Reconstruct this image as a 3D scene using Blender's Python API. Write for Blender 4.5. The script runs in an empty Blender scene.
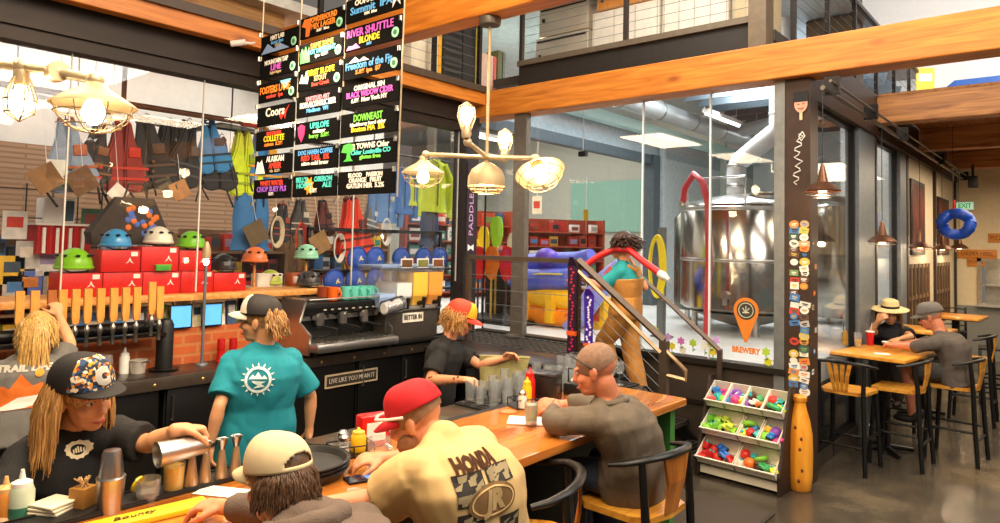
import bpy, bmesh, math, random
import numpy as np
from mathutils import Vector, Matrix, noise
from mathutils.bvhtree import BVHTree
S = bpy.context.scene; COL = S.collection
PI = math.pi
R = math.radians
# ---------------------------------------------------------------- camera
FPX, CYP, ZC = 684.2, 209.55, 2.0
_y, _p, _r = R(-40.32), R(2.74), R(1.278)
CF = Vector((math.sin(_y)*math.cos(_p), math.cos(_y)*math.cos(_p), math.sin(_p)))
_r0 = Vector((math.cos(_y), -math.sin(_y), 0)); _u0 = _r0.cross(CF)
CR = _r0*math.cos(_r)+_u0*math.sin(_r); CU = -_r0*math.sin(_r)+_u0*math.cos(_r)
CAM = Vector((0, 0, ZC))
cd = bpy.data.cameras.new('camera'); co = bpy.data.objects.new('camera', cd); COL.objects.link(co)
cd.sensor_width = 36; cd.lens = FPX/1000*36; cd.shift_y = (CYP-261.5)/1000; cd.clip_start = .05
co.matrix_world = Matrix(((CR.x, CU.x, -CF.x, 0), (CR.y, CU.y, -CF.y, 0), (CR.z, CU.z, -CF.z, ZC), (0, 0, 0, 1)))
S.camera = co
def on(px, py, x=None, y=None, z=None):
    """the point of a real plane (wall, counter, floor) seen at a pixel of the survey photograph"""
    d = CF+CR*((px-500)/FPX)-CU*((py-CYP)/FPX)
    t = (x-CAM.x)/d.x if x is not None else (y-CAM.y)/d.y if y is not None else (z-CAM.z)/d.z
    return CAM+d*t
# ---------------------------------------------------------------- world, exposure, lights
S.view_settings.view_transform = 'Standard'; S.view_settings.look = 'None'
S.view_settings.exposure = 0.0; S.view_settings.gamma = 1; S.view_settings.use_curve_mapping = False
W = bpy.data.worlds.new('world'); S.world = W; W.use_nodes = True
bg = W.node_tree.nodes['Background']; bg.inputs[0].default_value = (1.0, .90, .78, 1); bg.inputs[1].default_value = .17
def area(name, loc, sx, sy, power, col, target=None, rot=None):
    l = bpy.data.lights.new(name, 'AREA'); l.shape = 'RECTANGLE'; l.size = sx; l.size_y = sy; l.energy = power; l.color = col
    o = bpy.data.objects.new(name, l); COL.objects.link(o); o.location = loc
    if target is not None:
        o.rotation_euler = (Vector(target)-Vector(loc)).to_track_quat('-Z', 'Y').to_euler()
    return o
def point(name, loc, power, col, r=.04):
    l = bpy.data.lights.new(name, 'POINT'); l.energy = power; l.color = col; l.shadow_soft_size = r
    o = bpy.data.objects.new(name, l); COL.objects.link(o); o.location = loc; return o
WARM = (1, .80, .56); NEUT = (1, .93, .84); COOL = (.90, .97, 1)  # the area lights below are added fill without fixtures
area('added_fill_bar', (-1.6, 1.2, 4.6), 2.5, 3.0, 300, WARM, (-2.6, 2.0, 0))  # added fill over the bar and its guests
area('added_fill_aisle', (-3.6, 2.2, 3.25), .5, 3.0, 85, WARM)  # added fill strip to brighten the back counter
area('added_fill_aisle_far', (-4.1, 4.5, 3.35), .6, 1.2, 55, WARM)  # added fill to lift the drink dispenser
area('added_fill_corner', (-6.6, 7.4, 4.9), 1.0, 1.0, 120, NEUT)  # added fill for the dark corner with the paddles
area('added_fill_front', (1.2, 4.0, 4.8), 3, 3, 290, NEUT, (-2.2, 5.8, 1))  # unseen fill from the front, towards stairs and column
area('added_fill_upper', (-2.5, 4.6, 5.6), 3, 1.2, 120, NEUT, (-2.8, 6.3, 3.9))  # unseen fill for the gallery and the long beam
area('added_fill_dining', (-.2, 8.2, 3.3), 1.6, 1.6, 70, WARM)  # added fill under the dining deck, no fixture
area('added_fill_dining_far', (-.2, 12.5, 3.3), 1.8, 3, 110, WARM)  # added fill for the far dining tables
area('added_fill_brewery', (-4.0, 9.6, 4.9), 1.2, 4, 300, COOL)  # added fill, sized and raised to look like a ceiling panel
area('added_fill_brewery_far', (-9.5, 10.0, 4.9), 3, 5, 220, NEUT)  # added fill for the far shop, set near the ceiling
area('added_fill_brewery_back', (-3.2, 10.4, 4.9), 1.0, 1.0, 120, COOL, (-2.6, 13.0, 2.2))  # added fill aimed at the white wall behind the tank
area('added_fill_loft', (.5, 11.5, 6.8), 3, 4, 420, (1, .97, .93), (-.5, 13.5, 4.5))  # unseen fill to brighten the upper level
area('added_fill_shop', (-7.0, 2.6, 4.17), 1.4, 6, 140, NEUT)  # added shop fill, kept out of view behind the header
area('added_fill_shop_back', (-8.5, 2.0, 4.17), 1.0, 6, 40, NEUT)  # added fill near the shop's back wall, hidden by the header
# ---------------------------------------------------------------- materials
def lin(h):
    if not isinstance(h, str): return tuple(h)+(1,) if len(h) == 3 else tuple(h)
    v = [int(h[i:i+2], 16)/255 for i in (1, 3, 5)]
    return tuple(((c+.055)/1.055)**2.4 if c > .04045 else c/12.92 for c in v)+(1,)
_MC = {}
def mat(col, rough=.55, metal=0., var=.12, scale=14, bump=0., bscale=60, emit=0., alpha=1., spec=.5, coat=0., name=None):
    key = (col, rough, metal, var, scale, bump, bscale, emit, alpha, spec, coat)
    if key in _MC: return _MC[key]
    m = bpy.data.materials.new(name or ('surface_%s' % str(col).strip('#'))); m.use_nodes = True
    N = m.node_tree.nodes; L = m.node_tree.links; b = N['Principled BSDF']
    c = lin(col)
    b.inputs['Roughness'].default_value = rough; b.inputs['Metallic'].default_value = metal
    b.inputs['Specular IOR Level'].default_value = spec; b.inputs['Coat Weight'].default_value = coat
    b.inputs['Coat Roughness'].default_value = .12
    b.inputs['Base Color'].default_value = c
    tc = N.new('ShaderNodeTexCoord')
    if var > 0:
        n = N.new('ShaderNodeTexNoise'); n.inputs['Scale'].default_value = scale; n.inputs['Detail'].default_value = 4
        r = N.new('ShaderNodeValToRGB'); r.color_ramp.elements[0].position = .3; r.color_ramp.elements[1].position = .7
        r.color_ramp.elements[0].color = tuple(max(0, x*(1-var)) for x in c[:3])+(1,)
        r.color_ramp.elements[1].color = tuple(min(1, x*(1+var)) for x in c[:3])+(1,)
        L.new(tc.outputs['Object'], n.inputs['Vector']); L.new(n.outputs['Fac'], r.inputs[0]); L.new(r.outputs[0], b.inputs['Base Color'])
    if bump > 0:
        n2 = N.new('ShaderNodeTexNoise'); n2.inputs['Scale'].default_value = bscale; n2.inputs['Detail'].default_value = 3
        bp = N.new('ShaderNodeBump'); bp.inputs['Strength'].default_value = bump; bp.inputs['Distance'].default_value = .01
        L.new(tc.outputs['Object'], n2.inputs['Vector']); L.new(n2.outputs['Fac'], bp.inputs['Height']); L.new(bp.outputs[0], b.inputs['Normal'])
    if emit > 0:
        b.inputs['Emission Color'].default_value = c; b.inputs['Emission Strength'].default_value = emit
    if alpha < 1: b.inputs['Alpha'].default_value = alpha
    _MC[key] = m; return m
def wood(c1, c2, axis='X', rough=.45, scale=1., knots=True, coat=.0):
    key = ('wood', c1, c2, axis, rough, scale, knots)
    if key in _MC: return _MC[key]
    m = bpy.data.materials.new('timber_grain'); m.use_nodes = True
    N = m.node_tree.nodes; L = m.node_tree.links; b = N['Principled BSDF']; b.inputs['Roughness'].default_value = rough; b.inputs['Coat Weight'].default_value = coat
    tc = N.new('ShaderNodeTexCoord'); mp = N.new('ShaderNodeMapping')
    s = [9*scale]*3; s['XYZ'.index(axis)] = .7*scale; mp.inputs['Scale'].default_value = s
    L.new(tc.outputs['Object'], mp.inputs[0])
    n = N.new('ShaderNodeTexNoise'); n.inputs['Scale'].default_value = 2.2; n.inputs['Detail'].default_value = 6; n.inputs['Distortion'].default_value = .6
    L.new(mp.outputs[0], n.inputs['Vector'])
    r = N.new('ShaderNodeValToRGB'); e = r.color_ramp.elements
    e[0].position = .32; e[0].color = lin(c2); e[1].position = .66; e[1].color = lin(c1)
    L.new(n.outputs['Fac'], r.inputs[0])
    out = r.outputs[0]
    if knots:
        mp2 = N.new('ShaderNodeMapping'); s2 = [3.2*scale]*3; s2['XYZ'.index(axis)] = 1.5*scale; mp2.inputs['Scale'].default_value = s2
        L.new(tc.outputs['Object'], mp2.inputs[0])
        v = N.new('ShaderNodeTexVoronoi'); v.inputs['Scale'].default_value = 1.0; L.new(mp2.outputs[0], v.inputs['Vector'])
        r2 = N.new('ShaderNodeValToRGB'); r2.color_ramp.elements[0].position = .05; r2.color_ramp.elements[0].color = (1, 1, 1, 1); r2.color_ramp.elements[1].position = .2; r2.color_ramp.elements[1].color = (0, 0, 0, 1)
        L.new(v.outputs['Distance'], r2.inputs[0])
        mx = N.new('ShaderNodeMixRGB'); mx.inputs[2].default_value = lin('#7a3408'); 
        ml = N.new('ShaderNodeMath'); ml.operation = 'MULTIPLY'; ml.inputs[1].default_value = .7
        L.new(r2.outputs[0], ml.inputs[0]); L.new(ml.outputs[0], mx.inputs[0]); L.new(out, mx.inputs[1]); out = mx.outputs[0]
    L.new(out, b.inputs['Base Color'])
    bp = N.new('ShaderNodeBump'); bp.inputs['Strength'].default_value = .25; bp.inputs['Distance'].default_value = .004
    L.new(n.outputs['Fac'], bp.inputs['Height']); L.new(bp.outputs[0], b.inputs['Normal'])
    _MC[key] = m; return m
def brick(c1, c2, mortar, sx=2.2, rough=.8, bw=.5, bh=.25, axis='YZ'):
    m = bpy.data.materials.new('brickwork'); m.use_nodes = True
    N = m.node_tree.nodes; L = m.node_tree.links; b = N['Principled BSDF']; b.inputs['Roughness'].default_value = rough
    tc = N.new('ShaderNodeTexCoord'); sp = N.new('ShaderNodeSeparateXYZ'); cb = N.new('ShaderNodeCombineXYZ')
    L.new(tc.outputs['Object'], sp.inputs[0]); L.new(sp.outputs[axis[0]], cb.inputs[0]); L.new(sp.outputs[axis[1]], cb.inputs[1])
    t = N.new('ShaderNodeTexBrick'); t.inputs['Scale'].default_value = sx; t.inputs['Color1'].default_value = lin(c1); t.inputs['Color2'].default_value = lin(c2); t.inputs['Mortar'].default_value = lin(mortar)
    t.inputs['Brick Width'].default_value = bw; t.inputs['Row Height'].default_value = bh; t.inputs['Mortar Size'].default_value = .012
    L.new(cb.outputs[0], t.inputs[0]); L.new(t.outputs[0], b.inputs['Base Color'])
    bp = N.new('ShaderNodeBump'); bp.inputs['Strength'].default_value = .4; bp.inputs['Distance'].default_value = .01; bp.invert = True
    L.new(t.outputs['Fac'], bp.inputs['Height']); L.new(bp.outputs[0], b.inputs['Normal'])
    return m
def glassy(tint=(1, 1, 1), refl=.5, base=.03, name='clear_glass', haze=0.):
    """thin clear pane: straight-through transmission plus a fresnel reflection"""
    key = ('gl', tint, refl, base, haze)
    if key in _MC: return _MC[key]
    m = bpy.data.materials.new(name); m.use_nodes = True
    N = m.node_tree.nodes; L = m.node_tree.links; N.clear()
    o = N.new('ShaderNodeOutputMaterial'); mx = N.new('ShaderNodeMixShader'); t = N.new('ShaderNodeBsdfTransparent'); g = N.new('ShaderNodeBsdfGlossy')
    t.inputs[0].default_value = tuple(tint)+(1,); g.inputs['Roughness'].default_value = .02
    lw = N.new('ShaderNodeLayerWeight'); lw.inputs[0].default_value = .35
    mm = N.new('ShaderNodeMath'); mm.operation = 'MULTIPLY_ADD'; mm.inputs[1].default_value = refl; mm.inputs[2].default_value = base
    L.new(lw.outputs['Fresnel'], mm.inputs[0]); L.new(mm.outputs[0], mx.inputs[0]); L.new(t.outputs[0], mx.inputs[1]); L.new(g.outputs[0], mx.inputs[2]); L.new(mx.outputs[0], o.inputs[0])
    if haze:
        df = N.new('ShaderNodeBsdfDiffuse'); df.inputs[0].default_value = (.9, .92, .92, 1); m2 = N.new('ShaderNodeMixShader'); m2.inputs[0].default_value = haze
        L.new(mx.outputs[0], m2.inputs[1]); L.new(df.outputs[0], m2.inputs[2]); L.new(m2.outputs[0], o.inputs[0])
    _MC[key] = m; return m
# ---------------------------------------------------------------- mesh builder
class MB:
    def __init__(s): s.v = []; s.f = []
    def add(s, vs, fs, M=None):
        n = len(s.v)
        s.v += [tuple(M @ Vector(p)) if M is not None else tuple(p) for p in vs]
        s.f += [tuple(i+n for i in f) for f in fs]; return s
    def bm(s, b, M=None):
        b.verts.ensure_lookup_table(); b.verts.index_update()
        s.add([v.co[:] for v in b.verts], [[v.index for v in f.verts] for f in b.faces], M); b.free(); return s
    def box(s, lo, hi, M=None, bev=0., seg=2):
        x0, y0, z0 = lo; x1, y1, z1 = hi
        if x0 > x1: x0, x1 = x1, x0
        if y0 > y1: y0, y1 = y1, y0
        if z0 > z1: z0, z1 = z1, z0
        vs = [(x0, y0, z0), (x1, y0, z0), (x1, y1, z0), (x0, y1, z0), (x0, y0, z1), (x1, y0, z1), (x1, y1, z1), (x0, y1, z1)]
        fs = [(3, 2, 1, 0), (4, 5, 6, 7), (0, 1, 5, 4), (1, 2, 6, 5), (2, 3, 7, 6), (3, 0, 4, 7)]
        if bev <= 0: return s.add(vs, fs, M)
        b = bmesh.new(); bv = [b.verts.new(p) for p in vs]
        for f in fs: b.faces.new([bv[i] for i in f])
        bmesh.ops.bevel(b, geom=b.edges[:], offset=bev, segments=seg, affect='EDGES', profile=.5)
        return s.bm(b, M)
    def cbox(s, c, size, M=None, bev=0.):
        return s.box([c[i]-size[i]/2 for i in range(3)], [c[i]+size[i]/2 for i in range(3)], M, bev)
    def tube(s, pts, r, n=8, M=None, cap=True, squash=None):
        pts = [Vector(p) for p in pts]; m = len(pts)
        rs = r if isinstance(r, (list, tuple)) else [r]*m
        t0 = (pts[1]-pts[0]).normalized(); a = Vector((0, 0, 1)) if abs(t0.z) < .9 else Vector((1, 0, 0))
        u = t0.cross(a).normalized(); vs = []; fs = []
        for i, p in enumerate(pts):
            t = (pts[min(i+1, m-1)]-pts[max(i-1, 0)])
            t = t.normalized() if t.length > 1e-9 else t0
            u = (u-t*u.dot(t)); u = u.normalized() if u.length > 1e-6 else t.orthogonal().normalized()
            w = t.cross(u)
            q = squash or 1
            for k in range(n):
                an = 2*PI*k/n; vs.append(p+u*(math.cos(an)*rs[i])+w*(math.sin(an)*rs[i]*q))
        for i in range(m-1):
            for k in range(n):
                k2 = (k+1) % n; fs.append((i*n+k, i*n+k2, (i+1)*n+k2, (i+1)*n+k))
        if cap: fs += [tuple(range(n-1, -1, -1)), tuple(range((m-1)*n, m*n))]
        return s.add(vs, fs, M)
    def cyl(s, p0, p1, r0, r1=None, n=16, M=None): return s.tube([p0, p1], [r0, r0 if r1 is None else r1], n, M)
    def lathe(s, prof, c=(0, 0, 0), n=24, M=None, cap=True):
        """prof: (radius, z) pairs, bottom to top, about the vertical through c"""
        vs = []; fs = []; m = len(prof)
        for r, z in prof:
            for k in range(n):
                a = 2*PI*k/n; vs.append((c[0]+math.cos(a)*r, c[1]+math.sin(a)*r, c[2]+z))
        for i in range(m-1):
            for k in range(n):
                k2 = (k+1) % n; fs.append((i*n+k, i*n+k2, (i+1)*n+k2, (i+1)*n+k))
        if cap: fs += [tuple(range(n-1, -1, -1)), tuple(range((m-1)*n, m*n))]
        return s.add(vs, fs, M)
    def ell(s, c, r, n=14, m=9, M=None, z0=-1., z1=1.):
        """ellipsoid; z0..z1 keep a slice of it (flat caps)"""
        if not isinstance(r, (list, tuple, Vector)): r = (r, r, r)
        a0 = math.asin(max(-1, z0)); a1 = math.asin(min(1, z1)); vs = []; fs = []
        for i in range(m):
            a = a0+(a1-a0)*i/(m-1); rr = max(math.cos(a), .02)
            for k in range(n):
                b = 2*PI*k/n; vs.append((c[0]+r[0]*rr*math.cos(b), c[1]+r[1]*rr*math.sin(b), c[2]+r[2]*math.sin(a)))
        for i in range(m-1):
            for k in range(n):
                k2 = (k+1) % n; fs.append((i*n+k, i*n+k2, (i+1)*n+k2, (i+1)*n+k))
        fs += [tuple(range(n-1, -1, -1)), tuple(range((m-1)*n, m*n))]
        return s.add(vs, fs, M)
    def loft(s, rings, M=None, cap=True):
        n = len(rings[0]); vs = [p for r in rings for p in r]; fs = []
        for i in range(len(rings)-1):
            for k in range(n):
                k2 = (k+1) % n; fs.append((i*n+k, i*n+k2, (i+1)*n+k2, (i+1)*n+k))
        if cap: fs += [tuple(range(n-1, -1, -1)), tuple(range((len(rings)-1)*n, len(rings)*n))]
        return s.add(vs, fs, M)
    def prism(s, poly, d, M=None):
        """poly: 2-D outline in local xy, extruded d along local z"""
        n = len(poly); vs = [(x, y, 0) for x, y in poly]+[(x, y, d) for x, y in poly]
        fs = [tuple(range(n-1, -1, -1)), tuple(range(n, 2*n))]+[(k, (k+1) % n, n+(k+1) % n, n+k) for k in range(n)]
        return s.add(vs, fs, M)
    def text(s, txt, size, M, w=None, depth=.002, align='CENTER', shear=0., bold=0.):
        cu = bpy.data.curves.new('lettering', 'FONT'); cu.body = txt; cu.size = size; cu.align_x = align; cu.align_y = 'CENTER'
        cu.extrude = depth/2; cu.resolution_u = 2; cu.shear = shear; cu.offset = bold
        o = bpy.data.objects.new('lettering', cu); me = bpy.data.meshes.new_from_object(o)
        vs = [v.co.copy() for v in me.vertices]
        if vs:
            wd = max(v.x for v in vs)-min(v.x for v in vs)
            if w and wd > 0:
                k = w/wd
                for v in vs: v.x *= k
            s.add(vs, [tuple(p.vertices) for p in me.polygons], M)
        bpy.data.objects.remove(o); bpy.data.curves.remove(cu); bpy.data.meshes.remove(me); return s
    def build(s, name, m, parent=None, smooth=True, world=False, angle=40):
        me = bpy.data.meshes.new(name)
        vs = s.v
        if world and parent is not None:
            I = wm(parent).inverted(); vs = [I @ Vector(p) for p in vs]
        me.from_pydata([tuple(p) for p in vs], [], s.f); me.update()
        me.materials.append(m)
        if smooth:
            me.polygons.foreach_set('use_smooth', [True]*len(me.polygons))
            try: me.set_sharp_from_angle(angle=R(angle))
            except Exception: pass
        o = bpy.data.objects.new(name, me); COL.objects.link(o)
        if parent is not None: o.parent = parent
        return o
def wm(o):
    M = o.matrix_basis.copy()
    while o.parent is not None: o = o.parent; M = o.matrix_basis @ M
    return M
def tag(o, label, cat, group=None, kind=None):
    if label: o['label'] = label
    if cat: o['category'] = cat
    if group: o['group'] = group
    if kind: o['kind'] = kind
    return o
def thing(name, label, cat, loc=(0, 0, 0), rotz=0, group=None, rot=None):
    o = bpy.data.objects.new(name, None); COL.objects.link(o); o.location = loc
    o.rotation_euler = rot if rot else (0, 0, rotz); o.empty_display_size = .1
    return tag(o, label, cat, group)
def struct(name, mb, m, label=None, smooth=False):
    o = mb.build(name, m, smooth=smooth); o['kind'] = 'structure'
    if label: o['label'] = label
    return o
def dup(root, loc, rotz=None, label=None, scale=None, swap=None):
    """copy of a thing with its parts and sub-parts; swap maps a part's kind to another material"""
    def cp(o, par):
        c = o.copy(); COL.objects.link(c)
        if par is not None: c.parent = par
        k = o.name.split('.')[0]
        if swap and k in swap:
            c.data = o.data.copy(); c.data.materials[0] = swap[k]
        for ch in list(o.children): cp(ch, c)
        return c
    r = cp(root, None); r.location = loc
    if rotz is not None: r.rotation_euler = (0, 0, rotz)
    if label: r['label'] = label
    if scale: r.scale = (scale,)*3 if not isinstance(scale, tuple) else scale
    return r
def FR(f, u=(0, 0, 1), c=(0, 0, 0)):
    """frame: local x right, y forward (f), z up, at c"""
    f = Vector(f).normalized(); u = Vector(u); r = f.cross(u).normalized(); u = r.cross(f)
    return Matrix(((r.x, f.x, u.x, c[0]), (r.y, f.y, u.y, c[1]), (r.z, f.z, u.z, c[2]), (0, 0, 0, 1)))
def FACE(nrm, c, up=(0, 0, 1)):
    """frame for flat lettering: local x to the reader's right, y up, z out along nrm"""
    n = Vector(nrm).normalized(); x = Vector(up).cross(n).normalized(); y = n.cross(x)
    return Matrix(((x.x, y.x, n.x, c[0]), (x.y, y.y, n.y, c[1]), (x.z, y.z, n.z, c[2]), (0, 0, 0, 1)))
T = Matrix.Translation
def RZ(a): return Matrix.Rotation(a, 4, 'Z')
rng = random.Random(7)
# palette
STEEL_DK = mat('#2a2623', .45, .6, .15); BLACK = mat('#0c0b0b', .5, 0, .2); BLACKM = mat('#141312', .4, .4, .1)
STEEL = mat('#b9b7b2', .28, 1., .08); BRUSH = mat('#c9c6c0', .34, 1., .06, 30); GREYST = mat('#6d7478', .5, .4, .1)
WHITE = mat('#ece8e0', .6, 0, .05); CREAM = mat('#efe0c0', .75, 0, .05)
ORWOOD = {a: wood('#d9852f', '#b0621a', a, .45, 1.3) for a in 'XYZ'}
PINE = wood('#dfa45c', '#b9752f', 'X', .5); BARWOOD = wood('#d98a3c', '#a85a1e', 'Y', .22, .8, True, .5)
GLASS = glassy((1, 1, 1), .28, .02); CLEAR = glassy((.98, .99, .99), .55, .04, 'drink_glass', .08)
# ================================================================ structure
def concrete():
    m = bpy.data.materials.new('polished_concrete'); m.use_nodes = True
    N = m.node_tree.nodes; L = m.node_tree.links; b = N['Principled BSDF']
    tc = N.new('ShaderNodeTexCoord'); n = N.new('ShaderNodeTexNoise'); n.inputs['Scale'].default_value = .9; n.inputs['Detail'].default_value = 8; n.inputs['Roughness'].default_value = .65
    L.new(tc.outputs['Object'], n.inputs['Vector'])
    r = N.new('ShaderNodeValToRGB'); e = r.color_ramp.elements
    e[0].position = .35; e[0].color = lin('#332b24'); e[1].position = .68; e[1].color = lin('#75664f')
    k = e.new(.5); k.color = lin('#4d4539')
    L.new(n.outputs['Fac'], r.inputs[0]); L.new(r.outputs[0], b.inputs['Base Color'])
    n2 = N.new('ShaderNodeTexNoise'); n2.inputs['Scale'].default_value = 3; r2 = N.new('ShaderNodeMapRange'); r2.inputs[3].default_value = .12; r2.inputs[4].default_value = .34
    L.new(tc.outputs['Object'], n2.inputs['Vector']); L.new(n2.outputs['Fac'], r2.inputs[0]); L.new(r2.outputs[0], b.inputs['Roughness'])
    return m
def planks(c1, c2, c3, axis='Z', n=7):
    m = brick(c1, c2, c3, 1.0, .7, 1.6, 1/n, axis); return m
struct('floor', MB().box((-5.6, -4, -.1), (7, 16.2, 0)), concrete(), 'polished brown concrete floor of the taproom')
struct('floor_brewery', MB().box((-16, -3, .7), (-5.62, 14.6, .92)).box((-5.62, 6.32, .7), (-1.96, 16.6, .92)), mat('#d5d6d2', .35, 0, .06, 3), 'pale raised floor of the brewery and shop')
BASE = mat('#4a3f36', .5, .35, .12)
struct('wall_base', MB().box((-5.6, 6.22, 0), (-1.97, 6.32, .9)).box((-5.75, 5.2, 0), (-5.62, 6.3, .92)).box((-1.95, 6.5, 0), (-1.85, 10.9, .12)), BASE, 'dark steel panel below the brewery glass')
struct('trim_1', MB().box((-5.6, 6.18, .9), (-1.97, 6.34, .95)).box((-3.3, 6.2, .52), (-1.97, 6.24, .56)), mat('#332c27', .4, .5), 'dark steel sill under the brewery glass')
# brewery glass, three frameless panes and the side panes along the dining room
jx = [-5.56, -4.98, -3.41, -2.69, -2.07]
for i in range(4):
    a, b = jx[i], jx[i+1]
    w = struct('window_%d' % (i+1), MB().box((a, 6.255, .95), (a+.007, 6.28, 3.5)).box((b-.007, 6.255, .95), (b, 6.28, 3.5)), mat('#dfe6e6', .3, 0, 0) if i else STEEL_DK, 'tall pane of the brewery glass wall')
    p = MB().box((a+.007, 6.262, .95), (b-.007, 6.272, 3.5)).build('pane', GLASS, w); 
for i, (a, b) in enumerate(((6.55, 8.15), (9.05, 10.4))):
    w = struct('window_%d' % (i+5), MB().box((-1.93, a-.04, .12), (-1.87, a, 3.35)).box((-1.93, b, .12), (-1.87, b+.04, 3.35)).box((-1.93, a, 3.31), (-1.87, b, 3.35)).box((-1.93, a, .12), (-1.87, b, .17)), STEEL_DK, 'tall window beside the dining tables')
    MB().box((-1.905, a, .17), (-1.895, b, 3.31)).build('pane', GLASS, w)
# left shop glass above the tap shelf
ys = [-1.5, .2, 1.75, 2.75, 4.35, 5.88]
for i in range(5):
    a, b = ys[i], ys[i+1]
    w = struct('window_%d' % (i+7), MB().box((-5.665, a, 1.53), (-5.65, a+.005, 3.32)).box((-5.665, b-.005, 1.53), (-5.65, b, 3.32)), mat('#cfc9bd', .4, 0, 0), 'pane of the shop glass behind the bar')
    MB().box((-5.662, a+.005, 1.53), (-5.653, b-.005, 3.32)).build('pane', GLASS, w)
DKB = mat('#2b2018', .55, .3, .25, 3)
struct('trim_2', MB().box((-5.75, -3, 3.32), (-5.58, 5.9, 3.42)).box((-5.78, -3, 3.42), (-5.64, 5.9, 3.8)).box((-5.75, -3, 3.42), (-5.55, 5.9, 3.45)), DKB, 'dark steel header above the shop glass')
struct('trim_3', MB().box((-5.76, 5.9, 0), (-5.55, 6.12, 3.5)), mat('#2a2320', .5, .3), 'dark steel corner post between shop and brewery glass')
struct('trim_4', MB().box((-5.02, 6.14, .92), (-4.84, 6.22, 3.5)).box((-5.0, 6.02, .93), (-4.86, 6.18, .96)), mat('#7d756a', .4, .6), 'grey steel post on the raised walkway')
struct('trim_5', MB().box((-1.975, 6.2, 0), (-1.765, 6.42, 3.5)), mat('#3f2c20', .5, .2), 'brown steel column covered with stickers')
struct('trim_6', MB().box((-2.07, 6.2, .0), (-1.98, 6.34, 3.5)), mat('#8b8d8a', .4, .6), 'grey steel edge of the brewery glass')
struct('trim_7', MB().box((-1.97, 8.2, 0), (-1.83, 8.95, 3.4)).box((-1.97, 10.45, 0), (-1.83, 10.86, 3.4)), mat('#7f878c', .45, .4, .1), 'grey steel columns between the side windows')
struct('trim_8', MB().box((-1.98, 8.96, 0), (-1.82, 9.03, 3.4)).box((-1.98, 10.87, 0), (-1.82, 10.98, 3.45)).box((-1.98, 13.3, 0), (-1.82, 13.4, 3.45)).box((-1.98, 15.72, 0), (-1.82, 15.85, 3.45)), mat('#3a281c', .5), 'brown posts of the dining room wall')
struct('trim_9', MB().box((-2.0, 6.42, 3.35), (-1.8, 15.9, 3.5)).box((-2.02, 6.42, 3.5), (-1.82, 15.9, 3.85)), mat('#3d2d22', .5, .3), 'dark steel beam over the dining room windows')
struct('wall_right', MB().box((-1.98, 10.98, 0), (-1.86, 15.8, 3.5)), CREAM, 'cream wall with hanging pictures')
struct('wall_back', MB().box((-2, 15.8, 0), (-1.45, 15.95, 3.6)).box((-1.45, 15.8, 0), (1.6, 15.95, 1.02)).box((-1.45, 15.8, 1.86), (3, 15.95, 3.6)).box((1.6, 15.8, 0), (7, 15.95, 3.6)), mat('#f0dfba', .75, 0, .04), 'cream back wall of the dining room')
struct('trim_10', MB().box((-1.86, 15.74, 0), (3, 15.8, 1.0)), mat('#8d8d86', .6, 0, .05), 'grey half wall under the serving hatch')
struct('trim_11', MB().box((-1.5, 15.6, 1.0), (3, 15.98, 1.05)).box((-1.47, 16.3, 1.36), (2, 16.6, 1.39)).box((-1.45, 16.6, 1.0), (2, 16.65, 1.9)), mat('#cfcabf', .35, .4), 'steel counter of the serving hatch')
struct('trim_12', MB().box((-1.5, 15.76, 1.02), (-1.43, 15.8, 1.9)).box((-1.5, 15.76, 1.84), (2, 15.8, 1.9)), mat('#a99a82', .5), 'frame round the serving hatch')
# timber
BEAM = ORWOOD['X']
struct('trim_13', MB().box((-5.75, 6.1, 3.495), (5, 6.38, 3.815), bev=.012), BEAM, 'long orange timber beam above the brewery glass')
struct('trim_14', MB().box((-5.43, 3.3, 3.5), (4, 3.47, 3.86), bev=.01), BEAM, 'orange timber beam carrying the bar chandelier')
struct('trim_15', MB().box((-5.56, -3, 3.645), (-5.44, 6.1, 3.795), bev=.008), ORWOOD['Y'], 'orange timber edge beam over the back bar')
for i, yy in enumerate((9.0, 11.75, 14.6)):
    struct('trim_%d' % (16+i), MB().box((-1.82, yy, 3.5), (5, yy+.22, 3.82), bev=.01), wood('#cf8a44', '#8f5424', 'X'), 'brown timber joist under the dining room ceiling')
    m = MB().box((-2.03, yy+.0, 3.42), (-1.8, yy+.22, 3.52)); struct('trim_%d' % (30+i), m, STEEL_DK, 'steel seat of a timber joist')
struct('ceiling', MB().box((-1.8, 9.0, 3.82), (6, 16, 3.85)), wood('#b5773d', '#7f4e24', 'Y', .6), 'wood deck above the dining room')
struct('ceiling_bar', MB().box((-7.2, -3, 3.8), (-5.42, 6.08, 3.84)), wood('#8a5a30', '#5a3a20', 'Y', .6), 'deck of the gallery above the back bar')
struct('trim_19', MB().box((-5.43, -3, 3.785), (-5.4, 6.08, 3.86)), mat('#4a3a2c', .5), 'dark edge strip of the side gallery')
# gallery over the brewery glass
struct('trim_20', MB().box((-5.0, 6.18, 3.82), (-2.15, 6.26, 4.06)), mat('#2d2823', .5, .4), 'dark steel channel under the gallery railing')
struct('trim_21', MB().box((-5.0, 6.14, 4.06), (-2.15, 6.3, 4.12)), mat('#6a5d4c', .5, .4), 'grey brown toe plate of the gallery')
struct('trim_22', MB().box((-2.28, 6.12, 3.82), (-2.12, 6.32, 4.9)), mat('#6b5c48', .5, .4), 'steel corner post of the gallery')
struct('ceiling_gallery', MB().box((-5.5, 6.3, 3.9), (-2.1, 7.25, 4.0)), mat('#3a332c', .6), 'gallery deck over the front of the brewery')
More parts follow.
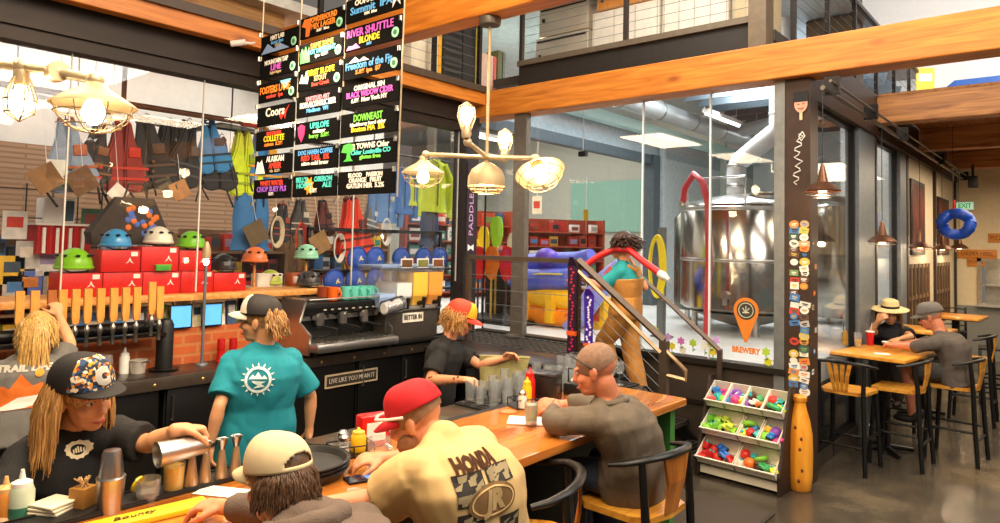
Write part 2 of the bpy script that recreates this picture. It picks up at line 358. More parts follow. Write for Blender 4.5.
# shop and brewery shell
struct('wall_left', MB().box((-9.2, -3, .9), (-9.1, 7.6, 3.0)), planks('#a8866a', '#9c7a5c', '#8a6a4d', 'YZ', 17), 'brown plank wall at the back of the shop')
struct('wall_left_upper', MB().box((-9.2, -3, 3.0), (-9.1, 7.6, 4.3)), mat('#dcd8d0', .7, 0, .04), 'white upper wall of the shop')
struct('ceiling_shop', MB().box((-9.2, -3, 4.2), (-5.8, 6.0, 4.3)), mat('#c9c5bd', .7), 'pale ceiling of the shop')
struct('wall_brewery', MB().box((-6.0, 16.5, .9), (-1.97, 16.6, 5.6)).box((-3.3, 13.4, .92), (-2.02, 13.5, 4.95)), mat('#eceeec', .6, 0, .03), 'white wall behind the brewing tank')
struct('wall_shop_far', MB().box((-16, 14.5, .9), (-5.9, 14.6, 5.6)).box((-13.1, 6, .9), (-13, 14.5, 3.2)), mat('#cfd2c6', .7, 0, .05), 'pale far wall of the shop')
mA, mB = on(572, 183, y=14.45), on(643, 232, y=14.45)
struct('wall_mint', MB().box((mA.x, 14.42, mB.z), (mB.x, 14.48, mA.z)), mat('#9fd3c2', .6, 0, .03), 'mint green wall of the shop')
struct('ceiling_brewery', MB().box((-16, 6.4, 4.95), (-2.02, 16.6, 5.05)), mat('#a9adae', .6), 'high grey ceiling of the brewery')
# partition frame inside the brewery
struct('trim_23', MB().box((-6.1, 6.6, 3.5), (-5.95, 11.5, 3.66)).box((-6.12, 11.25, .92), (-5.9, 11.5, 3.66)), mat('#4a5459', .45, .3), 'dark steel frame of the opening into the shop')
struct('trim_24', MB().box((-6.1, 6.5, 3.66), (-6.0, 16.5, 4.0)), mat('#9aa3a6', .5, .3), 'grey panel above the shop opening')
struct('trim_25', MB().box((-6.15, 6.5, 4.0), (-5.8, 16.5, 4.16)), mat('#cfeeea', .5, 0, .03), 'pale teal boxed beam inside the brewery')
struct('trim_26', MB().box((-6.1, 11.5, .92), (-6.0, 16.5, 3.66)).box((-5.98, 11.62, .92), (-5.9, 11.72, 4.0)), mat('#b9c0c0', .5, .2), 'grey wall end beside the shop opening')
for i in range(10):
    y0 = 10.2+i*.55
    struct('trim_%d' % (40+i), MB().prism([(0, 0), (.04, 0), (.34, .26), (.3, .26)], 2.9, Matrix(((0, 0, 1, -5.1), (1, 0, 0, y0), (0, 1, 0, 4.45), (0, 0, 0, 1)))), mat('#6d7880', .5, .3), 'sloping baffle under the brewery ceiling')
# upper level behind the right hand railing
struct('wall_upper', MB().box((-3.5, 16.0, 3.9), (6, 16.1, 8)), mat('#f6f6f4', .7, 0, .02), 'white wall of the upper level')
struct('ceiling_upper', MB().box((-8, -2, 7.4), (7, 16, 7.5)), mat('#c9c4ba', .7), 'pale roof over the upper level')
struct('wall_upper_left', MB().box((-6.1, -3, 3.84), (-6.0, 3.7, 6.5)), wood('#b98a50', '#8d6030', 'Y', .6), 'wood panelling of the gallery above the bar')
# ---- things of the setting that can be lifted away
def cable_railing(label, p0, p1, h, n_post, n_cab, steel, rail_w=.05, group=None, gap=.12, post_w=.045, z_post=0.):
    p0 = Vector(p0); p1 = Vector(p1); d = p1-p0; dh = Vector((d.x, d.y, 0)).normalized(); sd = Vector((-dh.y, dh.x, 0))
    t = thing('cable_railing', label, 'railing', p0, 0, group)
    F = lambda c: Matrix(((dh.x, sd.x, 0, c[0]), (dh.y, sd.y, 0, c[1]), (0, 0, 1, c[2]), (0, 0, 0, 1)))
    sl = d.z/max(1e-6, math.hypot(d.x, d.y)); Ln = math.hypot(d.x, d.y)
    w = rail_w/2
    m = MB(); m.add([(0, -w, h-.025), (Ln, -w, h-.025+sl*Ln), (Ln, w, h-.025+sl*Ln), (0, w, h-.025), (0, -w, h+.02), (Ln, -w, h+.02+sl*Ln), (Ln, w, h+.02+sl*Ln), (0, w, h+.02)],
        [(3, 2, 1, 0), (4, 5, 6, 7), (0, 1, 5, 4), (1, 2, 6, 5), (2, 3, 7, 6), (3, 0, 4, 7)], F((0, 0, 0))); m.build('top_rail', steel, t, smooth=False)
    for i in range(n_post):
        x = Ln*i/(n_post-1) if n_post > 1 else 0
        MB().box((x-post_w/2, -post_w/2, sl*x+z_post), (x+post_w/2, post_w/2, sl*x+h-.02), F((0, 0, 0))).build('post', steel, t, smooth=False)
    for k in range(n_cab):
        z = gap+(h-gap*1.3)*k/(n_cab-1) if n_cab > 1 else h/2
        MB().cyl((0, 0, z), (Ln, 0, z+sl*Ln), .0028, n=6, M=F((0, 0, 0))).build('cable', GREYST, t)
    return t
RAILST = mat('#5e5044', .4, .6, .1)
DKRAIL = mat('#241f1b', .45, .5)
cable_railing('steel cable railing of the raised walkway beside the brewery glass', (-5.0, 5.40, .94), (-3.6, 5.40, .94), .9, 2, 6, RAILST)
cable_railing('cable railing of the gallery above the brewery glass', (-4.98, 6.2, 4.1), (-2.2, 6.2, 4.1), .95, 3, 9, mat('#3c332b', .45, .5))
cable_railing('tall dark cable railing of the upper level on the right', (-2.0, 6.5, 3.85), (-2.0, 15.5, 3.85), 1.1, 9, 10, DKRAIL)
cable_railing('dark cable railing along the gallery edge over the back bar', (-5.47, 3.75, 3.845), (-5.47, 6.0, 3.845), .95, 4, 8, DKRAIL)
# walkway grating, stairs
t = thing('walkway', 'raised black steel grating walkway in front of the brewery glass', 'walkway', (-5.6, 5.4, .88))
mm = MB().box((0, 0, -.12), (1.98, .04, .06)).box((0, .76, -.1), (1.98, .8, .05)); mm.build('edge_channel', STEEL_DK, t, smooth=False)
mm = MB()
for i in range(21): mm.box((.02+i*.095, .04, .0), (.032+i*.095, .76, .045))
for j in range(7): mm.box((.02, .09+j*.1, .02), (1.97, .1+j*.1, .045))
mm.build('grating', mat('#6b6761', .4, .6), t, smooth=False)
MB().box((.02, .04, -.4), (1.97, .76, -.38)).build('under_tray', mat('#1d1b19', .7), t, smooth=False)
t = thing('staircase', 'dark steel stairs with open grated treads beside the bar end', 'stairs', (-3.6, 5.41, 0))
for i in range(4):
    z = .93-.186*(i+1); x = .25*i+.01
    m = MB().box((x, 0, z-.04), (x+.25, .02, z)).box((x, .74, z-.04), (x+.25, .76, z)).box((x+.23, 0, z-.04), (x+.25, .76, z)).box((x, 0, z-.04), (x+.02, .76, z))
    for k in range(4): m.box((x+.04+k*.05, .02, z-.03), (x+.052+k*.05, .74, z))
    m.build('tread', mat('#5a554e', .4, .6), t, smooth=False)
for y in (-.025, .76):
    MB().add([(.0, y, .6), (0, y, .86), (1.02, y, 0.06), (.95, y, 0.0), (.0, y+.02, .6), (0, y+.02, .86), (1.02, y+.02, 0.06), (.95, y+.02, 0.0)],
             [(0, 1, 2, 3), (7, 6, 5, 4), (0, 4, 5, 1), (1, 5, 6, 2), (2, 6, 7, 3), (3, 7, 4, 0)]).build('stringer', BLACKM, t, smooth=False)
def stair_rail(label, y, x0, z0, x1, z1, cab):
    t = thing('stair_railing', label, 'railing', (x0, y, 0)); dx = x1-x0; sl = (z1-z0)/dx; b = .03
    m = MB().tube([(0, 0, z0), (dx, 0, z1)], [.034, .034], 4); m.build('handrail', RAILST, t, smooth=False)
    MB().box((dx-.035, -.03, .2), (dx+.035, .03, z1+.0)).build('newel_post', RAILST, t, smooth=False)
    MB().box((-.022, -.02, .945), (.022, .02, z0)).build('post', RAILST, t, smooth=False)
    MB().tube([(dx, -.01, z1-.06), (dx+.2, -.01, z1-.06+sl*.22), (dx+.2, -.01, z1-.06+sl*.22-.075), (dx, -.01, z1-.28)], .018, 6).build('rail_return', mat('#a98a68', .35, .7), t)
    if cab:
        MB().tube([(.02, -.03, z0-.1), (dx-.02, -.03, z1-.1)], .02, 4).build('grab_rail', mat('#a98a68', .35, .7), t, smooth=False)
        for k in range(5):
            dz = .22+k*.1; MB().cyl((0, 0, z0-dz), (dx, 0, z1-dz), .003, n=6).build('cable', GREYST, t)
stair_rail('near steel stair railing with tension cables behind the bald man', 5.35, -3.57, 1.85, -2.69, 1.2, True)
t = thing('stair_handrail', 'slim steel handrail on the glass side of the stairs', 'railing', (-3.5, 6.16, 0))
MB().tube([(0, 0, 1.80), (.96, 0, 1.05)], .024, 4).build('handrail', RAILST, t, smooth=False)
MB().box((.94, -.02, .0), (.98, .02, 1.06)).build('post', RAILST, t, smooth=False)
MB().box((-.02, -.02, .93), (.02, .02, 1.81)).build('post', RAILST, t, smooth=False)
# ================================================================ back bar
BLKW = mat('#0e0c0b', .5, .1, .2); BLKTOP = mat('#2e2724', .28, .2, .15, 6)
struct('wall_bar', MB().box((-5.72, -3, .0), (-5.6, 5.3, 1.235)), brick('#bd5a26', '#a34a1e', '#b5713f', 1, .75, .24, .085), 'orange brick splashback behind the bar')
t = thing('back_counter', 'long dark counter running along the brick splashback', 'counter', (-5.4, 1.0, 0))
MB().box((-.2, -4, .9), (.22, 4.25, .952), bev=.006).build('countertop', BLKTOP, t)
MB().box((.2, -4, .86), (.235, 4.25, .952), bev=.004).build('front_edge', mat('#4a4038', .35, .4), t)
m = MB()
for i in range(17): m.ell((.236, -2+i*.36, .9), (.006, .014, .014), 8, 5)
m.build('bolt_row', mat('#c79a5a', .3, .9), t)
for k, (a, b) in enumerate(((-1.2, .55), (.57, 2.3), (2.34, 3.36), (3.38, 4.1), (4.12, 5.2))):
    t = thing('bar_cabinet', ['black bar fridge at the far left of the back bar', 'black bar fridge behind the woman with the shaker', 'black bar fridge left of the espresso machine cabinet', 'black cabinet carrying the framed strip below the espresso machine', 'black cabinet below the juice dispenser'][k], 'cabinet', (-5.4, (a+b)/2, 0), 0, 'black units of the back bar')
    h = (b-a)/2; MB().box((-.19, -h, .06), (.17, h, .895)).build('body', BLKW, t, smooth=False)
    MB().box((-.17, -h, 0), (.12, h, .06)).build('plinth', BLACK, t, smooth=False)
    n = 2 if b-a > .9 else 1
    for j in range(n):
        y0 = -h+2*h*j/n; MB().box((.17, y0+.012, .1), (.19, y0+2*h/n-.012, .86), bev=.004).build('door', mat('#110f0e', .35, .2), t)
        MB().tube([(.19, y0+.05, .62), (.215, y0+.05, .62), (.215, y0+.05, .8), (.19, y0+.05, .8)], .007, 6).build('handle', STEEL, t)
def bottle_lathe(h, r, neck=.35, sh=.62):
    return [(r*.92, 0), (r, .01), (r, h*sh), (r*.9, h*(sh+.06)), (r*neck, h*(sh+.16)), (r*neck, h*.97), (r*neck*.8, h)]
# framed strip under the espresso machine
t = thing('framed_strip', 'long framed strip of dark lettering below the espresso machine', 'sign', (-5.203, 3.95, .8))
t.location = (-5.2, (on(323, 385, x=-5.2).y+on(378, 370, x=-5.2).y)/2, (on(325, 387, x=-5.2).z+on(377, 369, x=-5.2).z)/2)
MB().box((0, -.3, -.06), (.012, .3, .06)).build('frame', mat('#c9b28c', .5), t, smooth=False)
MB().box((.012, -.285, -.045), (.014, .285, .045)).build('panel', mat('#3a2f28', .5), t, smooth=False)
MB().text('LIVE LIKE YOU MEAN IT', .06, FACE((1, 0, 0), (.016, 0, 0)), w=.52).build('lettering', mat('#d9cbb5', .6), t, smooth=False)
# tap line
t = thing('beer_tap_rail', 'black pipe rail carrying the beer taps', 'tap rail', (-5.42, 0, 1.3))
MB().cyl((0, .5, 0), (0, 2.34, 0), .045).build('pipe', BLACKM, t)
MB().box((-.12, .5, -.075), (.05, 2.4, -.05)).build('drip_shelf', mat('#26211f', .3, .5), t, smooth=False)
for y in (.6, 1.5): MB().cyl((-.1, y, -.33), (-.02, y, -.05), .02).build('bracket', BLACKM, t)
MB().lathe([(.062, -.348), (.062, .0), (.045, .04), (.02, .05)], (-.02, 2.42, 0)).build('tower', BLACK, t)
MB().lathe([(.1, -.348), (.11, -.335), (.078, -.33)], (-.02, 2.42, 0)).build('flange', BLACKM, t)
def tap(handle, loc, label):
    t = thing('beer_tap', label, 'beer tap', loc, 0, 'beer taps on the rail')
    MB().cyl((.04, 0, 0), (.12, 0, .01), .014).lathe([(.014, -.1), (.012, -.03), (.02, 0), (.018, .03), (.009, .045), (.009, .06)], (.12, 0, .01), 12).build('faucet', STEEL, t)
    h = MB(); h.loft([[(.12-.01, -.017, .07), (.12+.01, -.017, .07), (.12+.01, .017, .07), (.12-.01, .017, .07)], [(.12-.012, -.024, .11), (.12+.012, -.024, .11), (.12+.012, .024, .11), (.12-.012, .024, .11)], [(.11-.014, -.025, .31), (.11+.014, -.025, .31), (.11+.014, .025, .31), (.11-.014, .025, .31)]])
    h.build('handle', handle, t, smooth=False); return t
TAPW = wood('#e09a45', '#b96d22', 'Z', .4, 1.2, False); TAPD = wood('#a8622c', '#7d4218', 'Z', .4, 1.2, False)
tx = [20, 35, 52, 63, 76, 88, 101, 114, 126, 137, 152, 160]; t0 = None
side = ['leftmost', 'second', 'third', 'fourth', 'fifth', 'sixth', 'seventh', 'eighth', 'ninth', 'tenth', 'eleventh', 'rightmost']
for i, px in enumerate(tx):
    p = on(px, 303, x=-5.3); lb = ('darker wooden beer tap handle gripped by the blonde woman' if i == 2 else 'wooden beer tap handle, %s of the row of twelve' % side[i])
    if t0 is None: t0 = tap(TAPW, (-5.42, p.y, 1.3), lb)
    else: dup(t0, (-5.42, p.y, 1.3+(.035 if i == 10 else 0)), 0, lb, swap={'handle': TAPD} if i == 2 else None)
# counter top bits
t = thing('squeeze_bottle', 'white squeeze bottle standing against the brick splashback', 'bottle', (-5.5, on(124, 370, x=-5.5).y, .952))
MB().lathe([(.034, 0), (.036, .01), (.036, .12), (.03, .135)]).build('body', WHITE, t); MB().lathe([(.031, .134), (.03, .15), (.012, .16), (.006, .195)]).build('nozzle', WHITE, t)
t = thing('steel_pan', 'small steel pan beside the white squeeze bottle', 'pan', (-5.46, on(138, 368, x=-5.46).y, .952))
MB().lathe([(.05, 0), (.058, .09), (.064, .092), (.064, .098), (.054, .096), (.048, .01)]).build('bowl', mat('#b9b2a6', .35, .2, .05), t); MB().tube([(.05, 0, .085), (.14, .03, .1)], .007, 6).build('handle', STEEL, t)
GLASSM = CLEAR
def stem_glass(loc, label=None, inv=False):
    t = thing('wine_glass', label, 'glass', loc, 0, 'wine glasses on the back counter')
    MB().lathe([(.032, 0), (.03, .004), (.005, .01), (.004, .08)], n=16).build('stem', GLASSM, t)
    MB().lathe([(.004, .08), (.03, .095), (.038, .13), (.032, .18), (.03, .18), (.036, .13), (.028, .098)], n=16, cap=False).build('bowl', GLASSM, t); return t
g0 = stem_glass((-5.45, 1.74, .952), 'wine glass in the cluster at the left end of the back counter')
for dx, dy in ((.0, .1), (.08, .05), (.1, .14), (.02, .2), (.12, .23)): dup(g0, (-5.45+dx, 1.74+dy, .952))
REDP = mat('#b01410', .35, 0, .05)
c0 = thing('tumbler_stack', 'left stack of red plastic tumblers by the brick splashback', 'tumblers', (-5.5, on(221, 350, x=-5.5).y, .952), 0, 'red tumbler stacks')
MB().lathe([(.038, 0), (.03, .1), (.03, .105), (.034, .108), (.031, .15), (.034, .152), (.03, .19), (.0, .19)]).build('cup', REDP, c0); MB().lathe([(.04, 0), (.041, .006), (.038, .012)]).build('rim', REDP, c0)
dup(c0, c0.location+Vector((.03, .09, 0)), 0, 'right stack of red plastic tumblers, beside the teal shirt')
# espresso machine
ey0 = on(303, 345, x=-5.2).y+.02; ey1 = on(388, 340, x=-5.2).y-.02; eyc = (ey0+ey1)/2; hw = (ey1-ey0)/2
t = thing('espresso_machine', 'wide steel and black espresso machine on the back counter', 'coffee machine', (-5.34, eyc, .952))
MB().box((-.22, -hw+.03, .05), (-.02, hw-.03, .5), bev=.01).build('body', BLACKM, t)
MB().box((-.23, -hw+.02, .36), (.07, hw-.02, .46), bev=.012).build('control_panel', BLACKM, t)
MB().box((-.2, -hw+.04, .3), (.0, hw-.04, .34)).build('back_splash', BRUSH, t, smooth=False)
MB().box((-.02, -hw, .05), (.33, hw, .13), bev=.02).build('drip_tray', BRUSH, t)
m = MB()
for i in range(14): m.box((.0, -hw+.05+i*(2*hw-.1)/13-.004, .15), (.3, -hw+.05+i*(2*hw-.1)/13+.004, .138))
m.build('drip_grid', STEEL, t, smooth=False)
for sx in (-1, 1):
    MB().prism([(-.24, .02), (.2, .02), (.22, .2), (.05, .3), (.14, .5), (-.24, .5)], .02, Matrix(((1, 0, 0, 0), (0, 0, 1, sx*hw-.01), (0, 1, 0, 0), (0, 0, 0, 1)))).build('side_panel', BRUSH, t, smooth=False)
MB().tube([(-.2, -hw+.03, .5), (.14, -hw+.03, .5), (.14, hw-.03, .5), (-.2, hw-.03, .5)], .008, 6).tube([(-.2, -hw+.03, .46), (-.2, -hw+.03, .5)], .008, 6).build('cup_rail', STEEL, t)
for i in range(3):
    y = -hw*.55+i*hw*.55
    g = MB().cyl((.04, y, .26), (.04, y, .37), .045).build('group_head', STEEL, t)
    MB().cyl((.04, y, .24), (.04, y, .27), .038).tube([(.06, y, .255), (.22, y+.02, .24), (.28, y+.03, .235)], [.01, .014, .013], 8).build('portafilter', BLACK, g)
for i in range(5): MB().cyl((.06, -hw*.75+i*hw*.38, .335), (.1, -hw*.75+i*hw*.38, .335), .022).build('knob', STEEL, t)
m = MB(); [m.box((.07, -hw*.5+i*.08, .39), (.074, -hw*.5+i*.08+.03, .402)) for i in range(9)]; m.build('button_row', mat('#b8b0a0', .4), t, smooth=False)
for sx in (-1, 1):
    for xx in (-.18, .22): MB().lathe([(.02, 0), (.025, .05)], (xx, sx*(hw-.06), 0), 10).build('foot', BLACK, t)
def mug(col, loc, rz, label):
    t = thing('mug', label, 'mug', loc, rz, 'mugs on the espresso machine')
    MB().lathe([(.036, 0), (.042, .006), (.044, .085), (.041, .085), (.038, .01)], cap=True).build('body', mat(col, .25, 0, .04), t)
    MB().tube([(.04, 0, .07), (.07, 0, .065), (.078, 0, .045), (.068, 0, .022), (.04, 0, .018)], .007, 6).build('handle', mat(col, .25, 0, .04), t); t.scale = (1.2, 1.2, 1.5); return t
mz = 1.418
mug('#e2621c', (-5.36, on(333, 287, x=-5.36).y, mz), .3, 'orange mug on top of the espresso machine')
mug('#8c3a1e', (-5.42, on(323, 289, x=-5.42).y, mz), 2, 'brown mug left of the orange mug')
mm_ = mug('#5fb9a8', (-5.36, on(346, 285, x=-5.36).y, mz), .2, 'mint green mug right beside the orange mug')
for px, lb in ((354, 'mint green mug, second from the orange mug'), (362, 'mint green mug, third from the orange mug'), (370, 'mint green mug at the right end of the row')):
    dup(mm_, (-5.36, on(px, 284, x=-5.36).y, mz), .4, lb)
# juice dispenser
dy0, dy1 = on(378, 300, x=-5.2).y, on(442, 300, x=-5.2).y; dyc = (dy0+dy1)/2; dh = (dy1-dy0)/2
t = thing('juice_dispenser', 'four bowl cold drink dispenser with orange juice in two bowls', 'drink dispenser', (-5.34, dyc, .952))
MB().box((-.2, -dh+.1, .0), (.14, dh-.06, .31), bev=.01).build('base', mat('#4a423b', .4, .4), t)
MB().box((-.2, -dh+.04, .31), (.16, dh-.02, .345), bev=.008).build('deck', mat('#8c8880', .35, .4), t)
MB().box((.14, -dh+.14, .02), (.24, dh-.1, .05), bev=.006).build('drip_tray', BLACKM, t)
liq = [mat('#a9c2ea', .2, 0, .02), mat('#e8e6e0', .3, 0, .03), mat('#ffc21e', .3, 0, .03), mat('#ffa010', .3, 0, .03)]
for i in range(4):
    a = -dh+2*dh*i/4+.006; b = a+2*dh/4-.012; zt = .70
    bo = MB(); bo.loft([[(-.16, a+.02, .345), (.12, a+.02, .345), (.12, b-.02, .345), (-.16, b-.02, .345)], [(-.19, a, .46), (.16, a, .46), (.16, b, .46), (-.19, b, .46)], [(-.19, a, zt), (.17, a, zt), (.17, b, zt), (-.19, b, zt)]])
    bw = bo.build('bowl', glassy((.99, .99, 1), .2, .01, 'bowl_plastic', .05), t, smooth=False)
    lv = .47 if i == 0 else .56 if i == 1 else .655
    MB().loft([[(-.15, a+.025, .35), (.11, a+.025, .35), (.11, b-.025, .35), (-.15, b-.025, .35)], [(-.18, a+.006, .44), (.152, a+.006, .44), (.152, b-.006, .44), (-.18, b-.006, .44)], [(-.18, a+.006, lv+.0), (.155, a+.006, lv), (.155, b-.006, lv), (-.18, b-.006, lv)]]).build('drink', liq[i], bw, smooth=False)
    MB().box((-.195, a-.002, zt), (.175, b+.002, zt+.025), bev=.006).build('lid', mat('#6f83a6', .4, 0, .03), t)
    if i: 
        f = MB().box((.165, a+.03, zt+.0), (.175, b-.02, zt+.085)).build('card', mat('#d9d4cc', .5), t, smooth=False)
        MB().box((.175, a+.04, zt+.012), (.178, b-.03, zt+.075)).build('print', mat(['#5a3a22', '#6a6a30', '#6b3b1c'][i-1], .5), f, smooth=False)
    MB().tube([(.12, (a+b)/2, .37), (.19, (a+b)/2, .375), (.21, (a+b)/2, .42)], .02, 8).tube([(.205, (a+b)/2, .33), (.215, (a+b)/2, .43)], [.014, .02], 8).build('spout', BLACK, t)
s = MB().box((.141, -.12, .2), (.15, .16, .285)).build('sign_card', mat('#e6ddca', .6), t, smooth=False)
MB().text('BETTER IN', .06, FACE((1, 0, 0), (.152, .02, .243)), w=.24, bold=.002).build('lettering', mat('#2a2622', .6), s, smooth=False)
# bag of clear cups leaning on the dispenser
t.scale = (1, 1, 1.1)
t = thing('cup_bag', 'bag of clear plastic cups in front of the left dispenser bowl', 'cups', (-5.13, dyc-dh+.12, 1.36))
MB().tube([(0, -.1, -.02), (0, .12, .02)], [.075, .08], 10).build('bag', glassy((.92, .93, .95), .9, .2, 'cloudy_plastic'), t)
m = MB(); [m.tube([(0, -.11+i*.03, -.02+i*.005), (0, -.095+i*.03, -.02+i*.005)], [.05, .06], 12) for i in range(7)]; m.build('cup_row', mat('#e8e6e4', .4, 0, .02), t)
# ================================================================ bar
t = thing('bar', 'long bar with an orange wooden top and dark front', 'bar', (-2.2, 1.5, 0))
MB().box((-.305, -3.5, 1.025), (.345, 2.5, 1.07), bev=.008).build('bar_top', BARWOOD, t)
MB().box((-.19, -3.5, 0), (.06, 2.46, 1.025)).build('front', mat('#120e0c', .5, 0, .2), t, smooth=False)
MB().box((-.15, 2.46, 0), (.06, 2.475, 1.02)).build('end_panel', mat('#3f7a35', .5, 0, .08), t, smooth=False); MB().box((.06, 2.37, 0), (.3, 2.43, 1.024)).build('support_panel', mat('#3f7a35', .5, 0, .08), t, smooth=False)
MB().box((-.42, -3.5, 1.0), (-.305, 2.2, 1.045), bev=.006).build('service_ledge', BLACKM, t)
MB().box((.06, -3.4, .12), (.1, 2.3, .16)).build('kick_board', mat('#2a211c', .5), t, smooth=False)
MB().cyl((.27, -3.4, .2), (.27, 2.4, .2), .022).build('foot_rail', mat('#6b5136', .35, .8), t)
t = thing('bar_mat', 'black rubber rail mat along the inner edge of the bar', 'mat', (-2.53, 1.3, 1.07))
MB().box((-.07, -.9, 0), (.06, .55, .012), bev=.003).build('mat', BLACK, t)
MB().box((-.068, -.9, .012), (-.06, .55, .017)).build('lip', BLACK, t, smooth=False); MB().box((.05, -.9, .012), (.058, .55, .017)).build('lip', BLACK, t, smooth=False)
# bar runner
ra, rb = on(107, 521, z=1.09), on(206, 498, z=1.09); d = (rb-ra); L_ = d.length; an = math.atan2(d.y, d.x)
t = thing('bar_runner', 'yellow bar runner with dark script beside the shaker', 'bar mat', (ra+rb)/2-Vector((0, 0, .019)), an)
MB().box((-L_/2-.25, -.055, 0), (L_/2, .03, .02), bev=.004).build('rubber', mat('#f2c21a', .5, 0, .04), t)
MB().text('Bounty', .036, T((-.08, -.013, .0225)), shear=.3, w=.13).build('lettering', mat('#4a3a10', .6), t, smooth=False)
e_ = MB().lathe([(.045, .0205), (.045, .0225)], (-.25, -.012, 0), 20).build('emblem_disc', mat('#3a3128', .5), t); MB().lathe([(.03, .0225), (.03, .0235)], (-.25, -.012, 0), 20).build('emblem_ring', mat('#d9c9a8', .5), e_)
# under-bar station
t = thing('underbar_station', 'steel under bar sink station with black drainer behind the bar', 'sink station', (-2.93, 3.4, 0))
MB().box((-.32, -1.2, .84), (.29, 1.5, .9), bev=.006).build('worktop', mat('#8a7f70', .28, .9, .1), t)
MB().box((-.3, -.02, .9), (.27, 1.48, .915)).build('drain_mat', mat('#1c1b1a', .45, 0, .1), t, smooth=False)
m = MB(); [m.box((-.29, .0+i*.06, .915), (.26, .012+i*.06, .921)) for i in range(25)]; m.build('mat_rib_set', mat('#2c2a29', .4), t, smooth=False)
MB().box((-.3, -1.18, .1), (.27, 1.48, .84)).build('cabinet', STEEL_DK, t, smooth=False)
for x in (-.27, .24):
    for y in (-1.15, 1.45): MB().cyl((x, y, 0), (x, y, .1), .02).build('leg', STEEL, t)
# work table by the walkway
t = thing('work_table', 'black work table at the corner below the walkway', 'table', (-4.5, 4.98, 0))
MB().box((-.5, -.22, .9), (1.0, .36, .95), bev=.006).build('top', BLKTOP, t)
for x in (-.46, .2, .96):
    for y in (-.18, .32): MB().box((x-.025, y-.025, 0), (x+.025, y+.025, .9)).build('leg', BLACK, t, smooth=False)
MB().box((-.46, -.16, .3), (.96, .3, .33)).build('shelf', BLACK, t, smooth=False)
# glasses
ti = rng
def tumbler(loc, label, h=.14, r=.036):
    t = thing('drinking_glass', label, 'glass', loc, 0, 'clean glasses on the drainer')
    MB().lathe([(r*.8, 0), (r*.82, .012), (r, h), (r*.93, h), (r*.75, .014), (0, .014)], n=18, cap=True).build('body', CLEAR, t)
    MB().lathe([(r*.8, -.001), (r*.82, .003)], n=18).build('base', glassy((.8, .84, .84), 1, .15, 'thick_glass'), t); return t
gA = None
for i in range(36):
    px = 470+ (i % 9)*8+rng.uniform(-2, 2); 
    r_ = i//9; x = -3.16+r_*.115+rng.uniform(-.015, .015); y = 3.46+(i % 9)*.125+rng.uniform(-.02, .02)
    lb = 'clear glass upside down among the crowd on the black drainer'
    if gA is None: gA = tumbler((x, y, .922), lb)
    else: dup(gA, (x, y, .922), 0, scale=(1, 1, rng.choice((.85, 1, 1.2))))
gB = None
for i in range(14):
    x = -3.2+(i % 7)*.078; y = 4.56+(i//7)*.13
    if gB is None: gB = stem_glass((x, y, .922), 'stemmed glass at the far end of the black drainer'); gB['group'] = 'stemmed glasses on the drainer'
    else: dup(gB, (x, y, .922))
# towel
t = thing('bar_towel', 'olive green cloth held up by the tattooed bartender over the drainer', 'towel', (-3.50, 4.22, 1.085), .62)
rows = []
for j in range(9):
    s_ = j/8; row = []
    for i in range(13):
        u_ = i/12-.5; row.append((u_*.42*(1-.18*s_)+.02*math.sin(7*u_+s_), -.045*s_-.012*math.sin(14*u_)*(.3+s_)+(.06 if j == 0 else .0), .004-.27*max(0, s_-.08)))
    rows.append(row)
m = MB(); vs = [p for r in rows for p in r]; vs2 = [(x, y+.008, z+.004) for x, y, z in vs]; n = len(vs)
fs = []
for j in range(8):
    for i in range(12):
        a = j*13+i; fs += [(a, a+1, a+14, a+13), (n+a+13, n+a+14, n+a+1, n+a)]
for j in range(8): fs += [(j*13, j*13+13, n+j*13+13, n+j*13), (j*13+25, j*13+12, n+j*13+12, n+j*13+25)]
for i in range(12): fs += [(i+1, i, n+i, n+i+1), (104+i, 105+i, n+105+i, n+104+i)]
m.add(vs+vs2, fs); m.build('cloth', mat('#8f8450', .85, 0, .15, 30, .3, 120), t); MB().box((-.2, .0, -.002), (.2, .05, .008)).build('hem', mat('#8f8450', .85, 0, .15), t)
# bar-top items
def B(px, py, z=1.07): return on(px, py, z=z)
def cocktail_shaker():
    p = on(109, 519, z=1.045); t = thing('cocktail_shaker', 'tall two piece steel shaker standing in front of the woman', 'shaker', p)
    MB().lathe([(.032, 0), (.036, .01), (.044, .135), (.046, .138), (.044, .142)], n=28).build('tin', BRUSH, t)
    MB().lathe([(.04, .13), (.039, .142), (.03, .215), (.026, .228), (.0, .23)], n=28).build('lid_tin', STEEL, t)
cocktail_shaker()
jl = ['leftmost steel jigger on the bar mat', 'second steel jigger from the yellow juice glass', 'third steel jigger from the yellow juice glass', 'steel jigger nearest the beige cap']
j0 = None
for i, (px, py) in enumerate(((203, 492), (216, 488), (229, 482), (243, 478))):
    p = B(px, py, 1.083); p.x = -2.5+.0*i
    if j0 is None:
        j0 = thing('jigger', jl[0], 'jigger', p, 0, 'jiggers on the bar mat')
        MB().lathe([(.024, 0), (.024, .004), (.012, .1), (.01, .108)], n=20).build('tall_cup', mat('#cdb28e', .3, .8, .05), j0)
        MB().lathe([(.01, .108), (.012, .115), (.021, .145), (.023, .148), (.019, .146), (.008, .118)], n=20).build('small_cup', STEEL, j0)
    else: dup(j0, p, 0, jl[i])
def cup(name, label, p, h, r, fill=None, lv=.8, extra=None):
    t = thing(name, label, 'glass', p)
    MB().lathe([(r*.85, 0), (r*.87, .012), (r, h), (r*.95, h), (r*.8, .014), (0, .013)], n=24).build('glass_body', CLEAR, t)
    if fill: MB().lathe([(r*.81, .015), (r*.82+r*.13*lv, h*lv), (0, h*lv)], n=24).build('drink', fill, t)
    return t
YEL = mat('#ffca1a', .3, 0, .03)
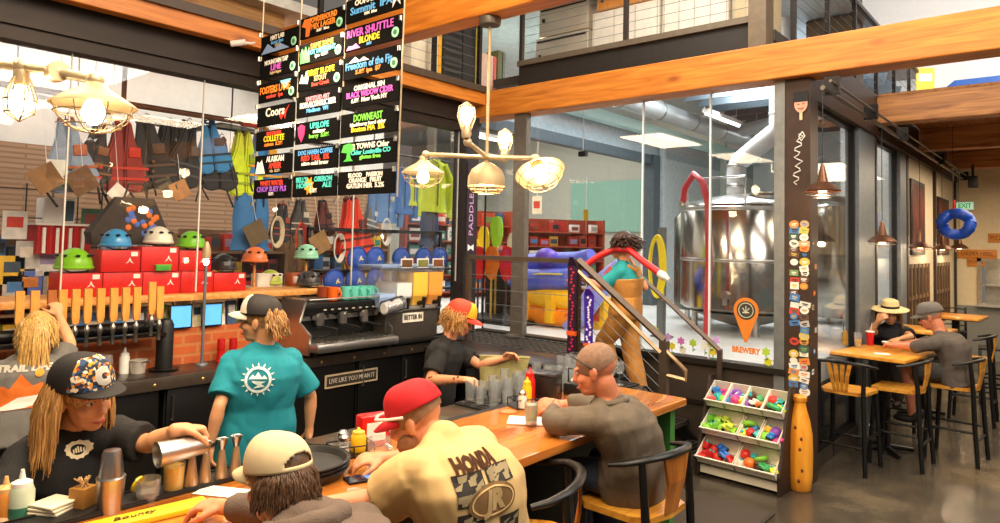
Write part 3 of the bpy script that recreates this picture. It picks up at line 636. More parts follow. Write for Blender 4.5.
t = cup('rocks_glass', 'clear rocks glass with a lemon slice beside the yellow drink', on(147, 507, z=1.047), .1, .042, mat('#d9d4c0', .1, 0, 0, alpha=.25), .55)
MB().cyl((-.03, -.02, .075), (-.036, -.024, .078), .028, n=20).build('lemon_slice', mat('#e9c51e', .4), t)
t = cup('juice_glass', 'glass filled with yellow juice behind the runner', on(173, 498, z=1.047), .125, .038, YEL, .93)
t = thing('squeeze_bottle', 'pale green squeeze bottle at the lower left corner', 'bottle', B(20, 522, 1.05)-Vector((.0, 0, .0)))
MB().lathe([(.036, 0), (.038, .01), (.038, .1), (.03, .12)]).build('body', mat('#c9d3b8', .4, 0, .05), t); MB().lathe([(.031, .118), (.03, .13), (.01, .14), (.005, .17)]).build('nozzle', WHITE, t); MB().lathe([(.0385, .02), (.0385, .055)]).build('band', mat('#3e7d63', .5), t)
t = thing('squeeze_bottle', 'orange squeeze bottle at the left edge of the photo', 'bottle', B(4, 523, 1.05)); MB().lathe([(.034, 0), (.036, .01), (.036, .09), (.03, .105)]).build('body', mat('#d98a3a', .4, 0, .05), t); MB().lathe([(.031, .1), (.03, .115), (.01, .125), (.005, .15)]).build('nozzle', mat('#e6b070', .4), t)
t = thing('napkin_stack', 'stack of cream bar napkins at the lower left', 'napkins', B(53, 517, 1.06))
for i in range(5): MB().box((-.052, -.052, i*.011), (.052, .052, i*.011+.008), RZ(rng.uniform(-.12, .12)+.5), bev=.002).build('napkin', mat('#efe2c2', .8, 0, .06), t)
t = thing('straw_box', 'small brown box of picks between napkins and shaker', 'box', B(82, 515, 1.05), .5)
MB().box((-.03, -.03, 0), (.03, .03, .095), bev=.002).build('box', mat('#a9752f', .6, 0, .1), t); m = MB(); [m.cyl((rng.uniform(-.02, .02), rng.uniform(-.02, .02), .09), (rng.uniform(-.024, .024), rng.uniform(-.024, .024), .125), .0025, n=5) for i in range(16)]; m.build('pick_bunch', mat('#d9b27a', .6), t)
t = thing('receipt', 'white slip of paper in front of the beige cap', 'paper', B(222, 492, 1.0715), .5); MB().box((-.09, -.045, 0), (.09, .045, .002)).build('paper', WHITE, t, smooth=False); m = MB(); [m.box((-.07, -.03+i*.012, .002), (.05-.02*(i % 3), -.027+i*.012, .0024)) for i in range(5)]; m.build('print', mat('#9a9a9a', .6), t, smooth=False)
# tray stack
p = B(326, 482); p = Vector((-2.34, 1.6, 1.072))
for i in range(3):
    t = thing('serving_tray', ['bottom tray of the stack of round black trays', 'middle tray of the stack of round black trays', 'top tray of the stack of round black trays'][i], 'tray', p+Vector((.006*i, -.004*i, .017*i)), 0, 'stacked bar trays')
    MB().lathe([(.14, 0), (.157, .004), (.17, .03), (.176, .032), (.176, .036), (.165, .034), (.152, .012), (0, .01)], n=40).build('pan', mat('#2d2b28', .35, 0, .1), t)
    MB().lathe([(.174, .031), (.179, .034), (.174, .038)], n=40, cap=False).build('rim', BLACK, t)
# condiment caddies
def caddy(p, rz, label, grp=None):
    t = thing('condiment_caddy', label, 'caddy', p, rz)
    MB().box((-.09, -.055, 0), (.09, .055, .006)).build('base', BLACKM, t, smooth=False)
    m = MB()
    for z in (.05,): m.tube([(-.09, -.055, z), (.09, -.055, z), (.09, .055, z), (-.09, .055, z), (-.09, -.055, z)], .003, 6)
    for x in (-.09, 0, .09):
        for y in (-.055, .055): m.cyl((x, y, .003), (x, y, .05), .003, n=6)
    m.build('wire_rim', BLACKM, t); return t
def condiment(col, p, h, r, label, cat='bottle', cap=None, name='sauce_bottle'):
    t = thing(name, label, cat, p)
    MB().lathe([(r*.95, 0), (r, .008), (r, h*.62), (r*.75, h*.74)], n=18).build('body', mat(col, .35, 0, .05), t)
    MB().lathe([(r*.8, h*.73), (r*.78, h*.84), (r*.3, h*.9), (r*.15, h)], n=16).build('cap', mat(cap or col, .35, 0, .05), t); return t
c1 = Vector((-2.41, 1.88, 1.07)); caddy(c1, 1.2, 'wire caddy of jars beside the black trays')
condiment('#e8b21a', c1+Vector((-.01, .05, .007)), .1, .034, 'yellow jar in the caddy beside the black trays', 'jar', '#f0c63a', 'jar')
tt = thing('salt_shaker', 'glass shaker with steel top nearest the trays', 'shaker', c1+Vector((.02, -.05, .007))); MB().lathe([(.024, 0), (.026, .06), (.02, .07)]).build('glass_body', CLEAR, tt); MB().lathe([(.021, .07), (.022, .085), (.012, .097), (0, .098)]).build('lid', STEEL, tt); MB().lathe([(.02, .004), (.022, .04)]).build('salt', WHITE, tt)
tt = thing('pepper_shaker', 'second steel topped shaker behind the clear one', 'shaker', c1+Vector((-.035, -.015, .007))); MB().lathe([(.022, 0), (.024, .06), (.02, .07)]).build('glass_body', mat('#6b6158', .2), tt); MB().lathe([(.021, .07), (.022, .085), (.012, .097), (0, .098)]).build('lid', STEEL, tt)
tt = thing('napkin_holder', 'red napkin holder just past the red cap brim', 'holder', Vector((-2.46, 2.04, 1.07)), 1.3); MB().box((-.07, -.04, 0), (.07, .04, .14), bev=.012).build('case', mat('#c0120f', .3, 0, .05), tt); MB().box((-.045, -.043, .03), (.045, -.04, .11)).build('napkin_face', WHITE, tt, smooth=False)
# mug of beer, phone
def beer_mug():
    t = thing('beer_mug', 'glass beer mug half full beside the phone', 'glass', Vector((-2.2, 1.86, 1.071)))
    MB().lathe([(.042, 0), (.045, .01), (.045, .12), (.041, .12), (.04, .014), (0, .014)], n=24).build('glass_body', CLEAR, t); MB().tube([(.044, 0, .1), (.08, 0, .095), (.085, 0, .05), (.044, 0, .03)], .008, 8).build('handle', CLEAR, t)
    MB().lathe([(.039, .015), (.039, .055), (0, .055)], n=24).build('beer', mat('#d98e22', .2, 0, .04), t)
beer_mug()
t = thing('mobile_phone', 'black phone with a lit blue screen in front of the red capped man', 'phone', Vector((-2.13, 1.735, 1.071)), -.3); MB().box((-.038, -.075, 0), (.038, .075, .009), bev=.003).build('case', BLACK, t); MB().box((-.034, -.07, .009), (.034, .07, .0096)).build('screen', mat('#1a2230', .1, 0, 0), t, smooth=False); MB().box((-.03, .0, .0096), (.026, .045, .0099)).build('screen_window', mat('#3f7bd0', .3, 0, 0, emit=.6), t, smooth=False)
# second caddy group near the bald man
c2 = B(520, 408); c2 = Vector((-2.42, 3.12, 1.07)); caddy(c2, 1.2, 'wire caddy with mustard and ketchup beside the napkin box')
condiment('#efb81a', c2+Vector((.005, .0, .007)), .16, .027, 'yellow mustard bottle in the middle of the caddy')
condiment('#c21a12', c2+Vector((-.03, .07, .007)), .2, .032, 'red ketchup bottle beside the yellow mustard bottle')
tt = thing('salt_shaker', 'salt shaker left of the mustard bottle', 'shaker', c2+Vector((.02, -.06, .007))); MB().lathe([(.022, 0), (.024, .06), (.019, .07)]).build('glass_body', mat('#d9d2c4', .3), tt); MB().lathe([(.021, .07), (.022, .085), (.012, .097), (0, .098)]).build('lid', STEEL, tt)
tt = thing('coaster', 'round orange coaster in front of the mustard caddy', 'coaster', B(508, 412, 1.07)); MB().lathe([(.052, 0), (.052, .004)], n=28).build('disc', mat('#d2561a', .5), tt); MB().lathe([(.038, .004), (.038, .0046)], n=28).build('print', mat('#e07a3a', .5), tt)
tt = thing('napkin_dispenser', 'black napkin dispenser next to the ketchup bottle', 'dispenser', Vector((-2.44, 3.34, 1.07)), .25)
MB().box((-.075, -.075, 0), (.075, .075, .15), bev=.01).build('case', mat('#1c1a19', .3, 0, .1), tt); MB().box((-.078, -.078, .15), (.078, .078, .165), bev=.004).build('lid', mat('#3b3b3d', .25, .2), tt); MB().box((.074, -.03, .05), (.077, .03, .09)).build('label_plate', mat('#4a3b30', .5), tt, smooth=False)
tt = thing('paper_napkin', 'crumpled white napkin under the bald man\'s drink', 'napkin', B(527, 421, 1.071), .6); MB().box((-.1, -.08, 0), (.1, .08, .004), bev=.001).build('sheet', WHITE, tt); MB().box((-.02, -.09, .003), (.1, .03, .007), RZ(.3), bev=.001).build('fold', WHITE, tt)
tt = cup('cocktail_glass', 'tumbler of pale cocktail with lime by the bald man\'s hand', B(531, 424, 1.079), .11, .036, mat('#dfe0c4', .15, 0, .05, alpha=.6), .9)
MB().cyl((0, 0, .022), (0, 0, .038), .026, n=18).build('lime_wheel', mat('#9bc23a', .4), tt)
tt = thing('bar_organizer', 'black wire handled caddy of bar tools beyond the bald man\'s hand', 'caddy', Vector((-2.38, 3.62, 1.07)), .2); MB().box((-.09, -.07, 0), (.09, .07, .07), bev=.004).build('bin', BLACK, tt); MB().tube([(-.085, 0, .06), (-.085, 0, .15), (.085, 0, .15), (.085, 0, .06)], .005, 6).build('handle', BLACKM, tt); m = MB(); [m.ell((-.06+.03*i, rng.uniform(-.03, .03), .075), .012, 8, 6) for i in range(5)]; m.build('packet_heap', WHITE, tt)
# ================================================================ bar stools with bent-wood rails (also the dining chairs)
SEATW = wood('#e2a23e', '#b8701f', 'Y', .35, 1.2, False); SEATD = wood('#c0742a', '#8d4d16', 'Z', .35, 1.2, False)
def bow_chair(label, loc, rz, slats=4, group=None, wide=False, seatm=None, slatm=None):
    """front faces local -x; seat top .755, back rail about 1.02"""
    t = thing('bar_chair', label, 'chair', loc, rz, group); B_ = mat('#161514', .4, .3, .15)
    m = MB(); pts = [(-.21, -.17), (-.21, .17), (-.15, .215), (.1, .2), (.18, .15), (.2, 0), (.18, -.15), (.1, -.2), (-.15, -.215)]
    m.prism(pts, .03, T((0, 0, .725))); m.build('seat', seatm or SEATW, t, smooth=False)
    for sx, sy in ((-1, -1), (-1, 1), (1, -1), (1, 1)):
        top = (sx*.17, sy*.18, .73) if sx < 0 else (sx*.165, sy*.195, 1.01)
        MB().tube([(sx*.22, sy*.215, 0), (sx*.195, sy*.2, .4), (sx*.175 if sx < 0 else .185, sy*.19, .73)]+([top] if sx > 0 else []), [.02, .021, .021]+([.017] if sx > 0 else []), 8).build('leg', B_, t)
    arc = [(.03, -.265, .985), (.1, -.245, 1.0), (.17, -.19, 1.02), (.21, -.11, 1.03), (.225, -.04, 1.035), (.225, .04, 1.035), (.21, .11, 1.03), (.17, .19, 1.02), (.1, .245, 1.0), (.03, .265, .985)]
    MB().tube(arc, [.014, .018, .021, .022, .023, .023, .022, .021, .018, .014], 10, squash=.8).build('back_rail', B_, t)
    m = MB()
    if wide: m.loft([[(.19, -.05, .75), (.2, -.05, .75), (.2, .05, .75), (.19, .05, .75)], [(.215, -.07, .9), (.228, -.07, .9), (.228, .07, .9), (.215, .07, .9)], [(.215, -.1, 1.02), (.228, -.1, 1.02), (.228, .1, 1.02), (.215, .1, 1.02)]]).build('back_splat', slatm or SEATD, t, smooth=False)
    else:
        for i in range(slats):
            u = (i-(slats-1)/2); MB().loft([[(.185, u*.032-.013, .75), (.197, u*.032-.013, .75), (.197, u*.032+.013, .75), (.185, u*.032+.013, .75)], [(.215, u*.045-.016, .9), (.227, u*.045-.016, .9), (.227, u*.045+.016, .9), (.215, u*.045+.016, .9)], [(.22, u*.062-.018, 1.02), (.232, u*.062-.018, 1.02), (.232, u*.062+.018, 1.02), (.22, u*.062+.018, 1.02)]]).build('slat', slatm or SEATW, t, smooth=False)
    for z, q in ((.25, .213), (.33, .21)):
        for e_ in (-1, 1):
            if z < .3: MB().cyl((e_*.203, -q+.008, z), (e_*.203, q-.008, z), .013, n=8).build('stretcher', B_, t)
            else: MB().cyl((-.2, e_*(q-.006), z), (.195, e_*(q-.006), z), .013, n=8).build('stretcher', B_, t)
    return t
# ================================================================ chalk signs over the bar
YB = 2.5
pal = dict(w='#efe8dc', o='#f08a2a', r='#e0402c', p='#d65ac8', v='#a05ad0', b='#5aa8e8', c='#4fd0c8', g='#7bd84a', y='#f0d428', k='#f08a9a', n='#b9a27a')
signs = {
 (0, 0): [('HAT LAB', 'w', .26), ('hazy ipa', 'b', .2), ('5.9%', 'n', .14)], (0, 1): [('MOUNTAIN TAP', 'w', .26), ('LIME', 'p', .34), ('light lager', 'n', .14)],
 (0, 2): [('', 'w', .1), ('FOSTERS LANE', 'o', .42), ('amber  ipa', 'r', .22)], (0, 3): [('Coors', 'w', .5)],
 (0, 4): [('SELTZER BAR', 'r', .18), ('COLLETTE', 'y', .34), ('saison  5.2%', 'o', .2)], (0, 5): [('ALASKAN', 'w', .34), ('AMBER', 'r', .34), ('ale  5.3%', 'n', .16)],
 (0, 6): [('WHITE WATER', 'r', .28), ('CHOP SUEY PLS', 'v', .3), ('5.2%', 'w', .16)],
 (1, 0): [('POWDERHOUND', 'o', .3), ('MIX LAGER', 'o', .3), ('5.0%  16oz', 'w', .14)], (1, 1): [('SAME SAME', 'o', .28), ('BUT DIFFERENT', 'c', .24), ('ipa  6.7%', 'w', .16)],
 (1, 2): [('FIRST SLOPE', 'y', .3), ('STOUT', 'n', .28), ('Bear Creek', 'r', .2)], (1, 3): [('UNTITLED ART', 'k', .22), ('NON-ALCOHOLIC BEER', 'w', .3), ('Madison  WI', 'b', .22)],
 (1, 4): [('UPSLOPE', 'c', .3), ('seltzer', 'w', .2), ('berry  5.0%', 'g', .2)], (1, 5): [('DOG HAVEN COFFEE', 'b', .24), ('RED TAIL  5%', 'r', .26), ('nitro cold brew', 'w', .2)],
 (1, 6): [("BELL'S      OBERON", 'c', .26), ('HOPPY       ALE', 'c', .26), ('5.8%', 'w', .2)],
 (2, 0): [('OOPS 2.0 IPA', 'w', .26), ('Summit  IPA', 'b', .36), ('7.0%  16oz', 'w', .12)], (2, 1): [('RIVER SHUTTLE', 'p', .38), ('BLONDE', 'y', .32), ('5.0%', 'b', .12)],
 (2, 2): [('', 'w', .18), ('Freedom of the Fjs', 'b', .36), ('5.8% ipa  $7', 'o', .2)], (2, 3): [('ORIGINAL SIN', 'w', .24), ('BLACK WIDOW CIDER', 'p', .28), ('6.0%  New York NY', 'w', .2)],
 (2, 4): [('DOWNEAST', 'g', .34), ('blackberry hard cider', 'w', .16), ('Boston MA  5%', 'y', .24)], (2, 5): [('2 TOWNS Cider', 'w', .26), ('Cider Louisville CO', 'c', .22), ('gluten free', 'g', .18)],
 (2, 6): [('BLOOD    PASSION', 'w', .2), ('ORANGE   FRUIT', 'w', .22), ('GATLIN HER  5.2%', 'w', .22)]}
SB = mat('#0a0908', .9, 0, .2, spec=.1); CHALK = {k: mat(v, .7, 0, .05) for k, v in pal.items()}
rown = ['top', 'second', 'third', 'fourth', 'fifth', 'sixth', 'bottom']; coln = ['left', 'middle', 'right']
c_x = [(-4.33, -3.885), (-3.855, -3.395), (-3.375, -2.865)]
c_top = [3.385, 3.42, 3.435]
cname = dict(w='white', o='orange', r='red', p='pink', v='purple', b='blue', c='teal', g='green', y='yellow', k='rose', n='tan')
for (ci, ri), lines in signs.items():
    x0, x1 = c_x[ci]; pitch = (c_top[ci]-2.225)/7; zt = c_top[ci]-ri*pitch; zb = zt-pitch+.034; lean = -.03*(zt-3.4)
    w = x1-x0; h = zt-zb; cx = (x0+x1)/2-(.022*(3.4-zt)); cz = (zt+zb)/2
    cols = [cname[l[1]] for l in lines if l[0]]
    lb = 'black chalk sign with %s lettering, %s row of the %s column' % (' and '.join(dict.fromkeys(cols)), rown[ri], coln[ci])
    t = thing('chalk_sign', lb, 'sign', (cx, YB, cz), 0, 'hanging chalk signs over the bar')
    MB().box((-w/2, -.006, -h/2), (w/2, .006, h/2)).build('board', SB, t, smooth=False)
    z = h*.42; tot = sum(l[2] for l in lines); k = .86*h/max(tot, .82)
    for s_, c_, hh in lines:
        lh = hh*k; z -= lh/2
        if s_:
            n = len(s_); wid = min(w*.9, lh*.72*n)
            lft = (ci, ri) in ((1, 0), (1, 1), (1, 2), (1, 4), (0, 5), (2, 5)); off = (.07*w if ri > 2 else .04*w) if lft else (-.04*w if ri < 3 else 0)
            MB().text(s_, lh*1.18, FACE((0, -1, 0), (off, -.008, z)), w=min(wid*.92, w*(.62 if lft and ri < 3 else .7 if lft else .84)), bold=.0015).build('lettering', CHALK[c_], t, smooth=False)
        z -= lh/2
    if ri < 3 and not (ci == 2 and ri == 0): 
        bd = MB().prism([(.03*math.cos(a*PI/10), .03*math.sin(a*PI/10)) for a in range(20)], .003, FACE((0, -1, 0), (w*.41, -.0065, -h*.2))); b_ = bd.build('badge', mat('#9fe0b8', .6, 0, .05), t)
        MB().prism([(.015*math.cos(a*PI/6), .015*math.sin(a*PI/6)) for a in range(12)], .002, FACE((0, -1, 0), (w*.41, -.0095, -h*.2))).build('badge_mark', mat('#3c7a58', .6), b_)
    art = {(0, 0): ('#8fa8d8', [(-.48, -.45), (-.3, .05), (-.12, -.3), (.05, -.1), (.3, -.45)]), (0, 2): ('#7fd0e8', [(.1, .45), (.4, .45), (.3, .1), (.22, -.02), (.16, .2)]), (0, 3): ('#d8321e', [(.12, -.1), (.2, .1), (.3, .18), (.38, .4), (.3, .02), (.28, -.3), (.24, -.05), (.18, -.3)]), (0, 5): ('#e6eef2', [(-.48, -.46), (-.42, .2), (-.36, .1), (-.3, .25), (-.2, -.46)]), (1, 0): ('#f0762a', [(-.46, .1), (-.4, .42), (-.28, .4), (-.24, .1), (-.28, -.44), (-.36, -.44), (-.36, .0)]), (1, 1): ('#5fd06a', [(-.46, -.42), (-.46, .1), (-.42, .3), (-.38, .05), (-.34, .35), (-.3, .0), (-.26, .3), (-.24, -.42)]),
           (1, 2): ('#e8f0e8', [(-.46, -.1), (-.4, .3), (-.34, .0), (-.3, .42), (-.24, .1), (-.26, -.2)]), (1, 4): ('#d83a78', [(-.44, .3), (-.36, .42), (-.26, .3), (-.28, -.1), (-.34, -.44), (-.42, -.1)]), (1, 6): ('#f0a82a', [(-.1+.12*(1 if i % 2 else .6)*math.cos(i*PI/8), (.44 if i % 2 else .26)*math.sin(i*PI/8)) for i in range(16)]), (2, 0): ('#e8e4dc', [(.34, -.4), (.36, .4), (.4, .2), (.44, .42), (.47, -.35), (.41, -.1)]), (2, 1): ('#d888d8', [(-.46, -.46), (-.42, -.28), (-.34, -.3), (-.28, -.22), (-.2, -.46)]), (2, 2): ('#e8e4dc', [(-.4, .2), (-.28, .44), (-.2, .25), (-.12, .36), (-.02, .18)]), (2, 5): ('#4fd04a', [(-.46, .1), (-.42, .4), (-.32, .46), (-.22, .4), (-.2, .12), (-.3, .05), (-.28, -.2), (-.24, -.3), (-.42, -.3), (-.36, -.2), (-.35, .05)])}.get((ci, ri))
    if art: MB().prism([(a*w, b*h) for a, b in art[1]][::1], .002, FACE((0, -1, 0), (0, -.0062, 0))).build('drawing', mat(art[0], .7, 0, .1), t, smooth=False)
WIRE = mat('#c9b896', .35, .6)
t = thing('sign_hanger', 'light wire cords and clips that hold up the chalk signs', 'cords', (-3.6, YB, 3.6))
for x in (-4.34, -3.87, -3.385, -2.855):
    MB().tube([(x+3.6+.01, .012, 1.5), (x+3.6-.025, .012, -1.36)], .005, 6).build('cord', WIRE, t)
for x in (-4.33, -3.87, -3.385, -2.86):
    for i in range(8): z = 3.4-i*.168; MB().cyl((x+3.6-.022*(3.4-z), -.016, z-3.6-.014), (x+3.6-.022*(3.4-z), -.016, z-3.6+.014), .01, n=8).build('clip', STEEL, t)
# ================================================================ chandeliers
BULB = mat('#ffe6c0', .3, 0, 0, emit=30.0, name='lit_bulb'); PIPE = mat('#c8b490', .4, .5, .1); GALV = mat('#b09a74', .5, .35, .1)
def bulb_lamp(par, p, up, shade=True):
    """caged bulb pointing along up; p world"""
    M = FR(Vector((up[1], up[2], up[0])) if abs(up[2]) < .99 else (0, 1, 0), up, p)
    w = lambda mb: MB().add([M @ Vector(v) for v in mb.v], mb.f)
    w(MB().lathe([(.024, -.05), (.028, -.04), (.028, .02), (.022, .03)], n=14)).build('socket', PIPE, par, world=True)
    w(MB().lathe([(.016, .02), (.02, .045), (.04, .085), (.043, .108), (.034, .135), (.012, .15), (0, .151)], n=16)).build('bulb', BULB, par, world=True)
    m = MB()
    if shade:
        w(MB().lathe([(.03, -.02), (.05, .0), (.12, .045), (.155, .07), (.157, .075), (.15, .073), (.11, .045), (.03, .0)], n=28, cap=False)).build('shade', GALV, par, world=True)
        for i in range(8):
            a = i*PI/4; m.tube([(.15*math.cos(a), .15*math.sin(a), .075), (.125*math.cos(a), .125*math.sin(a), .13), (.07*math.cos(a), .07*math.sin(a), .17), (0, 0, .185)], .003, 5)
        for rr, z in ((.138, .105), (.1, .155)): m.tube([(rr*math.cos(a*PI/12), rr*math.sin(a*PI/12), z) for a in range(25)], .003, 5)
    else:
        for i in range(6):
            a = i*PI/3; m.tube([(.03*math.cos(a), .03*math.sin(a), .0), (.058*math.cos(a), .058*math.sin(a), .08), (.05*math.cos(a), .05*math.sin(a), .14), (.0, 0, .175)], .0035, 5)
        for rr, z in ((.058, .09), (.05, .14)): m.tube([(rr*math.cos(a*PI/9), rr*math.sin(a*PI/9), z) for a in range(19)], .0035, 5)
    w(m).build('cage', GALV, par, world=True)
    q = Vector(p)+Vector(up)*.1; point('bulb_light', q+Vector((0, -.0, -.0)), 8, (1, .72, .42), .05)
def pipe(par, pts, r=.016):
    m = MB().tube(pts, r, 10)
    for p in pts: m.ell(p, r*1.7, 10, 7)
    m.build('pipe_arm', PIPE, par, world=True)
H = Vector((-2.997, 3.385, 2.56))
t = thing('chandelier', 'pipe chandelier hanging from the orange beam beside the chalk signs', 'chandelier', (H.x, H.y, 3.5))
MB().lathe([(.07, -.05), (.075, -.02), (.075, 0)]).build('canopy', mat('#6b6258', .4, .5), t)
MB().cyl((0, 0, -.05), (0, 0, -.94), .011, n=10).build('stem', GALV, t)
pipe(t, [H, H+Vector((-.59, 0, .06)), H+Vector((-.61, 0, .0))]); pipe(t, [H, H+Vector((.4, 0, -.03)), H+Vector((.41, 0, -.07))]); pipe(t, [H, H+Vector((.14, -.34, .05)), H+Vector((.145, -.35, .1))]); pipe(t, [H, H+Vector((-.16, .36, .03)), H+Vector((-.165, .37, .07))])
bulb_lamp(t, H+Vector((-.61, 0, .0)), (0, 0, -1)); bulb_lamp(t, H+Vector((.42, 0, -.06)), (.34, .2, -.92)); bulb_lamp(t, H+Vector((.145, -.36, .12)), (0, 0, 1), False); bulb_lamp(t, H+Vector((-.165, .38, .09)), (0, 0, 1), False)
d_ = T(H+Vector((0, 0, -.03)))
MB().lathe([(.125, -.16), (.122, -.1), (.1, -.05), (.05, -.015), (.022, 0), (.02, .03)], n=28, cap=False, M=d_).build('dome_shade', GALV, t, world=True)
MB().lathe([(.05, -.15), (.045, -.12), (.02, -.08)], n=14, M=d_).build('bulb', BULB, t, world=True)
m = MB(); [m.tube([(rr*math.cos(a*PI/12), rr*math.sin(a*PI/12), z) for a in range(25)], .004, 5, M=d_) for rr, z in ((.118, -.175), (.09, -.2), (.05, -.21))]; [m.tube([(.125*math.cos(i*PI/4), .125*math.sin(i*PI/4), -.16), (.09*math.cos(i*PI/4), .09*math.sin(i*PI/4), -.2), (0, 0, -.212)], .004, 5, M=d_) for i in range(8)]; m.build('cage', GALV, t, world=True); point('bulb_light', H+Vector((0, 0, -.27)), 10, (1, .72, .42), .05)
t = thing('chandelier', 'bright pipe chandelier in the upper left corner with glowing caged bulbs', 'chandelier', (-3.75, 1.0, 3.45))
ct = lambda px, py, tt: CAM+(CF+CR*((px-500)/FPX)-CU*((py-CYP)/FPX))*tt
a0, a1, a2, a3 = ct(-22, 62, 2.78), ct(22, 66, 2.76), ct(57, 72, 2.74), ct(95, 80, 2.72)
pipe(t, [a0, a1, a2, a3, a3-Vector((0, 0, .03))], .02)
MB().cyl((a2-Vector((.03, 0, 0))), (a2+Vector((.03, 0, 0))), .04).build('union', PIPE, t, world=True)
MB().cyl(a0, (a0.x, a0.y, 3.45), .014).build('stem', GALV, t, world=True); MB().cyl((a0.x, a0.y, 3.42), (a0.x, a0.y, 3.48), .07).build('canopy', mat('#6b6258', .4, .5), t, world=True)
bulb_lamp(t, a3-Vector((0, 0, .03)), (0, 0, -1)); bulb_lamp(t, a1-Vector((0, 0, .05)), (0, 0, -1), False); bulb_lamp(t, a0+Vector((.07, -.05, .07)), (.1, 0, .99), False)
t = thing('security_camera', 'white security camera on the gallery edge beside the top chalk signs', 'camera', on(240, 43, x=-5.3))
MB().cyl((-.05, -.05, -.01), (.03, .03, .01), .025).build('body', WHITE, t); MB().tube([(.0, .0, .01), (.0, .1, .02), (-.05, .16, .05), (-.15, .18, .06)], .009, 6).build('arm', WHITE, t); MB().cyl((-.056, -.056, -.011), (-.05, -.05, -.01), .019).build('lens', BLACK, t)
# pole whose added head and bulb imitate a chandelier reflection in the glass
t = thing('reflection_pole', 'slim steel pole with an added glowing bulb imitating the chandelier reflection', 'reflection', (-5.48, on(202, 358, x=-5.48).y, .952))
MB().cyl((0, 0, 0), (0, 0, 1.0), .012).lathe([(.05, 0), (.045, .012)]).build('pole', GREYST, t); MB().lathe([(.03, .86), (.034, .93), (.02, .98), (.012, 1.0)]).build('glow_head', GALV, t); MB().ell((.0, 0, .835), (.022, .022, .032)).build('bulb', BULB, t)
# ================================================================ shop behind the left glass
t = thing('wooden_shelf', 'long wooden shelf board under the shop glass', 'shelf', (-5.85, 1.0, 1.47)); MB().box((-.32, -3.5, 0), (.33, 3.2, .045), bev=.004).build('board', PINE, t)
m = MB(); [m.box((-.3, y, -.235), (-.27, y+.04, 0)) for y in (-1, .2, 1.4, 2.4)][:0]
for y in (-1, .2, 1.4, 2.4, 3.1): MB().box((-.3, y, -.235), (-.27, y+.04, 0)).build('bracket', BLACK, t, smooth=False)
REDB = mat('#c8140f', .45, 0, .08); TRI = [(-.03, -.025), (.03, -.025), (.0, .03)]
def redbox(y0, y1, z0, z1, label, band=None):
    t = thing('red_carton', label, 'box', (-5.87, (y0+y1)/2, z0), 0, 'red cartons on the wooden shelf'); h = (y1-y0)/2-.003
    MB().box((-.13, -h, 0), (.13, h, z1-z0-.004), bev=.003).build('carton', REDB, t)
    MB().box((.1302, h-.07, z1-z0-.05), (.132, h-.02, z1-z0-.015)).build('tag', WHITE, t, smooth=False)
    cz = (z1-z0)*.5; lg = FACE((1, 0, 0), (.1305, h*.45, cz)); m = MB().prism([(-.03, -.022), (-.01, .0), (0, .028), (.012, 0), (.03, -.022), (.01, -.012), (0, .006), (-.01, -.012)], .001, lg); m.build('logo', WHITE, t, smooth=False)
    if band: MB().box((.1302, -h, (z1-z0)*.35), (.1315, h*.9, (z1-z0)*.75)).build('print_band', mat(band, .5, 0, .2), t, smooth=False)
ly = [1.771, 2.062, 2.357, 2.661, 2.946, 3.252]; nm = ['leftmost', 'second', 'third', 'fourth', 'rightmost']
for i in range(5): redbox(ly[i], ly[i+1], 1.516, 1.70 if i < 4 else 1.68, 'red carton lying on the shelf, %s of the bottom row' % nm[i])
for i, b in ((1, None), (2, '#e0501e'), (3, '#d8401a')): redbox(ly[i]-.02, ly[i+1]-.025, 1.702, 1.875+.03*(i == 2), 'red carton in the upper row, %s of three' % ['', 'left', 'middle', 'right'][i])
t = thing('green_tin', 'small green tin wedged between the red cartons', 'tin', (-5.715, on(162, 277, x=-5.72).y, 1.705)); t.location.z = 1.708; MB().box((-.01, -.06, 0), (.02, .06, .045), bev=.004).build('tin', mat('#3f9a2e', .4), t); MB().box((-.012, -.062, .04), (.022, .062, .05)).build('lid', mat('#57b53c', .4), t)
def helmet(col, loc, rz, label, stand=False, s=1.):
    t = thing('helmet', label, 'helmet', loc, rz, 'helmets along the wooden shelf'); m_ = mat(col, .3, 0, .05)
    MB().ell((0, 0, .03), (.125*s, .105*s, .125*s), 24, 10, z0=-.12).build('shell', m_, t); MB().lathe([(1.0, 0), (1.06, .012), (1.0, .024)], n=24, M=T((0, 0, .012)) @ Matrix.Diagonal((.127*s, .107*s, 1, 1))).build('rim', m_, t)
    mv = MB()
    for k in range(8):
        a = k*PI/4+.3; mv.ell((.112*s*math.cos(a), .094*s*math.sin(a), .075*s+.03), (.018, .018, .01), 8, 5)
    mv.build('vent', BLACK, t); MB().tube([(.02, .1*s, .02), (.06, .06*s, -.008), (.06, -.06*s, -.008), (.02, -.1*s, .02)], .006, 6).build('strap', BLACK, t); return t
helmet('#7fc41e', (-5.87, 1.90, 1.712), .3, 'lime green helmet on the left end of the red cartons', s=1.15); helmet('#3f94cf', (-5.87, 2.19, 1.885), .2, 'blue helmet on the left upper red carton'); helmet('#dcd8c4', (-5.87, 2.52, 1.915), .2, 'white helmet on the middle upper red carton'); helmet('#74c02a', (-5.87, 2.80, 1.885), .2, 'green helmet on the right upper red carton'); helmet('#201e1d', (-5.87, 3.1, 1.69), .1, 'black helmet on the rightmost red carton')
def stand(y, col, label, h, x=-5.9):
    t = thing('helmet_stand', 'wooden post stand carrying the %s' % label, 'stand', (x, y, 1.516)); MB().lathe([(.06, 0), (.055, .014), (.012, .02), (.012, h), (.05, h+.005), (.045, h+.012)]).build('post', PINE, t); MB().lathe([(.065, -.001), (.065, .006)]).build('foot', PINE, t)
    helmet(col, (x, y, 1.516+h+.018), .2, label)
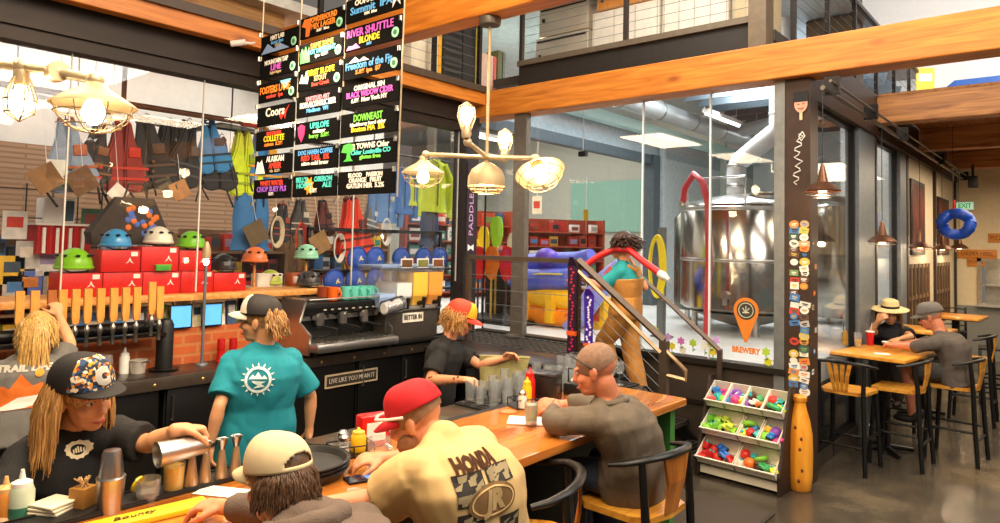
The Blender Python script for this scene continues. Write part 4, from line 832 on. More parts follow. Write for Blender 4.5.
stand(3.42, '#e0743a', 'orange helmet right of the red cartons', .22); stand(3.98, '#8ecfae', 'mint helmet on a post left of the coffee machine', .25)
helmet('#3a3836', (-5.8, 3.95, 1.525), .2, 'dark helmet underneath the mint helmet'); helmet('#a9b83c', (-6.12, 3.72, 1.525), .2, 'olive green helmet left of the mint helmet')
# life vests and clothing on the rail
def pfd(col, acc, loc, s, label, rz=0, hood=False):
    t = thing('life_vest', label, 'life vest', loc, rz, 'life vests on the shop rail'); m1 = mat(col, .7, 0, .12, 20, .3, 90); m2 = mat(acc, .7, 0, .1)
    P = [(-.0, .06), (-.015, .26), (-.03, .43), (-.08, .44), (-.12, .22), (-.2, .02), (-.27, -.2), (-.25, -.3), (-.14, -.37), (-.01, -.34)]
    def pan(poly, x0, d, nm, mm): MB().prism([(a*s, b*s) for a, b in poly], d*s, Matrix(((0, 0, 1, x0*s), (1, 0, 0, 0), (0, 1, 0, -.42*s), (0, 0, 0, 1)))).build(nm, mm, t, smooth=False)
    def rpan(poly, x0, d, nm, mm):
        b = bmesh.new(); v0 = [b.verts.new((x0*s, a*s, c*s-.42*s)) for a, c in poly]; f = b.faces.new(v0); r = bmesh.ops.extrude_face_region(b, geom=[f]); bmesh.ops.translate(b, vec=(d*s, 0, 0), verts=[g for g in r['geom'] if isinstance(g, bmesh.types.BMVert)])
        bmesh.ops.recalc_face_normals(b, faces=b.faces[:]); bmesh.ops.bevel(b, geom=b.edges[:], offset=.02*s, segments=2, affect='EDGES', clamp_overlap=True); MB().bm(b).build(nm, mm, t)
    rpan(P, .02, .07, 'front_panel', m1); rpan([(-a, b) for a, b in P], .02, .07, 'front_panel', m1)
    rpan([(-.26, -.26), (-.2, .02), (-.12, .2), (-.07, .42), (.07, .42), (.12, .2), (.2, .02), (.26, -.26), (.0, -.34)], -.08, .06, 'back_panel', m1)
    for sy in (-1, 1): MB().tube([(.05*s, sy*.06*s, -.0*s), (.0, sy*.05*s, .03*s), (-.05*s, sy*.05*s, -.0*s)], .03*s, 8).build('shoulder_strap', m2, t)
    for z in (-.52, -.64): MB().box((.088*s, -.26*s, z*s), (.1*s, .26*s, z*s+.03*s)).build('belt', m2, t, smooth=False)
    for sy in (-1, 1): MB().tube([(.08*s, sy*.2*s, -.6*s), (.1*s, sy*.24*s, -.75*s), (.06*s, sy*(.2+.05*sy)*s, -.92*s)], .012*s, 6, squash=.4).build('loose_strap', BLACK, t)
    t.rotation_euler.x = rng.uniform(-.16, .16)
    MB().box((.08*s, .04*s, -.38*s), (.11*s, .17*s, -.26*s), bev=.01*s).build('pocket', m2, t)
    MB().tube([(0, -.1*s, .0*s), (0, 0, .03*s), (0, .1*s, .0*s)], .006, 6).tube([(0, 0, .03*s), (0, 0, .07*s), (0, .025*s, .1*s), (0, .05*s, .08*s)], .004, 6).build('hanger', BLACK, t); return t
def hang(px, py, x=-6.4): return on(px, py, x=x)
pf = [('#8fa0b8', '#b0603a', 66, 122, .95, 'grey blue life vest behind the left chandelier'), ('#8a2a20', '#c0301c', 122, 125, .95, 'red and black life vest, leftmost of the dark vests'), ('#2a2624', '#5a4030', 145, 122, 1.0, 'black life vest beside the red one'), ('#26221f', '#6b4a2a', 168, 125, .9, 'black life vest with brown belts'), ('#2c2a2a', '#4a4a4a', 187, 125, .95, 'charcoal life vest left of the blue one'), ('#2f7fb8', '#20303a', 208, 122, .8, 'blue life vest partly behind the steel pole'), ('#242222', '#3a3a3a', 220, 140, .8, 'black life vest left of the yellow one'), ('#c8dc1e', '#8aa010', 242, 134, 1.0, 'bright yellow life vest left of the chalk signs'), ('#2f7fc0', '#e0a020', 262, 130, .95, 'blue life vest half hidden by the chalk signs'), ('#d8391a', '#5a1a10', 350, 200, 1.1, 'orange red life vest below the middle chalk signs')]
for c, a, px, py, s_, lb in pf: pfd(c, a, hang(px, py), s_*.8, lb, rng.uniform(-.5, .5))
def garment(col, loc, s, label, sleeves=True, legs=False, acc=None, name='jacket'):
    t = thing(name, label, 'clothing', loc, 0, 'paddling clothes on the shop rail'); m1 = mat(col, .75, 0, .1, 10, .4, 14)
    def ring(y0, y1, x, z, n=16): return [((x*math.cos(2*PI*k/n)), (y0+y1)/2+(y1-y0)/2*math.sin(2*PI*k/n), z+.006*math.sin(5*k)) for k in range(n)]
    S_ = lambda r: [(a*s, b*s, c*s) for a, b, c in r]
    MB().loft([S_(ring(-.07, .07, .05, .0)), S_(ring(-.2, .2, .06, -.05)), S_(ring(-.22, .22, .09, -.3)), S_(ring(-.21, .21, .08, -.55)), S_(ring(-.24, .24, .1, -.68))]).build('body', m1, t)
    if sleeves:
        for sy in (-1, 1): MB().tube([(0, sy*.16*s, -.06*s), (.02*s, sy*.27*s, -.25*s), (.03*s, sy*.29*s, -.55*s), (.02*s, sy*.28*s, -.74*s)], [.07*s, .065*s, .055*s, .045*s], 10).build('sleeve', m1, t)
    if legs:
        for sy in (-1, 1): MB().tube([(0, sy*.1*s, -.62*s), (.01, sy*.12*s, -.9*s), (0, sy*.13*s, -1.2*s)], [.1*s, .085*s, .07*s], 10).build('leg', m1, t)
    MB().tube([(.04*s, -.06*s, .0), (.07*s, 0, -.04*s), (.04*s, .06*s, 0)], .016*s, 6).build('collar', mat(acc or col, .7, 0, .1), t)
    MB().box((.088*s, -.006, -.6*s), (.094*s, .006, -.06*s)).build('zip', BLACK, t, smooth=False)
    MB().tube([(0, -.18*s, -.03*s), (0, 0, .05*s), (0, .18*s, -.03*s)], .006, 6).tube([(0, 0, .05*s), (0, 0, .1*s), (0, .03*s, .13*s)], .004, 6).build('hanger', STEEL, t); return t
garment('#2f6aa0', hang(252, 190), .9, 'blue paddling bib hanging beside the lower left chalk signs', False, False, '#26262a'); garment('#5f86b8', hang(386, 178), .8, 'blue jacket hanging right of the lowest chalk sign', True); garment('#3f6fb0', hang(402, 170), .8, 'deeper blue jacket left of the narrow yellow one', True); garment('#c6d420', hang(412, 168), .7, 'narrow yellow jacket behind the chandelier lamp', False); garment('#cfe020', hang(434, 160), 1.0, 'wide neon yellow jacket near the corner post'); garment('#3a4a6a', hang(430, 208), .7, 'navy shorts hanging under the neon jacket', False, False, None, 'shorts')

for k in range(12): pass
t = thing('tote_bag', 'dark bag with blue and orange flower print in the shop window', 'bag', hang(136, 198, -6.15)); MB().loft([[(-.08, -.34, -.4), (.06, -.34, -.4), (.06, .24, -.4), (-.08, .24, -.4)], [(-.09, -.36, -.3), (.07, -.36, -.3), (.07, .26, -.3), (-.09, .26, -.3)], [(-.04, -.16, 0), (.03, -.16, 0), (.03, .14, 0), (-.04, .14, 0)]]).build('bag_body', mat('#3a2f28', .8, 0, .2), t)
m = MB(); m2 = MB()
for k in range(26): (m if k % 2 else m2).ell((.068-.03*(1-k/26)*1.0, rng.uniform(-.1, .2)*(1-.3*(1-k/26)), -.09-.24*(k/26)), (.012, .03, .03), 8, 5)
m.build('flower_print', mat('#4a6ab8', .7), t); m2.build('flower_print', mat('#d8702a', .7), t); MB().tube([(0, -.1, -.02), (0, -.06, .12), (0, .06, .12), (0, .1, -.02)], .01, 6).build('handle', mat('#3a2f28', .8, 0, .2), t)
for i, (px, py, c, w_, a_) in enumerate(((46, 178, '#8a6238', .2, .6), (82, 181, '#6b4a2c', .2, .6), (57, 169, '#d6d6cf', .15, .05), (180, 190, '#b07a4a', .16, .5), (118, 193, '#efe6da', .13, .9), (256, 233, '#5b4a2e', .22, .5), (320, 243, '#8a6a3e', .22, .5))):
    t = thing('price_card', 'hang tag card dangling in the shop window, %s' % ['brown, furthest left', 'brown, second from left', 'white, below the grey blue vest', 'tan, under the charcoal vest', 'white folded, above the flower bag', 'dark, left of the orange vest', 'olive, right of the mint helmet'][i], 'card', hang(px, py, -6.22), 0, 'hang tag cards')
    MB().box((-.003, -w_/2, -w_/2), (.003, w_/2, w_/2), Matrix.Rotation(a_, 4, 'X')).build('card', mat(c, .7, 0, .15), t, smooth=False); zr_ = (3.05 if i < 5 else 2.62)-t.location.z; MB().tube([(0, 0, w_*.5), (-.18, 0, zr_)], .002, 5).build('string', WHITE, t)
# rails and pipes
t = thing('clothes_rail', 'black clothes rail carrying vests in the shop window', 'rail', (-6.4, 4, 3.05)); MB().cyl((0, -2.6, 0), (0, 2.6, 0), .012).build('bar', BLACK, t); [MB().cyl((0, y, 0), (0, y, 1.15), .008, n=6).build('hanger_rod', STEEL, t) for y in (-2.4, -.6, 1.2, 2.5)]
t = thing('clothes_rail', 'lower black clothes rail with the blue bib and jackets', 'rail', (-6.4, 4.6, 2.62)); MB().cyl((0, -1.4, 0), (0, 1.7, 0), .012).build('bar', BLACK, t); [MB().cyl((0, y, 0), (0, y, 1.58), .008, n=6).build('hanger_rod', STEEL, t) for y in (-1.2, .3, 1.6)]
t = thing('sprinkler_pipe', 'brown sprinkler pipe with a red end cap above the vests', 'pipe', (-6.2, 1.5, 3.11)); MB().cyl((0, -2.5, 0), (0, 1.95, .0), .026).build('pipe', mat('#6b4226', .5, .3, .2), t); MB().cyl((0, 1.9, 0), (0, 2.05, 0), .04).build('end_cap', mat('#b03a1e', .4), t); MB().cyl((0, .82, -.12), (0, .82, .9), .02).build('riser', mat('#6b4226', .5, .3, .2), t)
t = thing('conduit', 'grey bent conduit running behind the vests', 'conduit', (-6.6, 2.9, 3.0)); MB().tube([(0, -1.2, .12), (0, -.3, .08), (0, .1, -.0), (0, .5, .12), (0, .9, .1), (0, 2.2, .06)], .03, 10).build('tube', mat('#b5b0a8', .4, .5), t); [MB().cyl((0, y, .1), (0, y, 1.2), .006, n=6).build('hanger_rod', STEEL, t) for y in (-.8, 1.5)]
# round blue throw bags on their shelf
t = thing('display_shelf', 'dark two level display shelf holding round blue throw bags', 'shelf', (-6.15, 5.1, .92)); [MB().box((-.16, -.85, z), (.1, 1.15, z+.025)).build('shelf_board', STEEL_DK, t, smooth=False) for z in (.48, .72)]
for y in (-.85, 1.12):
    MB().box((-.16, y, 0), (-.12, y+.03, 1.2)).build('upright', STEEL_DK, t, smooth=False)
MB().box((-.16, -.85, 1.16), (-.12, 1.15, 1.2)).build('top_bar', STEEL_DK, t, smooth=False)
bag0 = None
for i, (y, z, lb) in enumerate(((4.695, 1.70, 'round blue throw bag, upper left and largest of the cluster'), (4.95, 1.64-.0, 'round blue throw bag right of the largest one'), (5.33, 1.62, 'round blue throw bag left of the paired ones above the dispenser'), (5.68, 1.62, 'round blue throw bag, left of the pair near the corner post'), (5.95, 1.62, 'round blue throw bag, right of the pair near the corner post'), (4.40, 1.49, 'round blue throw bag at the left end of the lower level'), (4.68, 1.49, 'round blue throw bag, middle of the lower level'), (4.96, 1.49, 'round blue throw bag, right end of the lower level'))):
    base = 1.79 if i < 5 else 1.55
    if bag0 is None:
        bag0 = thing('throw_bag', lb, 'throw bag', (-6.02, y, base), 0, 'round blue throw bags'); MB().ell((0, 0, .0), (.06, .122, .122), 24, 13).build('bag', mat('#1c4fb0', .6, 0, .1, 20, .3, 60), bag0); MB().tube([(.02, .123*math.cos(a*PI/14), .123*math.sin(a*PI/14)) for a in range(29)], .01, 6).build('piping', mat('#163a86', .6), bag0)
        MB().prism([(-.03, -.03), (-.02, .01), (0, .035), (.012, 0), (.035, -.01), (.01, -.02), (0, -.005)], .004, FACE((1, 0, 0), (.058, .02, 0))).build('logo', mat('#e8d9a0', .6), bag0, smooth=False); bag0.scale = (1.0,)*3
    else: dup(bag0, (-6.02, y, base), 0, lb, scale=1.0)
# booklets and tablets in the slot below the shelf
bc = ['#d8d2c4', '#9fb4c8', '#3f7fd0', '#c8c0b0', '#4a5a6a', '#4f9ae0', '#d0d8dc', '#3a3a3a', '#6b5a48', '#88b04a', '#b8c020', '#c05a30', '#d9cfae', '#7fa0b0', '#e0ddd4', '#2f4f70']
for i in range(16):
    px = 62+i*11.5; w_ = .085; y = on(px, 318, x=-5.62).y
    lb = 'booklet standing in the slot under the shop shelf'; 
    t = thing('booklet', lb, 'booklet', (-5.655, y, 1.238), 0, 'booklets under the shop shelf'); hh = rng.uniform(.17, .215)
    MB().box((-.03, -w_/2, 0), (-.005, w_/2, hh), Matrix.Rotation(-.12, 4, 'Y')).build('cover', mat(bc[i], .5, 0, .15, 30), t, smooth=False); MB().box((-.004, -w_*.35, hh*.5), (-.002, w_*.35, hh*.8), Matrix.Rotation(-.12, 4, 'Y')).build('title_block', mat(bc[(i*5+3) % 16], .5), t, smooth=False)
for px, lb in ((181, 'tablet with a blue lit screen under the shop shelf'), (212, 'second blue tablet screen, right of the slim steel pole')):
    t = thing('tablet', lb, 'tablet', (-5.57, on(px, 318, x=-5.57).y, 1.24)); MB().box((-.012, -.09, 0), (.0, .09, .2), bev=.006).build('case', BLACK, t); MB().box((0, -.08, .015), (.002, .08, .185)).build('screen', mat('#5aa8f0', .2, 0, .05, emit=.7), t, smooth=False)
# racks and goods deeper in the shop
def rack(label, loc, w, h, n, rz=0, back=True, col='#8a6a48'):
    t = thing('display_rack', label, 'rack', loc, rz); m_ = mat(col, .6, 0, .1)
    for k in range(n): MB().box((-.2, -w/2, .1+(h-.1)*k/n), (.15, w/2, .125+(h-.1)*k/n)).build('shelf_board', m_, t, smooth=False)
    for sy in (-1, 1): MB().box((-.2, sy*w/2-.02, 0), (.15, sy*w/2+.02, h)).build('side', m_, t, smooth=False)
    if back: MB().box((-.22, -w/2, 0), (-.2, w/2, h)).build('back_panel', m_, t, smooth=False)
    return t
GC = ['#c8321e', '#e0b020', '#e8e4da', '#3a4a58', '#4a7fb8', '#6a4a30', '#d8d0c0', '#8a3a2a', '#2a2826', '#d07a30', '#7a9a4a', '#b8b0a8', '#9a8ab0', '#38806a']
good_p = {}
def goods(kind, label, grp, loc, rz, sz, col):
    if kind not in good_p:
        t = thing(kind, label, {'goods_pack': 'package', 'hang_pack': 'package'}[kind], (0, 0, 0), 0, grp)
        MB().box((-.5, -.5, 0), (.5, .5, 1), bev=.03).build('pack', mat(GC[0], .6, 0, .12), t); MB().box((.5, -.38, .25), (.51, .38, .7)).build('label_panel', WHITE, t, smooth=False); good_p[kind] = t; t.location = loc; t.rotation_euler = (0, 0, rz); t.scale = sz
    else: dup(good_p[kind], loc, rz, scale=sz, swap={'pack': mat(col, .6, 0, .12), 'label_panel': mat(rng.choice(GC), .6, 0, .12)})
def fill(loc, w, h, n, per, rz=0, cols=GC):
    c, s_ = math.cos(rz), math.sin(rz)
    for k in range(n):
        for i in range(per):
            if rng.random() < .1: continue
            y = -w/2+.08+(w-.16)*(i+.5)/per; sh = (h-.1)/n; hh = sh*rng.uniform(.5, .85); x = rng.uniform(-.06, .04)
            goods('goods_pack', 'packaged goods standing on the shop racks', 'packaged goods on the shop racks', (loc[0]+c*x-s_*y, loc[1]+s_*x+c*y, loc[2]+.126+sh*k), rz, (rng.uniform(.1, .16), (w-.16)/per*rng.uniform(.7, .92), hh), rng.choice(cols))
for lb, loc, w, h, n, per, rz in (('low wooden rack of goods at the far left of the shop', (-7.2, 1.45, .92), 1.1, 1.05, 4, 7, 0), ('second wooden rack of goods, behind the red cartons', (-7.4, 2.7, .92), 1.2, 1.1, 4, 7, 0), ('third wooden rack of goods, behind the orange helmet', (-7.3, 4.0, .92), 1.1, 1.15, 4, 7, 0), ('fourth rack of goods behind the blue throw bags', (-7.4, 5.5, .92), 1.4, 1.2, 4, 8, 0),
        ('tall rack of red and yellow goods beyond the raft', (-9.2, 9.6, .92), 2.2, 1.7, 5, 8, -.4), ('second tall rack of goods below the mint wall', (-10.6, 11.6, .92), 2.2, 1.7, 5, 8, -.4), ('third tall rack of goods near the dark opening frame', (-8.4, 12.0, .92), 1.8, 1.6, 5, 7, -.5)):
    rack(lb, loc, w, h, n, rz, col='#8a6a48' if loc[0] > -8 else '#a8482e'); fill(loc, w, h, n, per, rz, GC if loc[0] > -8 else ['#c8321e', '#d8a020', '#e8e4da', '#3a5a78', '#c85030', '#9a9a90', '#b0341e', '#4a8a80'])
m_ = mat('#c02018', .8, 0, .1)
t = thing('skirted_stand', 'red and white skirted stand with a white box on top', 'stand', (-7.0, on(58, 230, x=-7).y, .86)); m = MB(); rr = []
for k in range(33): a = -.28+.56*k/32; rr.append(a*.75)
m.loft([[(x, y, z) for x, y in ((.02*math.sin(9*i)+.2, rr[i]) for i in range(33))]+[(-.2, rr[32], z), (-.2, rr[0], z)] for z in (.95, 1.2)]); m.build('skirt', m_, t); m = MB(); [m.box((.19, -.18+.1*i, .96), (.222, -.155+.1*i, 1.18)) for i in range(4)]; m.build('white_stripe', WHITE, t, smooth=False); MB().box((-.22, -.23, 1.2), (.22, .23, 1.22)).build('top', WHITE, t, smooth=False); MB().cyl((0, 0, .06), (0, 0, 1.2), .02).lathe([(.18, .06), (.17, .08)]).build('post', STEEL_DK, t)
t = thing('carton', 'white box on the red skirted stand', 'box', (-7.0, on(56, 220, x=-7).y, 2.082)); MB().box((-.1, -.13, 0), (.12, .11, .22), bev=.004).build('box', WHITE, t); MB().box((.12, .02, .02), (.122, .1, .2)).build('print', mat('#3a5a6a', .6), t, smooth=False)
for i, (px, py, c) in enumerate(((15, 225, '#d8d4ce'), (12, 270, '#e8b82a'), (28, 255, '#b8b4ae'), (30, 285, '#4a70c8'), (48, 262, '#e0ded8'), (55, 285, '#9a948c'), (15, 290, '#c8c0b4'), (92, 222, '#3f6f48'), (75, 258, '#e6e2da'))):
    t = thing('booklet', 'leaflet card on the wall rack at the left of the shop', 'leaflet', on(px, py, x=-6.9), 0, 'leaflets on the wall rack'); MB().box((-.01, -.09, -.12), (.0, .09, .12)).build('card', mat(c, .6, 0, .15), t, smooth=False); MB().box((0, -.06, -.02), (.002, .06, .07)).build('print', mat(GC[(i*3) % 14], .6), t, smooth=False)
t = thing('wire_rack', 'wire leaflet rack at the left end of the shop', 'rack', (-6.93, 1.75, .92)); m = MB(); [m.cyl((0, -.5+.2*i, 0), (0, -.5+.2*i, 1.5), .006, n=6) for i in range(7)]; [m.cyl((0, -.5, .2+.25*i), (0, .7, .2+.25*i), .006, n=6) for i in range(6)]; m.build('wire_grid', BLACK, t)

for i, (px, py, c, a, s_, lb) in enumerate(((282, 205, '#2a2a2c', '#8a3a2a', .5, 'small dark life vest right of the blue bib'), (300, 200, '#3a3a3a', '#b0a898', .5, 'small charcoal life vest behind the lowest chalk signs'), (322, 202, '#5a2a24', '#20201f', .5, 'small maroon life vest left of the orange one'), (372, 200, '#6b6a66', '#c8c4bc', .5, 'small grey life vest right of the orange one'), (100, 128, '#3a3230', '#8a5a3a', .62, 'dark vest between the grey blue vest and the red one'))): pfd(c, a, hang(px, py), s_, lb, rng.uniform(-.4, .4))
for i, (px, py, c, lb) in enumerate(((276, 232, '#c8b898', 'coil of pale rope left of the hang tags'), (300, 238, '#a02a20', 'coil of red rope above the mint helmet'), (338, 248, '#d8d0c0', 'coil of white rope below the orange vest'), (385, 232, '#e0ddd4', 'coil of white rope under the blue jackets'))):
    t = thing('rope_coil', lb, 'rope', hang(px, py, -6.35), 0, 'rope coils on the shop rail'); m = MB()
    for k in range(4): m.tube([(.01*k, (.05+.008*k)*math.sin(a*PI/9), (.13+.01*k)*math.cos(a*PI/9)) for a in range(19)], .008, 6)
    m.build('coil', mat(c, .7, 0, .1), t); MB().tube([(0, 0, .13), (-.05, 0, 2.62-t.location.z)], .004, 5).build('hanging_loop', mat(c, .7, 0, .1), t)
for i, (px, py, c, lb) in enumerate(((275, 258, '#d8d2c8', 'white carton on the shelf left of the olive helmet'), (296, 276, '#b8582a', 'orange carton beside the olive helmet'), (322, 270, '#3a3a40', 'dark carton right of the mint helmet stand'), (262, 285, '#e0d8c8', 'cream carton under the orange helmet stand'))):
    p = on(min(px, 312), py+8, x=-6.05); t = thing('carton', lb, 'box', (-6.08, p.y, 1.516)); MB().box((-.06, -.07, 0), (.06, .07, .13), bev=.003).build('box', mat(c, .6, 0, .1), t); MB().box((.06, -.05, .03), (.062, .03, .1)).build('label_panel', mat('#e8e0d0' if i else '#c83a2a', .6), t, smooth=False)
# ================================================================ brewery behind the glass
TANKM = mat('#b8b4ac', .16, 1., .05, 2)
t = thing('brew_tank', 'large steel brewing tank with a domed top behind the glass', 'tank', (-3.38, 8.95, .92))
MB().lathe([(.74, .28), (.8, .32), (.8, 1.6), (.78, 1.63)], n=64).build('shell', TANKM, t)
MB().lathe([(.79, 1.62), (.74, 1.66), (.4, 1.74), (.16, 1.78), (.15, 1.78)], n=48).build('dome', STEEL, t)
MB().lathe([(.805, 1.54), (.815, 1.55), (.815, 1.58), (.805, 1.59)], n=48, cap=False).lathe([(.803, .9), (.808, .91), (.808, .93), (.803, .94)], n=48, cap=False).build('seam_band', STEEL, t)
MB().lathe([(.72, .26), (.4, .14), (.06, .04)][::-1], n=40).build('cone', STEEL, t)
for k in range(4):
    a = k*PI/2+.6; MB().cyl((.62*math.cos(a), .62*math.sin(a), 0), (.62*math.cos(a), .62*math.sin(a), .34), .04).build('leg', STEEL, t)
MB().lathe([(.16, 1.76), (.16, 1.8), (.2, 1.82), (.2, 1.84)], (.35, -.2, -.06), 20).build('manway', STEEL, t)
MB().tube([(-.5, -.62, 1.6), (-.5, -.62, 1.95), (.3, -.75, 1.95), (.3, -.75, 1.6)], .014, 8).build('guard_rail', STEEL, t)
MB().cyl((.1, -.79, .5), (.1, -.88, .5), .05).cyl((.1, -.85, .5), (.1, -.85, .38), .03).build('valve', STEEL, t)
t = thing('flue_duct', 'silver flue duct rising from the tank and bending right', 'duct', (-3.48, 8.95, 2.7))
fl = mat('#d0d2d2', .45, .45, .08)
MB().tube([(0, 0, -.0), (0, 0, .38), (.06, 0, .46), (.5, -.02, .78), (.56, -.02, .86), (.56, -.02, 2.25)], .125, 20).build('duct', fl, t); m = MB()
for z in (.1, .36): m.lathe([(.126, z), (.135, z+.01), (.135, z+.03), (.126, z+.04)], n=20, cap=False)
for z in (1.0, 1.5): m.lathe([(.126, z), (.135, z+.01), (.135, z+.03), (.126, z+.04)], (.56, -.02, 0), n=20, cap=False)
m.build('joint_band', STEEL, t)
t = thing('brew_tank', 'narrower steel tank standing behind the large one', 'tank', (-2.75, 10.9, .92)); MB().lathe([(.3, .1), (.5, .4), (.5, 1.7), (.3, 1.85)], n=40).build('shell', TANKM, t); [MB().cyl((.35*math.cos(a), .35*math.sin(a), 0), (.35*math.cos(a), .35*math.sin(a), .4), .03).build('leg', STEEL, t) for a in (.5, 2.1, 3.7, 5.3)]
t = thing('brew_tank', 'dark tinted cylinder left of the large tank', 'tank', (-4.42, 9.75, .92)); MB().lathe([(.25, .15), (.3, .2), (.3, 1.5), (.22, 1.6)], n=40).build('shell', mat('#6f7268', .2, .9), t); [MB().cyl((.2*math.cos(a), .2*math.sin(a), 0), (.2*math.cos(a), .2*math.sin(a), .25), .025).build('leg', STEEL, t) for a in (.5, 2.6, 4.7)]
ph = [on(683, 205, y=8.0), on(685, 188, y=7.95), on(694, 174, y=7.9), on(703, 182, y=7.8), on(708, 205, y=7.75), on(709, 260, y=7.7), on(707, 320, y=7.7), on(706, 340, y=7.7)]
t = thing('red_hose', 'thick red hose arching over the front of the tank', 'hose', ph[-1]); MB().tube(ph, .04, 12).build('hose', mat('#b8323a', .4, 0, .08), t, world=True); MB().cyl(ph[-1], ph[-1]-Vector((0, 0, .1)), .05).build('coupling', STEEL, t, world=True); MB().cyl(ph[0]-Vector((0, 0, .02)), ph[0]+Vector((0, 0, .05)), .05).build('coupling', STEEL, t, world=True)
pc = on(659, 268, y=7.4)
t = thing('hose_post', 'grey post carrying a coiled yellow hose', 'post', (pc.x, 7.45, .92)); MB().box((-.04, -.02, 0), (.04, .06, 1.3)).build('post', GREYST, t, smooth=False); MB().box((-.12, -.02, 0), (.12, .1, .02)).build('foot', GREYST, t, smooth=False); MB().cyl((0, -.1, 1.13), (0, .0, 1.13), .02).build('hook', STEEL, t)
t = thing('yellow_hose', 'coiled yellow hose hanging on the post left of the tank', 'hose', (pc.x, 7.37, .92)); m = MB()
for k in range(5):
    w_ = .06+.012*k; m.tube([(w_*math.sin(a*PI/12)+.012*k-.03, -.012*k, .84+(.3+.016*k)*math.cos(a*PI/12)) for a in range(25)], .012, 8)
m.build('coil', mat('#e6d21a', .45, 0, .05), t); MB().tube([(.02, -.02, 1.13), (.1, -.02, .9), (.08, -.03, .45)], .012, 8).build('tail', mat('#e6d21a', .45, 0, .05), t)
# ceiling services
t = thing('air_duct', 'long round silver duct under the brewery ceiling', 'duct', (-5.45, 11.2, 4.3)); MB().cyl((0, -3.2, 0), (0, 4.2, 0), .16, n=24).build('duct', mat('#cfd2d2', .35, .6, .05), t); m = MB()
for k in range(5): m.tube([(0, -2+k*1.3, 0), (0, -1.96+k*1.3, 0)], .17, 24)
m.build('joint_band', STEEL, t); [MB().cyl((0, y, .14), (0, y, .66), .008, n=6).build('hanger_rod', STEEL, t) for y in (-1.5, 1.2, 2.8)]
t = thing('air_duct', 'second silver duct crossing towards the flue', 'duct', (-3.9, 11.6, 4.3)); MB().cyl((-1.1, 1.6, 0), (1.2, -.3, -.1), .12, n=20).build('duct', mat('#cfd2d2', .35, .6, .05), t); [MB().cyl((x, .7-.73*x, .05), (x, .7-.73*x, .66), .008, n=6).build('hanger_rod', STEEL, t) for x in (-.7, .7)]
tl = mat('#f4faff', .4, 0, 0, emit=6.)
for i, (x, y, z, lb) in enumerate(((-4.75, 11.6, 4.25, 'long fluorescent strip light above the tank'), (-3.4, 13.4, 4.4, 'fluorescent strip light further back over the brewery'), (-4.9, 14.6, 4.42, 'fluorescent strip light right of the round duct'))):
    t = thing('ceiling_light', lb, 'light', (x, y, z)); MB().box((-.06, -.75, 0), (.06, .75, .06)).build('housing', WHITE, t, smooth=False); MB().cyl((0, -.72, -.02), (0, .72, -.02), .022).build('tube', tl, t); [MB().cyl((0, yy, .06), (0, yy, 4.95-z), .006, n=6).build('hanger_rod', STEEL, t) for yy in (-.6, .6)]
for i, (x, y, lb) in enumerate(((-8.2, 9.2, 'strip light over the far shop, nearest the glass'), (-10.0, 11.2, 'strip light over the mint walled part of the shop'), (-7.0, 2.6, 'strip light above the life vests'))):
    z = 3.9 if i < 2 else 4.0; t = thing('ceiling_light', lb, 'light', (x, y, z)); MB().box((-.06, -.6, 0), (.06, .6, .06)).build('housing', WHITE, t, smooth=False); MB().cyl((0, -.58, -.02), (0, .58, -.02), .022).build('tube', tl, t); [MB().cyl((0, yy, .06), (0, yy, (4.95 if i < 2 else 4.2)-z), .006, n=6).build('hanger_rod', STEEL, t) for yy in (-.5, .5)]
p = on(583, 154, y=6.9); t = thing('pull_cord', 'white cord with a small black box hanging behind the glass', 'cord', p); MB().cyl((0, 0, 0), (0, 0, 4.95-p.z), .005, n=6).build('cord', WHITE, t); MB().box((-.05, -.03, -.03), (.05, .03, .03)).build('box', BLACK, t, smooth=False)
# paddles, rafts
def paddle(px, py, col, label, y=7.25, h=None):
    p = on(px, py, y=y); t = thing('paddle', label, 'paddle', (p.x, y, .92), rng.uniform(-.2, .2), 'kayak paddles standing by the corner post'); top = p.z-.92
    pr = [(0, -.0), (.07, .06), (.115, .2), (.11, .36), (.07, .46), (0, .48), (-.07, .46), (-.115, .36), (-.11, .2), (-.07, .06)]
    MB().prism([(a, b) for a, b in pr], .014, Matrix(((1, 0, 0, 0), (0, 0, 1, -.007), (0, 1, 0, top-.48), (0, 0, 0, 1)))).build('blade', mat(col, .4, 0, .08), t, smooth=False); MB().cyl((0, 0, 0), (0, 0, top-.44), .015, n=10).build('shaft', mat('#c9a040' if rng.random() < .5 else '#2a2a2a', .5), t)
for px, py, c, y, lb in ((468, 224, '#d4dce0', 7.5, 'white kayak paddle blade next to the corner post'), (474, 238, '#f0c81a', 7.25, 'yellow kayak paddle, left one'), (484, 226, '#f2d020', 7.5, 'yellow kayak paddle, taller and right of the first'), (479, 246, '#c01f1a', 7.0, 'dark red paddle blade on the left'), (497, 216, '#9ad81e', 7.5, 'tall lime green paddle blade'), (507, 246, '#b81a20', 7.0, 'dark red paddle blade below the lime one'), (514, 232, '#c8d0b0', 7.4, 'pale green paddle blade beside the grey post'), (492, 246, '#e0781a', 7.1, 'orange paddle blade between the red ones')): paddle(px, py, c, lb, y)
t = thing('paddle_rack', 'low black paddle rack at the corner post', 'rack', (-6.1, 7.2, .92)); MB().box((-.6, -.35, 0), (.6, .45, .05)).build('base', BLACK, t, smooth=False); MB().box((-.6, .4, .05), (.6, .44, .9)).build('back_panel', STEEL_DK, t, smooth=False)
BLU = mat('#4a5ac0', .45, 0, .08); ORG = mat('#f08a12', .45, 0, .08); YLW = mat('#f0b81a', .5, 0, .05)
t = thing('orange_raft', 'orange and yellow inflated raft standing under the blue raft', 'raft', (-5.35, 7.35, .92), -.1)
